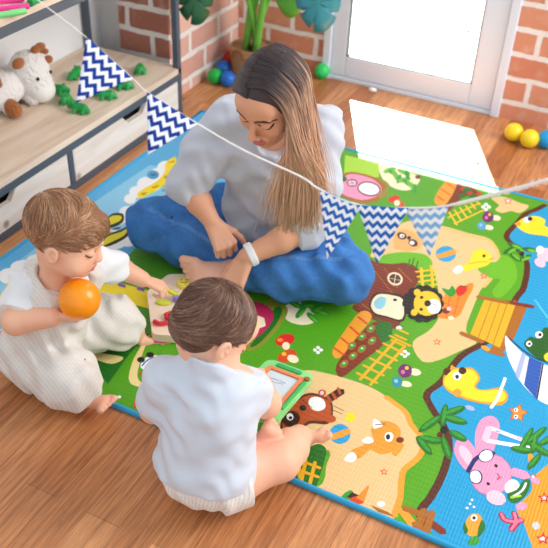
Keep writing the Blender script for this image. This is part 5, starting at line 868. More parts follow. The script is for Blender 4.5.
# ---------------------------------------------------------------- smooth bodies: blended tapering limbs, meshed as one continuous surface
def V3(*a): return np.array(a, dtype=np.float64)
def unit_v(a):
    a = np.asarray(a, float); return a / np.linalg.norm(a)
class Body:
    def __init__(s): s.p = []; s.disp = None
    def cap(s, a, b, ra, rb=None, k=.02, t=0, op='+', flat=False):
        a = np.asarray(a, float); b = np.asarray(b, float); rb = ra if rb is None else rb
        R = max(ra, rb); s.p.append(dict(kind='flat' if flat else 'cap', a=a, b=b, ra=ra, rb=rb, k=k, t=t, op=op, lo=np.minimum(a, b) - R, hi=np.maximum(a, b) + R)); return s
    def chain(s, pts, rads, k=.02, t=0):
        for i in range(len(pts) - 1): s.cap(pts[i], pts[i + 1], rads[i], rads[i + 1], k, t)
        return s
    def ell(s, c, r, A=None, k=.02, t=0, op='+'):
        c = np.asarray(c, float); r = np.asarray(r, float) if np.ndim(r) else np.full(3, float(r))
        A = np.eye(3) if A is None else np.asarray(A, float)
        ext = np.sqrt(((A * r[:, None]) ** 2).sum(0))
        s.p.append(dict(kind='ell', c=c, r=r, A=A, k=k, t=t, op=op, lo=c - ext, hi=c + ext)); return s
    def cut(s, point, normal, lo=None, hi=None, k=.003):
        """removes what lies on the normal's side of a plane, inside a region"""
        s.p.append(dict(kind='cut', c=np.asarray(point, float), n=unit_v(normal), k=k, t=-1, op='cut', lo=np.asarray(lo if lo is not None else (-9, -9, -9), float), hi=np.asarray(hi if hi is not None else (9, 9, 9), float))); return s
    def bounds(s):
        q = [p for p in s.p if p['op'] == '+']
        return np.min([p['lo'] for p in q], 0) - .012, np.max([p['hi'] for p in q], 0) + .012
    @staticmethod
    def _d(p, q):
        if p['kind'] == 'ell':
            v = (q - p['c']) @ p['A'].T
            k0 = np.sqrt(((v / p['r']) ** 2).sum(1)); k1 = np.sqrt(((v / p['r'] ** 2) ** 2).sum(1)) + 1e-9
            return k0 * (k0 - 1) / k1
        if p['kind'] == 'cut': return (q - p['c']) @ p['n']
        ab = p['b'] - p['a']; L2 = ab @ ab + 1e-12
        h0 = ((q - p['a']) @ ab) / L2; h = np.clip(h0, 0, 1)
        d = np.linalg.norm(q - p['a'] - h[:, None] * ab, axis=1) - (p['ra'] + (p['rb'] - p['ra']) * h)
        if p['kind'] == 'flat': d = np.maximum(np.linalg.norm(q - p['a'] - h0[:, None] * ab, axis=1) - (p['ra'] + (p['rb'] - p['ra']) * h), (np.abs(h0 - .5) - .5) * math.sqrt(L2))
        return d
    def eval(s, P, pad, tags=False):
        d = np.full(len(P), 10.0); tg = np.zeros(len(P), int); best = np.full(len(P), 10.0)
        for p in s.p:
            k = p['k']; w = pad + k
            if p['op'] == 'cut': w = 0
            m = np.nonzero(((P > p['lo'] - w) & (P < p['hi'] + w)).all(1))[0]
            if not len(m): continue
            di = s._d(p, P[m]); dm = d[m]
            if p['op'] == '+':
                h = np.clip(.5 + .5 * (dm - di) / k, 0, 1); d[m] = dm + (di - dm) * h - k * h * (1 - h)
                if tags:
                    b = di < best[m]; mm = m[b]; best[mm] = di[b]; tg[mm] = p['t']
            else:
                e = -di if p['op'] == '-' else di
                h = np.clip(.5 - .5 * (dm - e) / k, 0, 1); d[m] = dm + (e - dm) * h + k * h * (1 - h)
        if s.disp is not None: d = d + s.disp(P)
        return (d, tg) if tags else d
    def mesh(s, name, res, material, parent=None, colour=None, keep=None):
        lo, hi = s.bounds(); C = 4; cs = res * C
        n = np.ceil((hi - lo) / cs).astype(int) + 1
        ax = [lo[i] + cs * (np.arange(n[i]) + .5) for i in range(3)]
        G = np.stack(np.meshgrid(*ax, indexing='ij'), -1).reshape(-1, 3)
        dc = s.eval(G, cs * 1.2)
        act = np.nonzero(np.abs(dc) < cs * 1.25)[0]
        ci = np.stack(np.unravel_index(act, n), -1)
        N = n * C + 1
        F_ = np.full(int(N[0]) * int(N[1]) * int(N[2]), 5.0, np.float32)
        st = np.array([N[1] * N[2], N[2], 1])
        off = np.stack(np.meshgrid(*[np.arange(C + 1)] * 3, indexing='ij'), -1).reshape(-1, 3)
        pts = np.unique(((ci[:, None, :] * C + off[None]).reshape(-1, 3) @ st))
        I = np.stack(np.unravel_index(pts, N), -1)
        F_[pts] = s.eval(lo + I * res, res * 2.5)
        o4 = np.stack(np.meshgrid(*[np.arange(C)] * 3, indexing='ij'), -1).reshape(-1, 3)
        cells = ((ci[:, None, :] * C + o4[None]).reshape(-1, 3) @ st)
        corner = np.array([(i, j, k) for i in (0, 1) for j in (0, 1) for k in (0, 1)])
        vals = F_[cells[:, None] + (corner @ st)[None]]
        neg = vals < 0; mix = neg.any(1) & ~neg.all(1)
        cells = cells[mix]; vals = vals[mix]; neg = neg[mix]
        E = [(a, b) for a in range(8) for b in range(a + 1, 8) if np.abs(corner[a] - corner[b]).sum() == 1]
        acc = np.zeros((len(cells), 3)); cnt = np.zeros(len(cells))
        for a, b in E:
            cr = neg[:, a] != neg[:, b]
            va = vals[:, a]; vb = vals[:, b]; t = np.where(cr, va / np.where(cr, va - vb, 1), 0)
            acc += np.where(cr[:, None], corner[a] + (corner[b] - corner[a]) * t[:, None], 0); cnt += cr
        base = np.stack(np.unravel_index(cells, N), -1)
        verts = lo + (base + acc / cnt[:, None]) * res
        idx = np.full(len(F_), -1, np.int32); idx[cells] = np.arange(len(cells))
        quads = []
        for a in range(3):
            b, c = (a + 1) % 3, (a + 2) % 3
            q0 = cells; s0 = F_[q0] < 0; s1 = F_[q0 + st[a]] < 0
            ok = s0 != s1
            q = q0[ok]; fl = s0[ok]
            bb = base[ok]; ok2 = (bb[:, b] > 0) & (bb[:, c] > 0); q = q[ok2]; fl = fl[ok2]
            v = np.stack([idx[q], idx[q - st[b]], idx[q - st[b] - st[c]], idx[q - st[c]]], 1)
            g = (v >= 0).all(1); v = v[g]; fl = fl[g]
            v[~fl] = v[~fl][:, ::-1]
            quads.append(v)
        quads = np.concatenate(quads)
        # pull the points onto the true surface
        e = res * .35; dv = s.eval(verts, res * 3)
        gr = np.stack([s.eval(verts + np.eye(3)[i] * e, res * 3) - s.eval(verts - np.eye(3)[i] * e, res * 3) for i in range(3)], 1) / (2 * e)
        gl_ = (gr ** 2).sum(1) + .05
        stp = np.clip(dv / gl_, -res, res)
        verts = verts - gr * stp[:, None]
        # drop floating crumbs: keep the largest connected piece
        lab = np.arange(len(verts))
        for _ in range(400):
            mn = lab[quads].min(1); l2 = lab.copy()
            for j in range(4): np.minimum.at(l2, quads[:, j], mn)
            l2 = l2[l2]
            if (l2 == lab).all(): break
            lab = l2
        if keep is None:
            u_, c_ = np.unique(lab, return_counts=True); big = u_[c_.argmax()]
            kv = lab == big; mp_ = np.cumsum(kv) - 1
            quads = mp_[quads[kv[quads[:, 0]]]]; verts = verts[kv]
        nb = np.zeros_like(verts); nc = np.zeros(len(verts))
        for j in range(4):
            for j2 in ((j + 1) % 4, (j - 1) % 4):
                for x_ in range(3): nb[:, x_] += np.bincount(quads[:, j], verts[quads[:, j2], x_], len(verts))
                nc += np.bincount(quads[:, j], minlength=len(verts))
        verts = verts * .6 + nb / np.maximum(nc, 1)[:, None] * .4
        org = np.zeros(3) if parent is None else np.array(parent.matrix_world.translation if parent.parent else parent.location)
        me = bpy.data.meshes.new(name)
        me.vertices.add(len(verts)); me.vertices.foreach_set('co', (verts - org).astype(np.float32).ravel())
        me.loops.add(len(quads) * 4); me.loops.foreach_set('vertex_index', quads.astype(np.int32).ravel())
        me.polygons.add(len(quads)); me.polygons.foreach_set('loop_start', np.arange(len(quads), dtype=np.int32) * 4)
        me.polygons.foreach_set('use_smooth', np.ones(len(quads), bool))
        me.update(calc_edges=True); me.validate()
        if colour is not None:
            _, tg = s.eval(verts, .01, True)
            col = colour(verts, tg)
            at = me.color_attributes.new('Col', 'FLOAT_COLOR', 'POINT')
            at.data.foreach_set('color', np.concatenate([col, np.ones((len(col), 1))], 1).astype(np.float32).ravel())
        return link_mesh(name, me, material, parent)
class Frame:
    """a local frame: s = the person's left, f = forward, u = up; scaled by h"""
    def __init__(s, c, f, up, h=1.0):
        s.c = np.asarray(c, float); s.f = unit_v(f); up = np.asarray(up, float)
        s.u = unit_v(up - s.f * (up @ s.f)); s.s = np.cross(s.u, s.f); s.h = h
        s.A = np.stack([s.s, s.f, s.u])
    def __call__(s, a, b, c): return s.c + s.h * (a * s.s + b * s.f + c * s.u)
    def loc(s, P): return ((P - s.c) @ s.A.T) / s.h
def lc(h): return np.array(lin(h)[:3])
def hand(B, wrist, d, n, side, sc=1.0, curl=(.3, .35, .4, .45), bend=.5, thumb=(.75, .5), k=.005, t=0, spread=.09, wr=None):
    """palm, four unequal bent fingers and a thumb. d = pointing direction, n = out of the back of the hand, side=+1: the thumb lies towards n x d"""
    d = unit_v(d); n = np.asarray(n, float); n = unit_v(n - d * (n @ d)); w = np.cross(n, d) * side
    S = sc; wrist = np.asarray(wrist, float); L = .092 * S
    for i, x in enumerate((.030, .010, -.010, -.028)):
        B.cap(wrist + w * x * .55 * S + d * .012 * S, wrist + d * (L - abs(i - 1) * .003 * S) + w * x * S, .0135 * S, .0112 * S, k=.010 * S, t=t)
    B.cap(wrist + d * .02 * S + w * .018 * S - n * .006 * S, wrist + d * .052 * S + w * .030 * S - n * .010 * S, .0155 * S, .0125 * S, k=.010 * S, t=t)
    lens = ((.040, .024, .020), (.045, .028, .021), (.041, .026, .020), (.032, .020, .018))
    for i, x in enumerate((.030, .010, -.010, -.028)):
        p = wrist + d * (L - abs(i - 1) * .003 * S) + w * x * S; a = curl[i]
        dd = unit_v(d + w * (1.2 - i) * spread)
        for j, l in enumerate(lens[i]):
            ang = a * (.9 if j == 0 else bend * (2.2 if j == 1 else 1.5)) * 1.3
            ax_ = np.cross(dd, n); ax_ = unit_v(ax_)
            # rotate dd and the finger's own normal towards the palm side
            c_, s_ = math.cos(ang), math.sin(ang)
            nn = unit_v(n - dd * (n @ dd)) if j == 0 else nn
            dd, nn = dd * c_ - nn * s_, nn * c_ + dd * s_
            q = p + dd * l * S
            r0 = (.0098, .0088, .0080)[j] * (1, 1.03, 1, .88)[i] * S; r1 = (.0090, .0081, .0068)[j] * (1, 1.03, 1, .88)[i] * S
            B.cap(p, q, r0, r1, k=.004 * S, t=t); p = q
    p = wrist + d * .030 * S + w * .028 * S - n * .008 * S
    td = unit_v(d * thumb[1] + w * thumb[0] - n * .35)
    for l, r0, r1 in ((.036, .0135, .0112), (.032, .0108, .0098), (.024, .0098, .0078)):
        q = p + td * l * S; B.cap(p, q, r0 * S, r1 * S, k=.006 * S, t=t); p = q
        td = unit_v(td + d * .35 - w * .15 - n * .12)
    return B
def foot(B, ankle, toe, sole, inner, L=.24, r=1.0, t=0, k=.012, splay=.0, ttoe=None):
    """toe = pointing direction, sole = out of the sole, inner = towards the big toe"""
    toe = unit_v(toe); sole = np.asarray(sole, float); sole = unit_v(sole - toe * (sole @ toe))
    inn = np.asarray(inner, float); inn = unit_v(inn - toe * (inn @ toe) - sole * (inn @ sole))
    a = np.asarray(ankle, float); W = L * .19 * r
    heel = a - toe * L * .20 + sole * L * .15; ball = a + toe * L * .47 + sole * L * .17
    B.cap(a, heel, L * .14 * r, L * .135 * r, k, t)
    B.cap(heel, ball - inn * W * .35, L * .125 * r, L * .085 * r, k, t); B.cap(a + toe * L * .05, ball + inn * W * .35, L * .13 * r, L * .095 * r, k, t)
    B.cap(ball + inn * W * .55, ball - inn * W * .75, L * .09 * r, L * .075 * r, k, t)
    for i in range(5):
        x = .78 - i * .39; b = ball + inn * W * x * 1.1 + toe * L * (.03 - .018 * abs(i - 1.0)) ; rr = (.066, .048, .045, .042, .040)[i] * L * r
        B.cap(b, b + toe * L * (.17 - .018 * i) + sole * L * .0 - sole * L * .015, rr * .9, rr, k=.003, t=ttoe if ttoe is not None else t)
    return B
def head(B, Fm, baby=False, t=0, kk=1.0, open_mouth=False):
    h = Fm.h; A = Fm.A
    def E(c, r, k, op='+', tt=t): B.ell(Fm(*c), np.array(r) * h, A, k * h, tt, op)
    def Cp(a, b, ra, rb, k, op='+', tt=t): B.cap(Fm(*a), Fm(*b), ra * h, rb * h, k * h, tt, op)
    if baby:
        E((0, -.06, .12), (.40, .47, .39), .05)
        E((0, .12, -.16), (.335, .31, .32), .16)
        for q in (1, -1):
            E((q * .185, .24, -.235), (.165, .15, .15), .10)                    # full cheeks
            E((q * .155, .425, -.02), (.085, .06, .055), .05, '-')              # eye sockets
            E((q * .155, .352, -.03), (.078, .075, .062), .012)                 # lowered lids over the eyes
            E((q * .405, .0, -.10), (.035, .085, .12), .02)                   # ears
            E((q * .435, .022, -.09), (.024, .045, .075), .012, '-'); E((q * .415, .045, -.10), (.018, .02, .03), .01)
            E((q * .04, .43, -.165), (.032, .034, .028), .02)
        E((0, .30, .20), (.27, .14, .16), .12)
        Cp((0, .40, -.04), (0, .455, -.145), .035, .048, .05)                  # button nose
        E((0, .36, -.30), (.10, .07, .05), .05); E((0, .415, -.27), (.075, .035, .024), .015); E((0, .405, -.325), (.06, .035, .026), .015)
        E((0, .435, -.298), (.07, .03, .008), .008, '-')
        E((0, .30, -.41), (.105, .09, .075), .07)                              # chin
    else:
        E((0, -.05, .14), (.335, .42, .355), .05)
        E((0, .10, -.14), (.265, .27, .35), .14)
        E((0, .20, -.38), (.135, .15, .10), .12)
        E((0, .27, -.44), (.07, .075, .055), .06)
        E((0, .27, .17), (.23, .12, .14), .10)
        for q in (1, -1):
            E((q * .17, .22, -.14), (.10, .12, .10), .08)                      # cheekbones
            E((q * .135, .395, .0), (.082, .06, .05), .04, '-')
            E((q * .135, .318, -.005), (.072, .068, .058), .012)
            Cp((q * .055, .385, .075), (q * .20, .335, .085), .022, .016, .03)  # brow ridge
            E((q * .335, -.04, -.06), (.028, .07, .115), .02)
            E((q * .045, .415, -.185), (.036, .034, .028), .02)
        Cp((0, .36, .03), (0, .455, -.145), .028, .038, .04)
        E((0, .455, -.155), (.038, .036, .034), .02)
        E((0, .345, -.29), (.115, .06, .06), .05); E((0, .398, -.265), (.088, .03, .022), .014); E((0, .392, -.318), (.075, .032, .028), .014)
        E((0, .425, -.288), (.09, .035, .010), .008, '-')
def face_colour(Fm, col, P, skin, lips, lash, brow, baby=False):
    """lip, lash line and brow pigment on the head"""
    q = Fm.loc(P); x, y, z = q.T; ax_ = np.abs(x)
    fr_ = y > .22
    m = fr_ & (ax_ < (.085 if baby else .11)) & (z < -.245 + .0 * x) & (z > (-.352 if baby else -.352)) & (y > (.37 if baby else .345))
    m &= (ax_ / (.085 if baby else .108)) ** 2 + ((z + (.298 if baby else .29)) / (.055 if baby else .058)) ** 2 < 1
    col[m] = lips
    ex = .155 if baby else .135; ez = -.06 if baby else -.035
    u_ = (ax_ - ex) / (.085 if baby else .078)
    lid = ez + .035 * u_ ** 2
    m = (y > .26) & (np.abs(u_) < 1) & (np.abs(z - lid) < (.014 if baby else .016)); col[m] = lash
    bz = (.10 if baby else .10) - .04 * np.clip((ax_ - ex) / .1, -1.2, 1.2) ** 2
    m = (y > .2) & (np.abs((ax_ - ex - .01) / .10) < 1) & (np.abs(z - bz) < (.014 if baby else .018)); col[m] = brow
    ch = np.exp(-(((ax_ - .19) / .10) ** 2 + ((z + .17) / .10) ** 2)) * (y > .1) * .35
    col[:] = col * (1 - ch[:, None]) + col * np.array([1.05, .80, .78]) * ch[:, None]
    return col
def strands(name, roots, n_seg, width, material, parent, colours, n=4, taper=True):
    """many hair strands as one mesh: roots = list of polylines"""
    vs_, fs_, cs_ = [], [], []
    for si, pl in enumerate(roots):
        pl = np.asarray(pl); m_ = len(pl); b0 = len(vs_)
        tg = np.gradient(pl, axis=0); tg /= np.linalg.norm(tg, axis=1)[:, None] + 1e-9
        a = np.array([0.3, 0.5, 0.8]); x = np.cross(tg, a); x /= np.linalg.norm(x, axis=1)[:, None] + 1e-9; y = np.cross(tg, x)
        wd = width if np.isscalar(width) else width[si]
        for i in range(m_):
            r_ = wd * (1.0 if not taper else (0.35 + .65 * math.sin(math.pi * min(1, .15 + .85 * (1 - i / (m_ - 1))) * .5)) )
            for j in range(n):
                vs_.append(pl[i] + (x[i] * math.cos(2 * math.pi * j / n) + y[i] * math.sin(2 * math.pi * j / n)) * r_); cs_.append(colours(si, i / (m_ - 1)))
        for i in range(m_ - 1):
            for j in range(n):
                fs_.append((b0 + i * n + j, b0 + i * n + (j + 1) % n, b0 + (i + 1) * n + (j + 1) % n, b0 + (i + 1) * n + j))
        fs_.append(tuple(b0 + j for j in range(n))[::-1]); fs_.append(tuple(b0 + (m_ - 1) * n + j for j in range(n)))
    org = np.array(parent.location)
    me = bpy.data.meshes.new(name); me.from_pydata([tuple(v - org) for v in vs_], [], fs_)
    me.polygons.foreach_set('use_smooth', [True] * len(me.polygons))
    at = me.color_attributes.new('Col', 'FLOAT_COLOR', 'POINT')
    c = np.asarray(cs_); at.data.foreach_set('color', np.concatenate([c, np.ones((len(c), 1))], 1).astype(np.float32).ravel())
    return link_mesh(name, me, material, parent)
M_SKIN = mat('skin', 'f0c2a4', 0.5, 0.35, sss=0.12, vcol=True)
M_HAIR = mat('hair', '6a4632', 0.42, 0.5, vcol=True)
M_COTTON = mat('white_cotton', 'e9ecf2', 0.85, 0.2, bump=0.25, bscale=500, vcol=True, sheen=0.2)
M_DENIM = mat('blue_denim', '2d62a4', 0.85, 0.2, bump=0.35, bscale=110, vcol=True, var=0.08)
def folds(comps, amp):
    """soft cloth wrinkles: (direction, wavelength, phase, strength)"""
    def f(P):
        d = 0
        for v, wl, ph, a in comps:
            v = unit_v(v); t_ = P @ v
            w2 = P @ unit_v(np.cross(v, (.3, .5, .8)))
            d = d + a * np.sin(t_ * 2 * np.pi / wl + ph + 1.7 * np.sin(w2 * 2 * np.pi / (wl * 2.7) + ph * 2)) * (.55 + .45 * np.sin(w2 * 2 * np.pi / (wl * 3.9) + ph))
        return d * amp
    return f
# ---------------------------------------------------------------- people
SKIN_W = lc('e0a584'); SKIN_B = lc('f2bd9f'); LIP = lc('cc7468'); LIP_B = lc('dd8a80')
def baby_hair_strands(Fm, n, rad, whorl, ok, ln, lift, seed, c_dark, c_mid, c_light, parent, name='hair', swirl=.5, extra=()):
    rg = np.random.default_rng(seed); roots = []; tint = []
    R_ = np.array(rad); cen = np.array([0, -.06, .12])
    wl = unit_v(np.array(whorl))
    def surf(v):
        best = 1 / np.linalg.norm(v / R_); ts = [best]
        for c2, r2 in extra:
            a_ = v / np.array(r2); b_ = (cen - np.array(c2)) / np.array(r2); A_ = a_ @ a_; B_ = a_ @ b_; C_ = b_ @ b_ - 1; D_ = B_ * B_ - A_ * C_
            if D_ > 0: ts.append(max(1e-3, (-B_ + math.sqrt(D_)) / A_))
        return v * sum(t_ ** 14 for t_ in ts) ** (1 / 14)
    while len(roots) < n:
        v = unit_v(rg.normal(size=3)); p = cen + surf(v)
        if not ok(p): continue
        pl = []
        L = ln * rg.uniform(.7, 1.25); jit = rg.normal(size=3) * .07; k_ = 7; ph = rg.uniform(-.18, .18)
        q = v.copy()
        for i in range(k_):
            t_ = i / (k_ - 1)
            w_ = cen + surf(q) * (1.0 + lift * (.3 + .7 * math.sin(math.pi * (.15 + .6 * t_))) + .012 * abs(ph))
            pl.append(Fm(*w_))
            away = q - wl * (q @ wl); away = away / (np.linalg.norm(away) + .08)
            sw = np.cross(wl, away) * (swirl + ph)
            g = away + sw + jit; g = g - q * (g @ q); g = g / (np.linalg.norm(g) + 1e-6)
            q = unit_v(q + g * L / k_)
        roots.append(pl); a = rg.random(); clump = .5 + .5 * math.sin(7 * v[0] + 9 * v[1] + 4 * v[2] + ph * 6)
        a = np.clip(.55 * a + .45 * clump, 0, 1)
        tint.append(c_dark * (1 - a) + c_mid * a if a < .7 else c_mid * (1 - (a - .7) / .3) + c_light * (a - .7) / .3)
    return strands(name, roots, 7, 0.00075, M_HAIR, parent, lambda si, t_: tint[si] * (.92 + .16 * t_))

# ---- the toddler in the foreground, seen from behind
def toddler_back():
    root = empty('person', (-0.652, 1.071, 0.000), 'toddler in pale blue tee seen from behind, looking down at a toy drawing board', 'person')
    pel = V3(-0.620, 1.009, 0.095); nk = V3(-0.630, 1.061, 0.335)
    fw = unit_v(V3(.22, .97, 0)); lf = np.cross(V3(0, 0, 1), fw); up = unit_v(nk - pel)
    T = np.stack([lf, unit_v(np.cross(up, lf)) * -1, up])
    mid = pel + (nk - pel) * .42; ch = pel + (nk - pel) * .72
    shl = V3(-0.713, 1.022, 0.300); shr = V3(-0.576, 1.080, 0.298)
    ell_ = V3(-0.755, 1.021, 0.185); elr = V3(-0.546, 1.137, 0.205)
    wl_ = V3(-0.722, 1.104, 0.120); wr_ = V3(-0.605, 1.233, 0.155)
    hr = V3(-0.565, 1.029, 0.080); knr = V3(-0.493, 1.103, 0.085); anr = V3(-0.498, 1.217, 0.045)
    hl = V3(-0.666, 1.019, 0.085); knl = V3(-0.727, 1.177, 0.085); anl = V3(-0.556, 1.101, 0.095)
    Fm = Frame((-0.650, 1.101, 0.402), (.50, .52, -.70), (.38, .66, .62), .176)
    B = Body()
    B.ell(pel, (.088, .072, .072), T, .03); B.ell(mid, (.083, .07, .09), T, .05); B.ell(ch, (.075, .058, .075), T, .05)
    B.chain([pel, ch, nk - up * .01], [.06, .05, .036], .03)
    B.cap(nk - up * .03, Fm(0, -.08, -.25), .036, .040, .02)
    B.cap(shl, shr, .03, .03, .03)
    B.chain([shl, ell_, wl_], [.031, .027, .021], .012); B.chain([shr, elr, wr_], [.032, .031, .023], .012)
    hand(B, wr_, unit_v(V3(-0.688, 0.710, -0.154)), V3(0.451, -0.252, 0.856), 1, .58, curl=(.35, .4, .45, .5))
    hand(B, wl_, unit_v(V3(.3, .9, -.1)), V3(0, .1, 1), 1, .58, curl=(.3, .35, .4, .45))
    B.chain([pel, hr, knr], [.06, .061, .043], .02); B.chain([knr, (knr + anr) / 2 + V3(.0, 0, .004), anr], [.044, .042, .031], .015)
    B.chain([pel, hl, knl, anl], [.06, .068, .048, .03], .02)
    foot(B, anr, V3(0.716, 0.439, 0.543), V3(0.487, -0.015, -0.873), V3(-0.263, -0.289, 0.921), .108, 1.12, k=.008)
    foot(B, anl, V3(0.263, 0.683, 0.681), V3(0.794, -0.569, 0.214), V3(-0.744, -0.278, 0.608), .116, 1.15, k=.008)
    head(B, Fm, baby=True)
    def colour(P, tg):
        c = np.tile(SKIN_B, (len(P), 1)); q = Fm.loc(P); near = (np.linalg.norm(q, axis=1) < .8)
        cc = c[near]; face_colour(Fm, cc, P[near], SKIN_B, LIP_B, lc('8a5a44'), lc('c08a68'), True); c[near] = cc
        for a, s_ in ((anl, .07), (anr, .07), (elr, .05)):
            w_ = np.exp(-((np.linalg.norm(P - a, axis=1) / s_) ** 2))[:, None] * (.85 if a is anl else .25)
            c = c * (1 - w_) + c * np.array([1.0, .74, .76]) * w_
        return c
    B.mesh('body', .0028, M_SKIN, root, colour)
    # t-shirt
    S = Body()
    S.ell(pel + up * .005 , (.116, .101, .082), T, .04); S.ell(mid, (.102, .089, .11), T, .05); S.ell(ch, (.092, .074, .085), T, .05)
    S.cap(shl + lf * .0, shr, .042, .042, .035); S.cap(ch, nk + up * .035, .064, .056, .03)
    S.cap(shl, shl + (ell_ - shl) * .80, .043, .045, .03, flat=True); S.cap(shr, shr + (elr - shr) * .60, .041, .041, .03, flat=True)
    S.cut(nk + up * .016, up + T[1] * .45, nk - .10, nk + .12)
    S.cut(pel - up * .004, -up)
    S.disp = folds([((.2, .3, .93), .052, .4, 1.0), ((.7, .2, .7), .07, 1.3, 1.0), ((-.6, .1, .8), .06, 2.2, .9), ((.9, .3, .2), .11, .2, .6), ((.5, .2, .8), .036, 1.1, .5)], .0022)
    S.mesh('shirt', .0032, M_COTTON, root, lambda P, tg: np.tile(lc('d3dcea'), (len(P), 1)))
    # shorts with a faint stripe
    H = Body()
    H.ell(pel - up * .012, (.104, .090, .074), T, .03)
    H.cap(hr - (knr - hr) * .35, hr + (knr - hr) * .22, .078, .076, .03, flat=True); H.cap(hl - (knl - hl) * .1, hl + (knl - hl) * .4, .072, .07, .03, flat=True)
    H.cut(pel + up * .03, up); H.cut((0, 0, .003), (0, 0, -1))
    H.disp = folds([((.5, .8, .1), .03, .2, 1.0), ((.9, .1, .3), .045, 1.0, 1.0), ((.2, .9, .4), .06, 2.0, .8)], .0017)
    def stripes(P, tg):
        q = (P - pel) @ T.T; a = np.abs((np.arctan2(q[:, 0], -q[:, 1]) / .085) % 1 - .5) < .13
        return np.where(a[:, None], lc('dadad6'), lc('f0efec'))
    H.mesh('shorts', .0026, M_COTTON, root, stripes)
    def ok(p):
        return p[2] > -.33 and (p[1] * .75 - p[2] * .65 < .16) and not (abs(p[0]) > .28 and p[2] < -.05 and p[1] > -.12)
    cap = Body(); cap.ell(Fm(0, -.06, .12), np.array((.412, .482, .402)) * Fm.h, Fm.A, .01)
    cap.ell(Fm(0, -.20, -.10), np.array((.315, .30, .29)) * Fm.h, Fm.A, .02); cap.cut(Fm(0, .22, .02), Fm.A.T @ V3(0, .75, -.65), k=.006); cap.cut(Fm(0, 0, -.335), -Fm.u, k=.008)
    for q in (1, -1): cap.ell(Fm(q * .40, .04, -.12), np.array((.11, .14, .14)) * Fm.h, Fm.A, .008, op='-')
    hc = cap.mesh('hair', .003, M_HAIR, root, lambda P, tg: np.tile(lc('6f5240'), (len(P), 1)))
    o = baby_hair_strands(Fm, 2900, (.415, .485, .405), (-.12, -.62, .75), ok, .55, .022, 3, lc('54392e'), lc('7b5846'), lc('ae8a76'), root, 'hair_strands', swirl=.55, extra=(((0, -.20, -.10), (.318, .303, .293)),))
    return root
toddler_back()
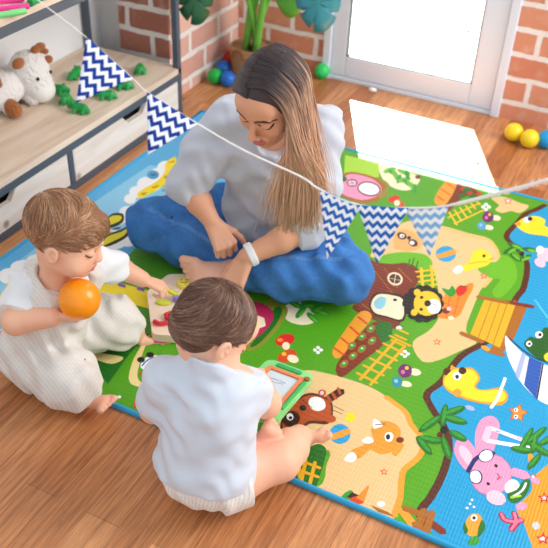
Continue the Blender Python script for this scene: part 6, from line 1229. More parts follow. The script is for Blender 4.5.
# ---- the toddler with the orange ball
def toddler_ball():
    root = empty('person', (-1.261, 1.240, 0.000), 'toddler in pale overalls sitting on the mat edge, holding an orange ball', 'person')
    pel = V3(-1.176, 1.163, 0.095); nk = V3(-1.095, 1.170, 0.315)
    fw = unit_v(V3(.95, .22, 0)); lf = np.cross(V3(0, 0, 1), fw); up = unit_v(nk - pel)
    T = np.stack([lf, np.cross(up, lf) * -1, up]); T[1] /= np.linalg.norm(T[1])
    mid = pel + (nk - pel) * .42; ch = pel + (nk - pel) * .74
    shr = V3(-1.163, 1.138, 0.285); shl = V3(-1.101, 1.289, 0.275)
    elr = V3(-1.141, 1.053, 0.250); wr_ = V3(-1.058, 1.081, 0.275)
    ell_ = V3(-1.088, 1.372, 0.215); wl_ = V3(-1.041, 1.401, 0.178)
    hr = V3(-1.150, 1.114, 0.085); knr = V3(-1.032, 1.080, 0.095); anr = V3(-1.004, 1.092, 0.045)
    hl = V3(-1.153, 1.242, 0.085); knl = V3(-1.075, 1.306, 0.090); anl = V3(-1.038, 1.346, 0.045)
    Fm = Frame((-1.057, 1.164, 0.450), (0.936, 0.220, -0.275), (0.232, 0.201, 0.952), .180)
    B = Body()
    B.ell(pel, (.088, .072, .072), T, .03); B.ell(mid, (.08, .068, .09), T, .05); B.ell(ch, (.073, .056, .07), T, .05)
    B.chain([pel, ch, nk], [.06, .05, .034], .03); B.cap(nk - up * .02, Fm(0, -.08, -.30), .036, .042, .03); B.cap(shl, shr, .03, .03, .03)
    B.chain([shr, elr, wr_], [.032, .031, .023], .012); B.chain([shl, ell_, wl_], [.031, .029, .0215], .012)
    hand(B, wr_, unit_v(V3(0.788, 0.594, -0.159)), V3(0.428, -0.690, -0.584), -1, .60, curl=(.42, .45, .5, .5), bend=.42, thumb=(.9, .55))
    hand(B, wl_, unit_v(V3(0.813, 0.403, -0.421)), V3(0.141, 0.126, 0.982), 1, .60, curl=(.55, .7, .8, .85), bend=.6, thumb=(.45, .9))
    B.chain([pel, hr, knr, anr], [.055, .06, .043, .028], .02); B.chain([pel, hl, knl, anl], [.055, .06, .043, .028], .02)
    foot(B, anr, V3(0.975, 0.006, 0.224), V3(0.719, 0.230, -0.656), V3(-0.018, 0.437, 0.899), .105, 1.15, k=.008)
    foot(B, anl, V3(0.708, -0.096, -0.700), V3(0.045, 0.636, -0.770), V3(-0.575, -0.779, -0.251), .10, 1.1, k=.008)
    head(B, Fm, baby=True)
    def colour(P, tg):
        c = np.tile(SKIN_B, (len(P), 1)); q = Fm.loc(P); near = (np.linalg.norm(q, axis=1) < .8)
        cc = c[near]; face_colour(Fm, cc, P[near], SKIN_B, LIP_B, lc('7a4a38'), lc('b08060'), True); c[near] = cc
        for a, s_, g in ((anr + V3(0.939, 0.265, -0.221) * .05, .07, .35), (wr_, .06, .2), (wl_, .06, .2)):
            w_ = np.exp(-((np.linalg.norm(P - a, axis=1) / s_) ** 2))[:, None] * g
            c = c * (1 - w_) + c * np.array([1.0, .74, .74]) * w_
        return c
    B.mesh('body', .0028, M_SKIN, root, colour)
    S = Body()
    S.ell(mid, (.094, .080, .105), T, .05); S.ell(ch, (.088, .070, .085), T, .05); S.cap(shl, shr, .041, .041, .035); S.cap(ch, nk - up * .02, .055, .044, .04)
    S.cap(shr, shr + (elr - shr) * .86, .045, .049, .03, flat=True); S.cap(shl, shl + (ell_ - shl) * .85, .043, .046, .03, flat=True)
    S.cut(nk + up * .0, up, nk - .06, nk + .08); S.ell(Fm(0, -.08, -.40), .046, None, .004, op='-'); S.cut(pel + up * .05, -up)
    S.disp = folds([((.2, .3, .93), .05, .4, 1.0), ((.7, -.4, .6), .06, 1.3, 1.0), ((-.6, .3, .7), .05, 2.2, .9)], .0022)
    S.mesh('shirt', .0032, M_COTTON, root, lambda P, tg: np.tile(lc('edf1f6'), (len(P), 1)))
    O = Body()
    O.ell(pel, (.118, .102, .09), T, .04); O.ell(mid, (.104, .089, .09), T, .05)
    O.ell(ch, (.106, .086, .094), T, .04); O.cap(shl * .76 + shr * .24, shr * .76 + shl * .24, .056, .056, .03)
    O.cap(ch, nk - up * .025, .075, .060, .03)
    O.cap(nk - up * .012 + T[1] * .012, Fm(0, -.08, -.30), .052, .06, .006, op='-'); O.ell(nk + T[1] * .05 - up * .005, (.045, .04, .035), T, .008, op='-')
    O.chain([hr - (knr - hr) * .2, knr, anr - (anr - knr) * .14], [.080, .068, .050], .03)
    O.chain([hl - (knl - hl) * .2, knl, anl - (anl - knl) * .10], [.080, .066, .050], .03)
    O.cut(anr - (anr - knr) * .10, unit_v(anr - knr), anr - .09, anr + .09); O.cut(anl - (anl - knl) * .06, unit_v(anl - knl), anl - .09, anl + .09)
    O.cut((0, 0, .002), (0, 0, -1))
    O.cap(shr + (elr - shr) * .15, shr + (elr - shr) * .7, .052, .052, .006, op='-'); O.cap(shl + (ell_ - shl) * .15, ell_, .052, .06, .006, op='-')
    O.disp = folds([((.6, .5, .6), .045, .2, 1.0), ((.8, -.5, .3), .06, 1.0, 1.1), ((.2, .9, .4), .05, 2.0, 1.0), ((.9, .1, -.4), .085, .7, 1.2)], .0034)
    def stripes(P, tg):
        a = np.abs(((P @ unit_v(V3(.35, .9, .25))) / .0075) % 1 - .5) < .16
        return np.where(a[:, None], lc('d9d5d0'), lc('e4e0da'))
    O.mesh('overalls', .003, M_COTTON, root, stripes)
    def ok(p):
        hl_ = p[1] * .80 - p[2] * .60
        return p[2] > -.20 and hl_ < .29 and not (abs(p[0]) > .27 and p[2] < .0 and p[1] > -.13)
    cap = Body(); cap.ell(Fm(0, -.06, .12), np.array((.412, .482, .402)) * Fm.h, Fm.A, .01)
    cap.ell(Fm(0, .30, .22), np.array((.276, .143, .163)) * Fm.h, Fm.A, .02); cap.cut(Fm(0, .40, .06), Fm.A.T @ V3(0, .80, -.60), k=.006); cap.cut(Fm(0, 0, -.20), -Fm.u, k=.008)
    for q in (1, -1): cap.ell(Fm(q * .40, .05, -.12), np.array((.12, .15, .13)) * Fm.h, Fm.A, .008, op='-')
    cap.mesh('hair', .003, M_HAIR, root, lambda P, tg: np.tile(lc('a9825c'), (len(P), 1)))
    baby_hair_strands(Fm, 2400, (.416, .487, .406), (-.05, -.75, .66), ok, .62, .03, 5, lc('85563a'), lc('b4845e'), lc('dcb898'), root, 'hair_strands', swirl=.3, extra=(((0, .30, .22), (.280, .147, .167)),))
    return root
toddler_ball()
def orange_ball():
    c = V3(-1.012, 1.127, 0.312)
    o = MB().ball((0, 0, 0), .0470, seg=48).build('ball', mat('orange_plastic', 'ff9a12', 0.28, 0.5), smooth=True, loc=tuple(c))
    tag(o, 'bright orange plastic ball held by the toddler in overalls', 'ball')
orange_ball()
# ---- the woman sitting cross-legged
def woman():
    root = empty('person', (-0.92, 1.86, 0), 'woman in pale shirt and blue jeans sitting cross-legged, leaning over the toddlers', 'person')
    pel = V3(-.925, 1.895, .125); shr = V3(-0.984, 1.766, 0.490); shl = V3(-0.780, 1.884, 0.465)
    nk = (shr + shl) / 2 + V3(.01, -.02, .045)
    up = unit_v(nk - pel); lf = unit_v(shl - shr); T = np.stack([lf, np.cross(up, lf) * -1, up]); T[1] /= np.linalg.norm(T[1]); T[0] = np.cross(T[1], T[2]); T[0] /= np.linalg.norm(T[0])
    mid = pel + (nk - pel) * .42; ch = pel + (nk - pel) * .70
    elr = V3(-1.080, 1.686, 0.310); wr_ = V3(-0.984, 1.661, 0.225)
    ell_ = V3(-0.725, 1.780, 0.235); wl_ = V3(-0.863, 1.641, 0.165)
    hr = pel + V3(-.085, -.01, -.01); hl = pel + V3(.085, .0, -.01)
    knr = V3(-1.227, 1.721, 0.105); anr = V3(-0.925, 1.716, 0.055)
    knl = V3(-0.624, 1.765, 0.105); anl = V3(-0.927, 1.671, 0.072)
    Fm = Frame((-0.794, 1.614, 0.655), (-0.103, -0.882, -0.460), (0.011, -0.463, 0.886), .215)
    B = Body()
    B.ell(pel, (.14, .10, .10), T, .04); B.ell(mid, (.095, .064, .12), T, .05); B.ell(ch, (.112, .066, .10), T, .05)
    B.chain([pel, mid, ch], [.08, .062, .064], .04)
    B.cap(nk - up * .03, Fm(0, -.10, -.22), .045, .048, .03); B.cap(shl, shr, .034, .034, .03); B.cap(ch, nk, .06, .05, .04)
    B.chain([shr, elr], [.037, .034], .02); B.chain([elr, (elr + wr_) / 2, wr_], [.036, .035, .0235], .012)
    B.chain([shl, ell_], [.037, .035], .02); B.chain([ell_, (ell_ + wl_) / 2, wl_], [.037, .036, .0245], .012)
    hand(B, wr_, unit_v(V3(0.733, -0.330, -0.595)), V3(0.392, -0.482, 0.784), 1, .86, curl=(1.0, 1.0, .95, .9), bend=.75, thumb=(.75, .75))
    hand(B, wl_, unit_v(V3(-0.145, -0.668, -0.730)), V3(-0.097, -0.678, 0.729), -1, .86, curl=(.3, .35, .4, .45), bend=.4, thumb=(.6, .8))
    B.chain([hr, knr, anr], [.075, .05, .034], .02); B.chain([hl, knl, anl], [.075, .05, .032], .02)
    foot(B, anl, V3(-0.933, -0.359, 0.018), V3(0.334, -0.906, 0.259), V3(-0.262, 0.214, 0.941), .205, .95, k=.012)
    foot(B, anr, V3(0.702, 0.709, -0.071), V3(-0.140, 0.569, -0.810), V3(-0.075, 0.308, 0.948), .20, .85, k=.012)
    head(B, Fm)
    def colour(P, tg):
        c = np.tile(SKIN_W, (len(P), 1)); q = Fm.loc(P); near = (np.linalg.norm(q, axis=1) < .8)
        cc = c[near]; face_colour(Fm, cc, P[near], SKIN_W, LIP, lc('2a1a14'), lc('5a3a2a')); c[near] = cc
        w_ = np.exp(-((np.linalg.norm(P - anl + V3(0.891, 0.452, 0.034) * .06, axis=1) / .10) ** 2))[:, None] * .8
        return c * (1 - w_) + lc('f2c8b4') * w_
    B.mesh('body', .0030, M_SKIN, root, colour)
    S = Body()
    S.ell(pel + up * .03, (.158, .120, .11), T, .05); S.ell(mid, (.132, .102, .13), T, .06); S.ell(ch, (.15, .102, .12), T, .06)
    S.cap(shl, shr, .056, .058, .05); S.cap(ch, nk - up * .02, .10, .062, .05)
    q = shr + (elr - shr); S.chain([shr, shr + (elr - shr) * .55], [.054, .060], .04); S.cap(shr + (elr - shr) * .5, elr + (wr_ - elr) * .06, .063, .060, .03); S.cap(elr + (wr_ - elr) * .06, elr + (wr_ - elr) * .16, .050, .045, .012, flat=True)
    S.chain([shl, shl + (ell_ - shl) * .55], [.056, .060], .04); S.cap(shl + (ell_ - shl) * .5, ell_ + (wl_ - ell_) * .12, .062, .055, .03); S.cap(ell_ + (wl_ - ell_) * .12, ell_ + (wl_ - ell_) * .30, .050, .046, .012, flat=True)
    S.cut(nk + up * .016, up, nk - .075, nk + .10)
    S.ell(nk + T[1] * .070 + up * .0, (.062, .070, .075), T, .006, op='-')
    S.cut(pel - up * .03, -up)
    S.disp = folds([((.2, .3, .93), .08, .4, .9), ((.8, .2, .5), .10, 1.3, 1.0), ((-.7, .1, .7), .085, 2.2, 1.0), ((.9, .3, -.2), .14, .2, .9), ((.3, .8, .5), .045, 1.9, .55), ((-.4, .5, .75), .055, .8, .6)], .0036)
    S.mesh('shirt', .0042, M_COTTON, root, lambda P, tg: np.tile(lc('c6ccd9'), (len(P), 1)))
    J = Body()
    J.ell(pel - up * .01, (.165, .13, .12), T, .04)
    J.chain([hr, (hr + knr) / 2 + V3(0, 0, .004), knr], [.100, .092, .074], .03); J.chain([knr, (knr + anr) / 2 , anr - (anr - knr) * .08], [.072, .070, .052], .03)
    J.chain([hl, (hl + knl) / 2 + V3(0, 0, .004), knl], [.100, .092, .076], .03); J.chain([knl, (knl + anl) / 2, anl - (anl - knl) * .18], [.074, .070, .054], .03)
    J.cut((0, 0, .0095), (0, 0, -1))
    J.disp = folds([((.6, .5, .6), .06, .2, .8), ((.8, -.5, .3), .075, 1.0, .9), ((.2, .9, .4), .065, 2.0, .8), ((.9, .1, -.4), .12, .7, 1.0), ((.3, -.8, .5), .04, .7, .5)], .0046)
    def denim(P, tg):
        c = np.tile(lc('4179bc'), (len(P), 1))
        a = .5 + .5 * np.sin(P[:, 0] * 60 + 2 * np.sin(P[:, 1] * 45)) * np.sin(P[:, 1] * 70)
        c = c * (.88 + .24 * a[:, None])
        for A0, A1, sd in ((knr, anr, V3(0.026, -0.349, 0.937)), (knl, anl, V3(0.209, -0.256, 0.944)), (hr, knr, V3(0.540, -0.838, 0.082))):
            ax = unit_v(A1 - A0); sd = unit_v(sd - ax * (sd @ ax)); n_ = np.cross(ax, sd); q = P - A0; tt = q @ ax
            m_ = (np.abs(np.abs(q @ n_) - .003) < .0018) & (q @ sd > 0) & (tt > 0) & (tt < np.linalg.norm(A1 - A0) - .03) & (np.linalg.norm(q - tt[:, None] * ax, axis=1) < .1)
            c[m_] = lc('5f8ec6')
        return c
    J.mesh('jeans', .0042, M_DENIM, root, denim)
    # white watch strap on her left wrist
    ax = unit_v(wl_ - ell_); w0 = wl_ - ax * .012; e1_ = unit_v(np.cross(ax, V3(0, 0, 1))); e2_ = np.cross(ax, e1_)
    br_ = Body()
    for k_ in range(24):
        a0, a1 = 2 * math.pi * k_ / 24, 2 * math.pi * (k_ + 1) / 24
        for dz in (-.006, 0, .006): br_.cap(w0 + ax * dz + (e1_ * math.cos(a0) + e2_ * math.sin(a0)) * .0285, w0 + ax * dz + (e1_ * math.cos(a1) + e2_ * math.sin(a1)) * .0285, .0045, None, .003)
    br_.mesh('bracelet', .0025, mat('white_silicone', 'eef0f0', .5), root)
    # hair: a close cap, then long strands swept over to her left and hanging down
    cap = Body(); cap.ell(Fm(0, -.06, .15), np.array((.358, .438, .374)) * Fm.h, Fm.A, .01)
    cap.cut(Fm(0, .30, .22), Fm.A.T @ V3(0, .86, -.5), k=.012); cap.cut(Fm(0, 0, -.25), -Fm.u, k=.01)
    brown = lc('3a2e31'); blond = lc('e8c0a0')
    cap.mesh('hair', .0032, M_HAIR, root, lambda P, tg: np.tile(brown, (len(P), 1)))
    rg = np.random.default_rng(11); lines = []; tint = []; wd = []
    cen = np.array([0, -.06, .15]); R_ = np.array([.362, .442, .378])
    def on(v, lift=1.0): return cen + unit_v(v) * R_ * lift
    for i in range(1300):
        a = rg.uniform(0, 1); lay = rg.uniform(1.0, 1.07)
        f0 = .95 - 1.85 * a                                            # position along the parting, front to crown
        st = on((-.18 + rg.normal() * .05, f0, .95), lay)
        fs = f0 * .75 + rg.normal() * .06
        p1 = on((.55, fs, .80), lay * 1.02); p2 = on((.98, fs * .85 + .05, .15), lay * 1.06)
        pts = [Fm(*st), Fm(*(on((.2, f0 * .9, .97), lay))), Fm(*p1), Fm(*p2)]
        g = pts[-1]; ln_ = rg.uniform(.20, .33) * (.72 + .28 * (1 - a))
        out = Fm.s * .02 + Fm.f * .015
        tgt = V3(-0.735, 1.683, 0.360) + V3(0.891, 0.452, 0.034) * rg.normal() * .034 + V3(0.345, -0.726, 0.595) * (.02 + rg.normal() * .012)
        e1 = g * .72 + tgt * .28 + out * .9 + V3(0, 0, -.02); e2 = g * .30 + tgt * .70 + out * .6; e3 = tgt + V3(0, 0, -.10 * rg.uniform(-.2, 1)) + rg.normal(size=3) * .006
        pts += [e1, e2, e3]
        pts = np.array(pts); cr_ = []
        for k_ in range(len(pts) - 1):
            A_, B_, C_, D_ = pts[max(k_ - 1, 0)], pts[k_], pts[k_ + 1], pts[min(k_ + 2, len(pts) - 1)]
            for t_ in (0, .25, .5, .75): cr_.append(.5 * ((2 * B_) + (C_ - A_) * t_ + (2 * A_ - 5 * B_ + 4 * C_ - D_) * t_ ** 2 + (3 * B_ - A_ - 3 * C_ + D_) * t_ ** 3))
        cr_.append(pts[-1]); lines.append(cr_); tint.append((rg.uniform(.75, 1.25), rg.uniform(.28, .46))); wd.append(rg.uniform(.0009, .0017))
    for i in range(700):                                               # her right side, drawn back behind the ear
        a = rg.uniform(0, 1); f0 = 1.7 - 2.45 * a; lay = rg.uniform(.985, 1.005)
        pts = np.array([Fm(*on((-.18 + rg.normal() * .04, f0, .95), lay)), Fm(*on((-.6, f0 * .8 - .1, .7), lay)), Fm(*on((-.97, f0 * .5 - .3, .15), lay * 1.07)), Fm(*on((-.95, -.35 + rg.normal() * .10, -.35), lay * 1.12)), Fm(-.30, -.16 + rg.normal() * .03, -.34), Fm(-.25 + rg.normal() * .02, -.06 + rg.normal() * .03, -.62)])
        cr_ = []
        for k_ in range(len(pts) - 1):
            A_, B_, C_, D_ = pts[max(k_ - 1, 0)], pts[k_], pts[k_ + 1], pts[min(k_ + 2, len(pts) - 1)]
            for t_ in (0, .25, .5, .75): cr_.append(.5 * ((2 * B_) + (C_ - A_) * t_ + (2 * A_ - 5 * B_ + 4 * C_ - D_) * t_ ** 2 + (3 * B_ - A_ - 3 * C_ + D_) * t_ ** 3))
        cr_.append(pts[-1]); lines.append(cr_); tint.append((rg.uniform(.75, 1.2), 2.0)); wd.append(rg.uniform(.0009, .0015))
    def hc(si, t_):
        k_, st = tint[si]; w_ = np.clip((t_ - st) / .28, 0, 1); 
        c_ = brown * (1 - w_) + lc('b08468') * w_; w2 = np.clip((t_ - st - .06) / .30, 0, 1) if st < 1.5 else 0; return (c_ * (1 - w2) + blond * w2) * k_
    strands('hair_strands', lines, 20, wd, M_HAIR, root, hc)
    return root
woman()
# ---------------------------------------------------------------- toys on and around the mat
def put(o, label, cat, group=None): return tag(o, label, cat, group)
def frame_matrix(o, x, y):
    """matrix with its origin at o, local X along x and local Y as close to y as possible"""
    o, x, y = Vector(o), Vector(x).normalized(), Vector(y); z = x.cross(y).normalized(); y = z.cross(x)
    m_ = Matrix((x, y, z)).transposed().to_4x4(); m_.translation = o; return m_
def rrect(x0, y0, x1, y1, r, n=5):
    o = []
    for cx, cy, a0 in ((x1 - r, y0 + r, -90), (x1 - r, y1 - r, 0), (x0 + r, y1 - r, 90), (x0 + r, y0 + r, 180)):
        for i in range(n + 1):
            a = math.radians(a0 + 90 * i / n); o.append((cx + r * math.cos(a), cy + r * math.sin(a)))
    return o
def plate_hole(mb, outer, inner, z0, z1, mi=0):
    """a flat ring between two outlines with the same number of points"""
    n = len(outer); v = [[mb.bm.verts.new((x, y, z)) for x, y in q] for q in (outer, inner) for z in (z0, z1)]
    for i in range(n):
        j = (i + 1) % n
        for a, b in ((v[0], v[1]), (v[3], v[2])):
            mb.bm.faces.new((a[i], a[j], b[j], b[i])).material_index = mi
        mb.bm.faces.new((v[1][i], v[1][j], v[3][j], v[3][i])).material_index = mi
        mb.bm.faces.new((v[0][j], v[0][i], v[2][i], v[2][j])).material_index = mi
# magnetic drawing board
M_GREEN_PL = mat('mint_green_plastic', '86dc86', 0.35, 0.45); M_GREEN_DK = mat('green_plastic', '3faa5c', 0.35, 0.45)
def drawing_board():
    tl, tr_, br, bl = [Vector(q) for q in ((-0.678, 1.389, 0.068), (-0.548, 1.395, 0.068), (-0.537, 1.169, 0.110), (-0.649, 1.174, 0.110))]
    c = (tl + tr_ + br + bl) / 4; x = ((tr_ - tl) + (br - bl)); y = ((tl - bl) + (tr_ - br))
    root = empty('drawing_board', c, 'toy magnetic drawing board with green frame lying in the foreground toddler\'s lap', 'toy')
    root.matrix_world = frame_matrix(c, x, y)
    w_, h_ = .064, .113
    b = MB(); plate_hole(b, rrect(-w_, -h_, w_, h_, .022), rrect(-w_ + .017, -h_ + .022, w_ - .017, h_ - .030, .008), -.008, .008)
    b.build('frame', M_GREEN_PL, root)
    b = MB(); plate_hole(b, rrect(-w_ + .015, -h_ + .02, w_ - .015, h_ - .028, .009), rrect(-w_ + .0255, -h_ + .031, w_ - .0255, h_ - .039, .003), -.006, .0088)
    b.build('border', mat('orange_border', 'e88a58', 0.5), root)
    b = MB(); b.prism(rrect(-w_ + .016, -h_ + .021, w_ - .016, h_ - .029, .006), .010, mtx=Matrix.Translation((0, 0, -.006)))
    scr = b.build('screen', mat('pale_blue_drawing_surface', 'cfe0ea', 0.35), root)
    s = MB(); rg = random.Random(4)
    for k_ in range(3):
        pts = [(-.025 + .008 * i + rg.uniform(-.002, .002), .045 - .006 * k_ + rg.uniform(-.003, .003), .0043) for i in range(6)]
        s.tube(pts, .0006, n=4)
    s.build('scribble', mat('grey_scribble', '8ea0b4', 0.6), scr)
    b = MB(); b.prism(rrect(-.034, h_ - .024, .034, h_ - .010, .006), .004, bev=.001, mtx=Matrix.Translation((0, 0, .0075))); b.build('slider', M_GREEN_DK, root)
    b = MB(); b.tube([(w_ - .0085, -h_ + .05, .010), (w_ - .0085, h_ - .055, .010)], [.0042, .0052], n=10); b.ball((w_ - .0085, h_ - .052, .010), .0056, seg=12); b.build('pen', M_GREEN_DK, root, smooth='auto')
    b = MB(); b.prism(rrect(w_ - .016, h_ - .040, w_ - .002, h_ - .026, .005), .006, bev=.001, mtx=Matrix.Translation((0, 0, .0075))); o = b.build('magnet_stamp', mat('brown_stamp', 'a8642c', 0.4), root); o['label'] = 'brown stamp'
    b = MB(); b.prism(rrect(-w_ + .02, -h_ + .004, w_ - .02, -h_ + .016, .005), .003, bev=.001, mtx=Matrix.Translation((0, 0, .0075))); b.build('tray', M_GREEN_DK, root)
drawing_board()
# wooden puzzle board and its pieces
def puzzle():
    zb = .0115; top = .036
    pts = [(-1.111, 1.514, 0.036), (-0.997, 1.367, 0.036), (-0.825, 1.436, 0.036), (-0.944, 1.657, 0.036), (-0.993, 1.673, 0.036), (-1.103, 1.611, 0.036)]
    c = sum((Vector(q) for q in pts), Vector()) / len(pts); c.z = zb
    poly = [(q[0] - c.x, q[1] - c.y) for q in pts]
    if sum(poly[i - 1][0] * poly[i][1] - poly[i][0] * poly[i - 1][1] for i in range(len(poly))) < 0: poly = poly[::-1]
    P_ = []
    for i in range(len(poly)):                                      # round the corners
        a, b, d = Vector(poly[i - 1]), Vector(poly[i]), Vector(poly[(i + 1) % len(poly)])
        s_ = b + (a - b).normalized() * .014; e_ = b + (d - b).normalized() * .014
        for t_ in (0, .25, .5, .75, 1): P_.append(tuple(s_ * (1 - t_) ** 2 + b * 2 * t_ * (1 - t_) + e_ * t_ ** 2))
    t = MB(); t.prism(P_, top - zb)
    o = t.build('puzzle_board', mat('pale_beech', 'f3dcc6', 0.5, 0.3, bump=.05, bscale=80), loc=tuple(c))
    put(o, 'pale wooden puzzle board lying between the two toddlers', 'puzzle')
    def piece(name, px, hexcol, label, thick=.010, parent=None, z=top + .0006):
        pass
    def at(q): return Vector(q)
    # red numeral nine
    b = MB(); rg = [(154, 321), (159, 323.5), (166, 323), (172, 319.5), (173.5, 315), (170, 312.8), (166, 314.5), (166.5, 318), (170, 319.2)]
    path = [Vector(q) for q in ((-1.017, 1.407, 0.043), (-0.999, 1.405, 0.043), (-0.984, 1.416, 0.043), (-0.978, 1.436, 0.043), (-0.985, 1.454, 0.043), (-0.998, 1.457, 0.043), (-1.004, 1.446, 0.043), (-0.995, 1.434, 0.043), (-0.985, 1.437, 0.043))]
    o_ = path[0].copy(); b.tube([p - o_ for p in path], [.006, .0065, .0068, .0068, .0065, .006, .006, .0055, .005], n=10)
    o = b.build('puzzle_numeral', mat('red_paint', 'd8303a', 0.4), smooth='auto', loc=tuple(o_)); put(o, 'red wooden numeral nine on the puzzle board', 'puzzle piece')
    def disc(name, q, rx, ry, ang, th, hexcol, label, dome=.002):
        t = MB(); n = 28; prof = [(0, 0), (1, 0), (1, th * .7), (.9, th), (0, th + dome)]
        t.lathe(prof, n=n, mtx=Matrix.Translation((0, 0, 0)) @ Matrix.Rotation(ang, 4, 'Z') @ Matrix.Diagonal((rx, ry, 1, 1)))
        o = t.build(name, mat(label.split()[0] + '_piece', hexcol, 0.4), smooth='auto', loc=tuple(q)); put(o, label, 'puzzle piece'); return o
    disc('puzzle_oval', (-1.041, 1.489, 0.037), .021, .0105, .45, .006, 'd2d83c', 'olive yellow oval piece on the puzzle board, above the red numeral')
    disc('puzzle_peg', (-1.014, 1.517, 0.037), .012, .010, .3, .016, '9a80d8', 'purple round peg piece on the puzzle board beside the olive oval', .004)
    sm = disc('smiley_disc', (-1.035, 1.588, 0.037), .0215, .0205, 0, .013, 'f4e05a', 'yellow smiley disc with eyes and a mouth on the puzzle board', .002)
    f = MB(); 
    ux, uy = Vector((0.891, 0.452, 0.034)), Vector((-0.294, 0.519, 0.803)); ux.z = 0; uy.z = 0; ux.normalize(); uy.normalize()
    for q in (-1, 1): f.ball(ux * .007 * q + uy * .006 + Vector((0, 0, .0142)), .0021, seg=10, scale=(1, 1, .5))
    f.tube([ux * (.009 * math.cos(a)) + uy * (.009 * math.sin(a)) + Vector((0, 0, .0143)) for a in [math.radians(d) for d in range(200, 345, 20)]], .0009, n=6)
    f.build('face', mat('dark_print', '5a4a10', 0.5), sm)
    g = MB(); a, b_ = Vector((-1.063, 1.510, 0.075)), Vector((-1.009, 1.525, 0.047)); d = b_ - a
    g.tube([Vector((0, 0, 0)), d * .04, d * .96, d], [.006, .0072, .0072, .006], n=12)
    o = g.build('peg', mat('lime_yellow_peg', 'd6d834', 0.4), smooth='auto', loc=tuple(a)); put(o, 'lime yellow wooden peg gripped in the fist of the toddler in overalls', 'peg')
puzzle()
# plastic pit balls on the floor
def pit_balls():
    G = 'plastic balls on the floor'
    cols = {'green': mat('green_ball', '1fb84a', .3), 'blue': mat('blue_ball', '1f6fd0', .3), 'red': mat('red_ball', 'd8402c', .3), 'yellow': mat('yellow_ball', 'f4d82a', .3), 'cyan': mat('cyan_ball', '1c9ce0', .3), 'lime': mat('lime_ball', '35d06a', .3)}
    src = None
    for c, q, label in (('green', (-1.695, 2.900, 0.034), 'green plastic ball by the side brick wall, next to the blue balls'), ('blue', (-1.633, 2.902, 0.034), 'blue plastic ball by the plant pot, nearer of the two blue ones'), ('blue', (-1.707, 2.993, 0.034), 'blue plastic ball behind the green ball by the side brick wall'), ('red', (-1.737, 3.105, 0.034), 'red plastic ball at the foot of the plant pot'),
                        ('lime', (-1.326, 3.188, 0.034), 'bright green plastic ball lying against the door frame'), ('yellow', (-0.447, 3.035, 0.036), 'yellow plastic ball nearest the door, on the floor by the brick wall'), ('yellow', (-0.381, 3.012, 0.036), 'yellow plastic ball touching the cyan ball by the brick wall'), ('cyan', (-0.323, 3.041, 0.036), 'cyan blue plastic ball by the brick wall beside the yellow balls')):
        o = MB().ball((0, 0, 0), q[2] - .0005, seg=32).build('plastic_ball', cols[c], smooth=True, loc=q); put(o, label, 'ball', G)
pit_balls()
t = MB(); t.ball((0, 0, .010), .013, seg=12, scale=(1.3, .8, .75)); t.ball((.011, .003, .009), .009, seg=10, scale=(1, .9, .9))
put(t.build('paper_scrap', mat('white_paper_scrap', 'f4f4f2', .7), smooth=True, loc=(-1.082, 3.171, 0.000)), 'small crumpled white paper scrap on the floor in front of the door', 'paper')

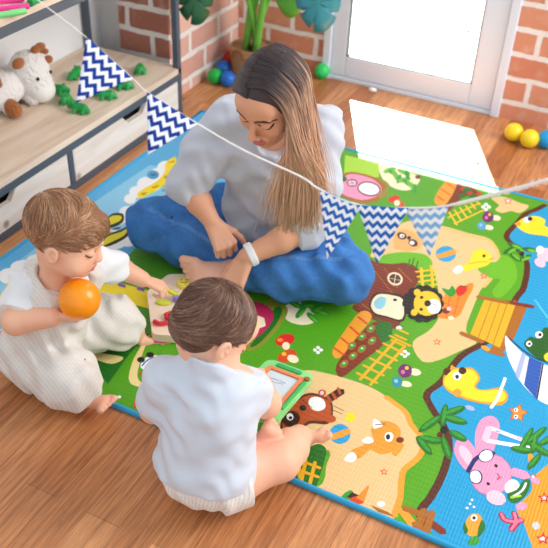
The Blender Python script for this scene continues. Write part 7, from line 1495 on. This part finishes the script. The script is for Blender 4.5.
# ---------------------------------------------------------------- on the shelves
def plush_cow():
    c = V3(-1.947, 2.068, 0.305)
    f = unit_v(V3(0.985, 0.029, -0.173)); Fm = Frame(c, f, V3(.1, .0, 1), 1.0)
    base = np.array((c[0] - .03, c[1] - .05, .195))
    root = empty('plush_cow', tuple(base), 'white plush cow with brown ears, horns and patches sitting on the lower shelf', 'soft toy')
    fluff = folds([((.8, .3, .5), .013, .3, 1.0), ((-.3, .8, .4), .015, 1.2, 1.0), ((.2, -.5, .9), .014, 2.2, 1.0)], .0016)
    Wh = lc('f1f0ef'); Br = lc('a8683c')
    M_PL = mat('white_plush', 'f0f0ee', .95, .1, bump=.8, bscale=350, vcol=True, sheen=.4)
    H = Body(); H.ell(c, (.070, .068, .068), Fm.A, .03); H.ell(Fm(.0, .045, -.050), (.050, .048, .042), Fm.A, .03); H.cap(Fm(0, -.01, -.04), Fm(.02, -.09, -.09), .05, .06, .03)
    H.disp = fluff
    H.mesh('head', .0035, M_PL, root, lambda P, t_: np.tile(Wh, (len(P), 1)))
    M_ = Body(); M_.ell(Fm(.0, .052, -.055), (.050, .047, .042), Fm.A, .02); M_.mesh('muzzle', .0035, M_PL, root, lambda P, t_: np.tile(lc('f7f5f2'), (len(P), 1)))
    for q, a in ((1, (.045, .0, .062)), (-1, (-.050, .005, .050))):
        E_ = Body(); e0 = Fm(*a); E_.ell(e0 + Fm.s * q * .012, (.026, .016, .019), Fm.A, .01); E_.mesh('ear', .003, M_PL, root, lambda P, t_: np.tile(Br, (len(P), 1)))
    for a, r_ in (((.018, .012, .075), .018), ((.062, .02, .055), .013), ((.058, .035, .032), .019)):
        h_ = Body(); h_.ell(Fm(*a), (r_, r_ * .8, r_ * .75), Fm.A, .01); o = h_.mesh('horn', .003, M_PL, root, lambda P, t_: np.tile(Br, (len(P), 1))); o['label'] = 'brown horn tuft'
    for q in (1, -1):
        e_ = MB().ball((0, 0, 0), .0062, seg=12).build('eye', mat('black_bead', '120e0c', .2), root, smooth=True); e_.location = Vector(Fm(q * .034 - .0, .063, .004)) - Vector(base)
    b = Body(); bc = np.array((c[0] - .055, c[1] - .115, .195)); b.ell(bc + V3(0, 0, .062), (.075, .085, .063), None, .03); b.cap(bc + V3(.03, .02, .08), Fm(0, -.03, -.05), .05, .05, .03); b.disp = fluff
    def patch(P, t_):
        w_ = (np.sin(P[:, 0] * 31 + 1.0) + np.sin(P[:, 1] * 27 + P[:, 2] * 34 + 2.2)) > .55
        return np.where(w_[:, None], Br, Wh)
    b.mesh('body', .004, M_PL, root, patch)
    for x, y, col in ((.085, -.02, Br), (.07, .09, Wh), (.0, -.10, Br)):
        l_ = Body(); p0 = bc + V3(x, y, .0); l_.cap(p0 + V3(-.03, 0, .04), p0 + V3(.012, -.005, .026), .028, .026, .01); l_.disp = fluff
        l_.mesh('leg', .0035, M_PL, root, lambda P, t_, col=col: np.where((P[:, 0] > p0[0] - .012)[:, None], col, Wh))
plush_cow()
def crocodiles():
    b = Body()
    b.cap((-.020, 0, .021), (.014, 0, .023), .0165, .0165, .006).chain([(-.022, 0, .020), (-.036, .004, .014), (-.045, .010, .011)], [.0145, .010, .0055], .006)
    b.cap((.014, 0, .027), (.026, 0, .030), .0145, .0130, .006).cap((.026, 0, .026), (.046, 0, .023), .0115, .0090, .006).cap((.032, 0, .017), (.049, 0, .014), .006, .0045, .003)
    for x, y in ((.012, .013), (.014, -.013), (-.022, .012), (-.022, -.012)): b.chain([(x, y * .8, .016), (x + .002, y * 1.5, .009), (x + .006, y * 1.6, .0055)], [.0085, .0075, .0060], .004)
    for i in range(7): b.ell((.010 - i * .0085, (0 if i < 4 else .001 * i), .0385 - max(0, i - 2) * .0046), (.0044, .0030, .0050), None, .003)
    for q in (1, -1): b.ell((.025, .0078 * q, .0415), .0056, None, .003)
    root0 = empty('toy_crocodile', (0, 0, 0), '', 'toy'); body = b.mesh('body', .0017, mat('glossy_green_plastic', '17a04a', .3, .5), root0)
    e = MB()
    for q in (1, -1): e.ball((.0295, .0088 * q, .0432), .0026, seg=8)
    eyes = e.build('eyes', mat('eye_black', '0c0c0c', .2), root0)
    spots = (((-1.746, 2.069, 0.195), -170, 'green toy crocodile in front of the first flag tip, nearest the shelf edge'), ((-1.834, 2.105, 0.195), -60, 'green toy crocodile behind the one nearest the shelf edge'), ((-1.904, 2.149, 0.195), 20, 'green toy crocodile beside the muzzle of the plush cow'),
             ((-1.939, 2.291, 0.195), 100, 'green toy crocodile farthest back on the lower shelf, partly behind the flag'), ((-1.735, 2.203, 0.195), -150, 'green toy crocodile below the right edge of the first flag'), ((-1.733, 2.303, 0.195), -145, 'green toy crocodile by the right corner of the first flag'), ((-1.761, 2.454, 0.195), -60, 'green toy crocodile nearest the end post of the shelf, standing apart'))
    for i, (q, a, label) in enumerate(spots):
        if i == 0: r_ = root0
        else:
            r_ = root0.copy(); COLL.objects.link(r_)
            for ch in (body, eyes): k_ = ch.copy(); COLL.objects.link(k_); k_.parent = r_
        r_.location = (q[0], q[1], .1955); r_.rotation_euler = (0, 0, math.radians(a)); r_.scale = (.86, .86, .86); put(r_, label, 'toy', 'green toy crocodiles on the lower shelf')
crocodiles()
def pens():
    cols = {'pink': mat('hot_pink_plastic', 'f0409a', .35), 'lg': mat('light_green_plastic', '7ed884', .35), 'dg': mat('deep_green_plastic', '1f9a50', .35)}
    for c, a, b_, r_, label in (('lg', (-1.680, 1.651, 0.664), (-1.625, 1.749, 0.664), .0085, 'light green marker pen lying at the front of the upper shelf'), ('pink', (-1.713, 1.687, 0.665), (-1.642, 1.781, 0.665), .0085, 'hot pink marker pen beside the light green one on the upper shelf'),
                         ('pink', (-1.763, 1.743, 0.665), (-1.695, 1.822, 0.665), .0085, 'hot pink marker pen farther back on the upper shelf'), ('dg', (-1.652, 1.797, 0.667), (-1.661, 1.905, 0.667), .011, 'deep green marker pen with its end towards the hot pink pens')):
        a, b_ = Vector(a), Vector(b_); d = b_ - a
        root = empty('marker_pen', a, label, 'pen', 'marker pens on the upper shelf')
        t = MB(); t.tube([Vector(), d * .6], [r_, r_], n=16); t.build('barrel', cols[c], root, smooth='auto')
        t = MB(); t.tube([d * .602, d * .96, d], [r_ * 1.08, r_ * 1.05, r_ * .85], n=16); t.build('cap', cols[c], root, smooth='auto')
pens()

# ---------------------------------------------------------------- plant
def plant():
    pc = Vector((-1.60, 3.055, 0))
    root = empty('potted_monstera', pc, 'potted monstera with thick green stems in a wicker basket, in the brick corner', 'plant')
    b = MB(); b.lathe([(0, 0), (.075, 0), (.084, .03), (.090, .08), (.093, .125), (.096, .135), (.090, .138), (.086, .125), (0, .118)], n=36)
    for i in range(9): b.tube([Vector(((.080 + .0014 * i) * math.cos(a), (.080 + .0014 * i) * math.sin(a), .012 + .0135 * i)) for a in [2 * math.pi * k_ / 30 for k_ in range(30)]], .0045, n=6, closed=True)
    pot = b.build('basket', mat('tan_wicker', 'b08a66', .8, .2, bump=.6, bscale=120), root, smooth='auto')
    h = MB(); h.tube([(-.03 * math.cos(a) - .02, -.093, .105 + .035 * math.sin(a)) for a in [math.pi * k_ / 10 for k_ in range(11)]], .006, n=8); o = h.build('handle', mat('brown_leather', '9a6238', .6), root, smooth=True); o['label'] = 'brown loop handle'
    MB().lathe([(0, .112), (.086, .119), (0, .122)], n=24).build('soil', mat('dark_soil', '4a4038', .9), root)
    M_ST = mat('green_stem', '6fc04a', .4); M_LF = mat('monstera_leaf', '1f5a34', .35, .5, bump=.2, bscale=30); M_LG = mat('blue_green_leaf', '3f92a0', .35, .5, bump=.2, bscale=30); M_LY = mat('fresh_green_leaf', '66b83c', .35, .5)
    tips = [(Vector((-1.630, 2.640, 0.454)), .088, M_LF, Vector((.25, -.25, -.95)), Vector((.45, -.8, .35))), (Vector((-1.226, 2.860, 0.446)), .105, M_LG, Vector((.15, .0, -1.0)), Vector((.25, -.85, .45))),
            (Vector((-1.378, 2.920, 0.413)), .07, M_LY, Vector((.1, .1, -1)), Vector((.1, -.9, .4))), (Vector((-1.42, 2.93, .70)), .13, M_LF, Vector((.6, -.2, -.3)), Vector((.1, -.4, .9))), (Vector((-1.56, 2.80, .78)), .13, M_LF, Vector((-.1, -.8, -.2)), Vector((0, -.3, .95))), (Vector((-1.48, 2.98, .92)), .12, M_LY, Vector((.4, .2, .2)), Vector((-.3, -.5, .8)))]
    for i, (tp, sz, m_, d, nrm) in enumerate(tips):
        t = MB(); s0 = pc + Vector((.03 * math.cos(i * 1.9), .03 * math.sin(i * 1.9), .115)); top_ = tp - d.normalized() * sz * .1
        if i < 3: mid_ = Vector((s0.x * .6 + tp.x * .4, s0.y * .7 + tp.y * .3, max(.62, tp.z + .22)))
        else: mid_ = s0 * .5 + tp * .5 + Vector((0, .0, .12))
        pts = [(s0 * (1 - a) ** 2 + mid_ * 2 * a * (1 - a) + top_ * a * a) - pc for a in [k_ / 12 for k_ in range(13)]]
        t.tube(pts, [.012 - .0005 * k_ if i < 3 else .017 - .0008 * k_ for k_ in range(13)], n=10); t.build('stem', M_ST, root, smooth=True)
        # split leaf: a heart outline with slits, cupped along the midrib
        out = []; n = 64
        for k_ in range(n):
            a = 2 * math.pi * k_ / n
            r_ = 1.0 - .28 * math.cos(a) * 0 + .0
            x = .82 * math.sin(a) * (1 + .18 * math.cos(a)); y = -math.cos(a) * (1.0 if math.cos(a) > 0 else 1.15) + (.35 * math.exp(-(math.sin(a) / .22) ** 2) if math.cos(a) > 0 else 0)
            cut_ = 1.0 - (.45 if (m_ is not M_LY and k_ % 8 in (3,) and 8 < k_ < 56 and not 28 < k_ < 36) else 0)
            out.append((x * sz * cut_, (y * cut_ + (1 - cut_) * .3) * sz))
        bm = bmesh.new(); cv = bm.verts.new((0, 0, 0)); rings = []
        for s_ in (.33, .66, 1.0): rings.append([bm.verts.new((x * s_, y * s_, -.22 * sz * ((abs(x) / sz) * s_) ** 1.5 - .12 * sz * (s_ ** 2) * max(0, y / sz))) for x, y in out])
        for k_ in range(n): bm.faces.new((cv, rings[0][k_ - 1], rings[0][k_]))
        for A_, B_ in zip(rings, rings[1:]):
            for k_ in range(n): bm.faces.new((A_[k_ - 1], B_[k_ - 1], B_[k_], A_[k_]))
        me = bpy.data.meshes.new('leaf'); bm.to_mesh(me); bm.free(); me.polygons.foreach_set('use_smooth', [True] * len(me.polygons))
        lf_ = link_mesh('leaf', me, m_, root); y_ = d.normalized(); x_ = y_.cross(nrm).normalized()
        mm = Matrix((x_, y_, x_.cross(y_))).transposed().to_4x4(); mm.translation = tp - pc; lf_.matrix_basis = mm
        so = lf_.modifiers.new('thickness', 'SOLIDIFY'); so.thickness = .0022
plant()

# ---------------------------------------------------------------- bunting strung across in front
def bunting():
    pts = [Vector(q) for q in ((-0.978, 1.022, 1.082), (-0.952, 1.020, 1.049), (-0.922, 1.022, 1.026), (-0.851, 1.044, 0.972), (-0.776, 1.059, 0.913), (-0.751, 1.065, 0.891), (-0.668, 1.082, 0.849), (-0.584, 1.097, 0.813), (-0.489, 1.113, 0.785), (-0.453, 1.117, 0.768), (-0.382, 1.123, 0.756), (-0.306, 1.140, 0.765), (-0.245, 1.153, 0.782), (-0.172, 1.166, 0.821), (-0.108, 1.172, 0.860), (-0.044, 1.176, 0.905))]
    root = empty('bunting', pts[7], 'string of blue and white chevron flags hanging in front of everyone', 'bunting'); o_ = pts[7]
    cr_ = []
    for k_ in range(len(pts) - 1):
        A_, B_, C_, D_ = pts[max(k_ - 1, 0)], pts[k_], pts[k_ + 1], pts[min(k_ + 2, len(pts) - 1)]
        for t_ in (0, .25, .5, .75): cr_.append(.5 * ((2 * B_) + (C_ - A_) * t_ + (2 * A_ - 5 * B_ + 4 * C_ - D_) * t_ ** 2 + (3 * B_ - A_ - 3 * C_ + D_) * t_ ** 3) - o_)
    cr_.append(pts[-1] - o_); n = len(cr_)
    rad = [.0008 + (.0009 if k_ > n * .5 else .0009 * max(0, (k_ / n - .3) / .2)) + (.0012 if k_ > n * .8 else 0) for k_ in range(n)]
    c = MB(); c.tube(cr_, rad, n=8); rg = random.Random(2)
    for k_ in range(170):                                           # loose fibres of the frayed stretch
        i_ = rg.randint(int(n * .84), n - 2); p = cr_[i_] + (cr_[i_ + 1] - cr_[i_]) * rg.random(); d = Vector((rg.gauss(0, 1), rg.gauss(0, 1), rg.gauss(0, 1))).normalized() * rg.uniform(.004, .009)
        c.tube([p, p + d * .6 + Vector((0, 0, -.001)), p + d + (cr_[i_ + 1] - cr_[i_]) * .2], [.0006, .0005, .0003], n=4)
    c.build('cord', mat('white_cotton_cord', 'f2f1ee', .9, .1), root, smooth='auto')
    def chevron(name, hexcol, period, amp, wl, hexwhite='f3f6fb'):
        mt = mat(name, hexcol, .8, .15); nt = mt.node_tree; N = nt.nodes.new; Lk = nt.links.new
        tc = N('ShaderNodeTexCoord'); sp = N('ShaderNodeSeparateXYZ'); Lk(tc.outputs['Object'], sp.inputs[0])
        pg = N('ShaderNodeMath'); pg.operation = 'PINGPONG'; pg.inputs[1].default_value = wl / 2; Lk(sp.outputs['X'], pg.inputs[0])
        ml = N('ShaderNodeMath'); ml.operation = 'MULTIPLY_ADD'; ml.inputs[1].default_value = amp / (wl / 2); Lk(pg.outputs[0], ml.inputs[0]); Lk(sp.outputs['Y'], ml.inputs[2])
        dv = N('ShaderNodeMath'); dv.operation = 'DIVIDE'; dv.inputs[1].default_value = period; Lk(ml.outputs[0], dv.inputs[0])
        fr = N('ShaderNodeMath'); fr.operation = 'FRACT'; Lk(dv.outputs[0], fr.inputs[0]); gt = N('ShaderNodeMath'); gt.operation = 'GREATER_THAN'; gt.inputs[1].default_value = .5; Lk(fr.outputs[0], gt.inputs[0])
        mx = N('ShaderNodeMix'); mx.data_type = 'RGBA'; Lk(gt.outputs[0], mx.inputs['Factor']); mx.inputs['A'].default_value = lin(hexcol); mx.inputs['B'].default_value = lin(hexwhite); Lk(mx.outputs['Result'], nt.nodes['Principled BSDF'].inputs['Base Color'])
        return mt
    M1 = chevron('navy_chevron', '1f3f98', .0185, .0100, .0175); M2 = chevron('blue_chevron', '2a68bc', .0150, .0072, .0145); M3 = chevron('light_blue_chevron', '86b8e4', .0150, .0060, .0145, 'f6fafd')
    for A_, B_, T_, m_, label in (((-0.851, 1.045, 0.973), (-0.775, 1.059, 0.912), (-0.835, 0.982, 0.885), M1, None), ((-0.752, 1.064, 0.892), (-0.666, 1.083, 0.848), (-0.720, 1.010, 0.809), M1, None), ((-0.454, 1.117, 0.769), (-0.379, 1.124, 0.755), (-0.410, 1.067, 0.672), M2, None), ((-0.387, 1.120, 0.757), (-0.304, 1.139, 0.766), (-0.329, 1.087, 0.678), M2, None), ((-0.314, 1.140, 0.763), (-0.244, 1.155, 0.781), (-0.252, 1.118, 0.702), M3, 'faded light blue chevron flag')):
        a, b_, t_ = Vector(A_), Vector(B_), Vector(T_); mm = frame_matrix(a, b_ - a, t_ - a); inv = mm.inverted(); b2, t2 = inv @ b_, inv @ t_
        bm = bmesh.new(); N_ = 12; rows = []
        for i in range(N_ + 1):
            v_ = i / N_; row = []
            for j in range(N_ - i + 1):
                u_ = j / N_; x, y = b2.x * u_ + t2.x * v_, b2.y * u_ + t2.y * v_
                row.append(bm.verts.new((x, y, .0022 * math.sin(u_ * 5 + v_ * 4) * min(1, v_ * 3))))
            rows.append(row)
        for i in range(N_):
            for j in range(len(rows[i]) - 1):
                bm.faces.new((rows[i][j], rows[i][j + 1], rows[i + 1][j]))
                if j < len(rows[i + 1]) - 1: bm.faces.new((rows[i][j + 1], rows[i + 1][j + 1], rows[i + 1][j]))
        me = bpy.data.meshes.new('flag'); bm.to_mesh(me); bm.free(); me.polygons.foreach_set('use_smooth', [True] * len(me.polygons))
        fo = link_mesh('flag', me, m_, root); mm.translation = a - o_; fo.matrix_basis = mm
        so = fo.modifiers.new('cloth', 'SOLIDIFY'); so.thickness = .0008
        if label: fo['label'] = label
bunting()
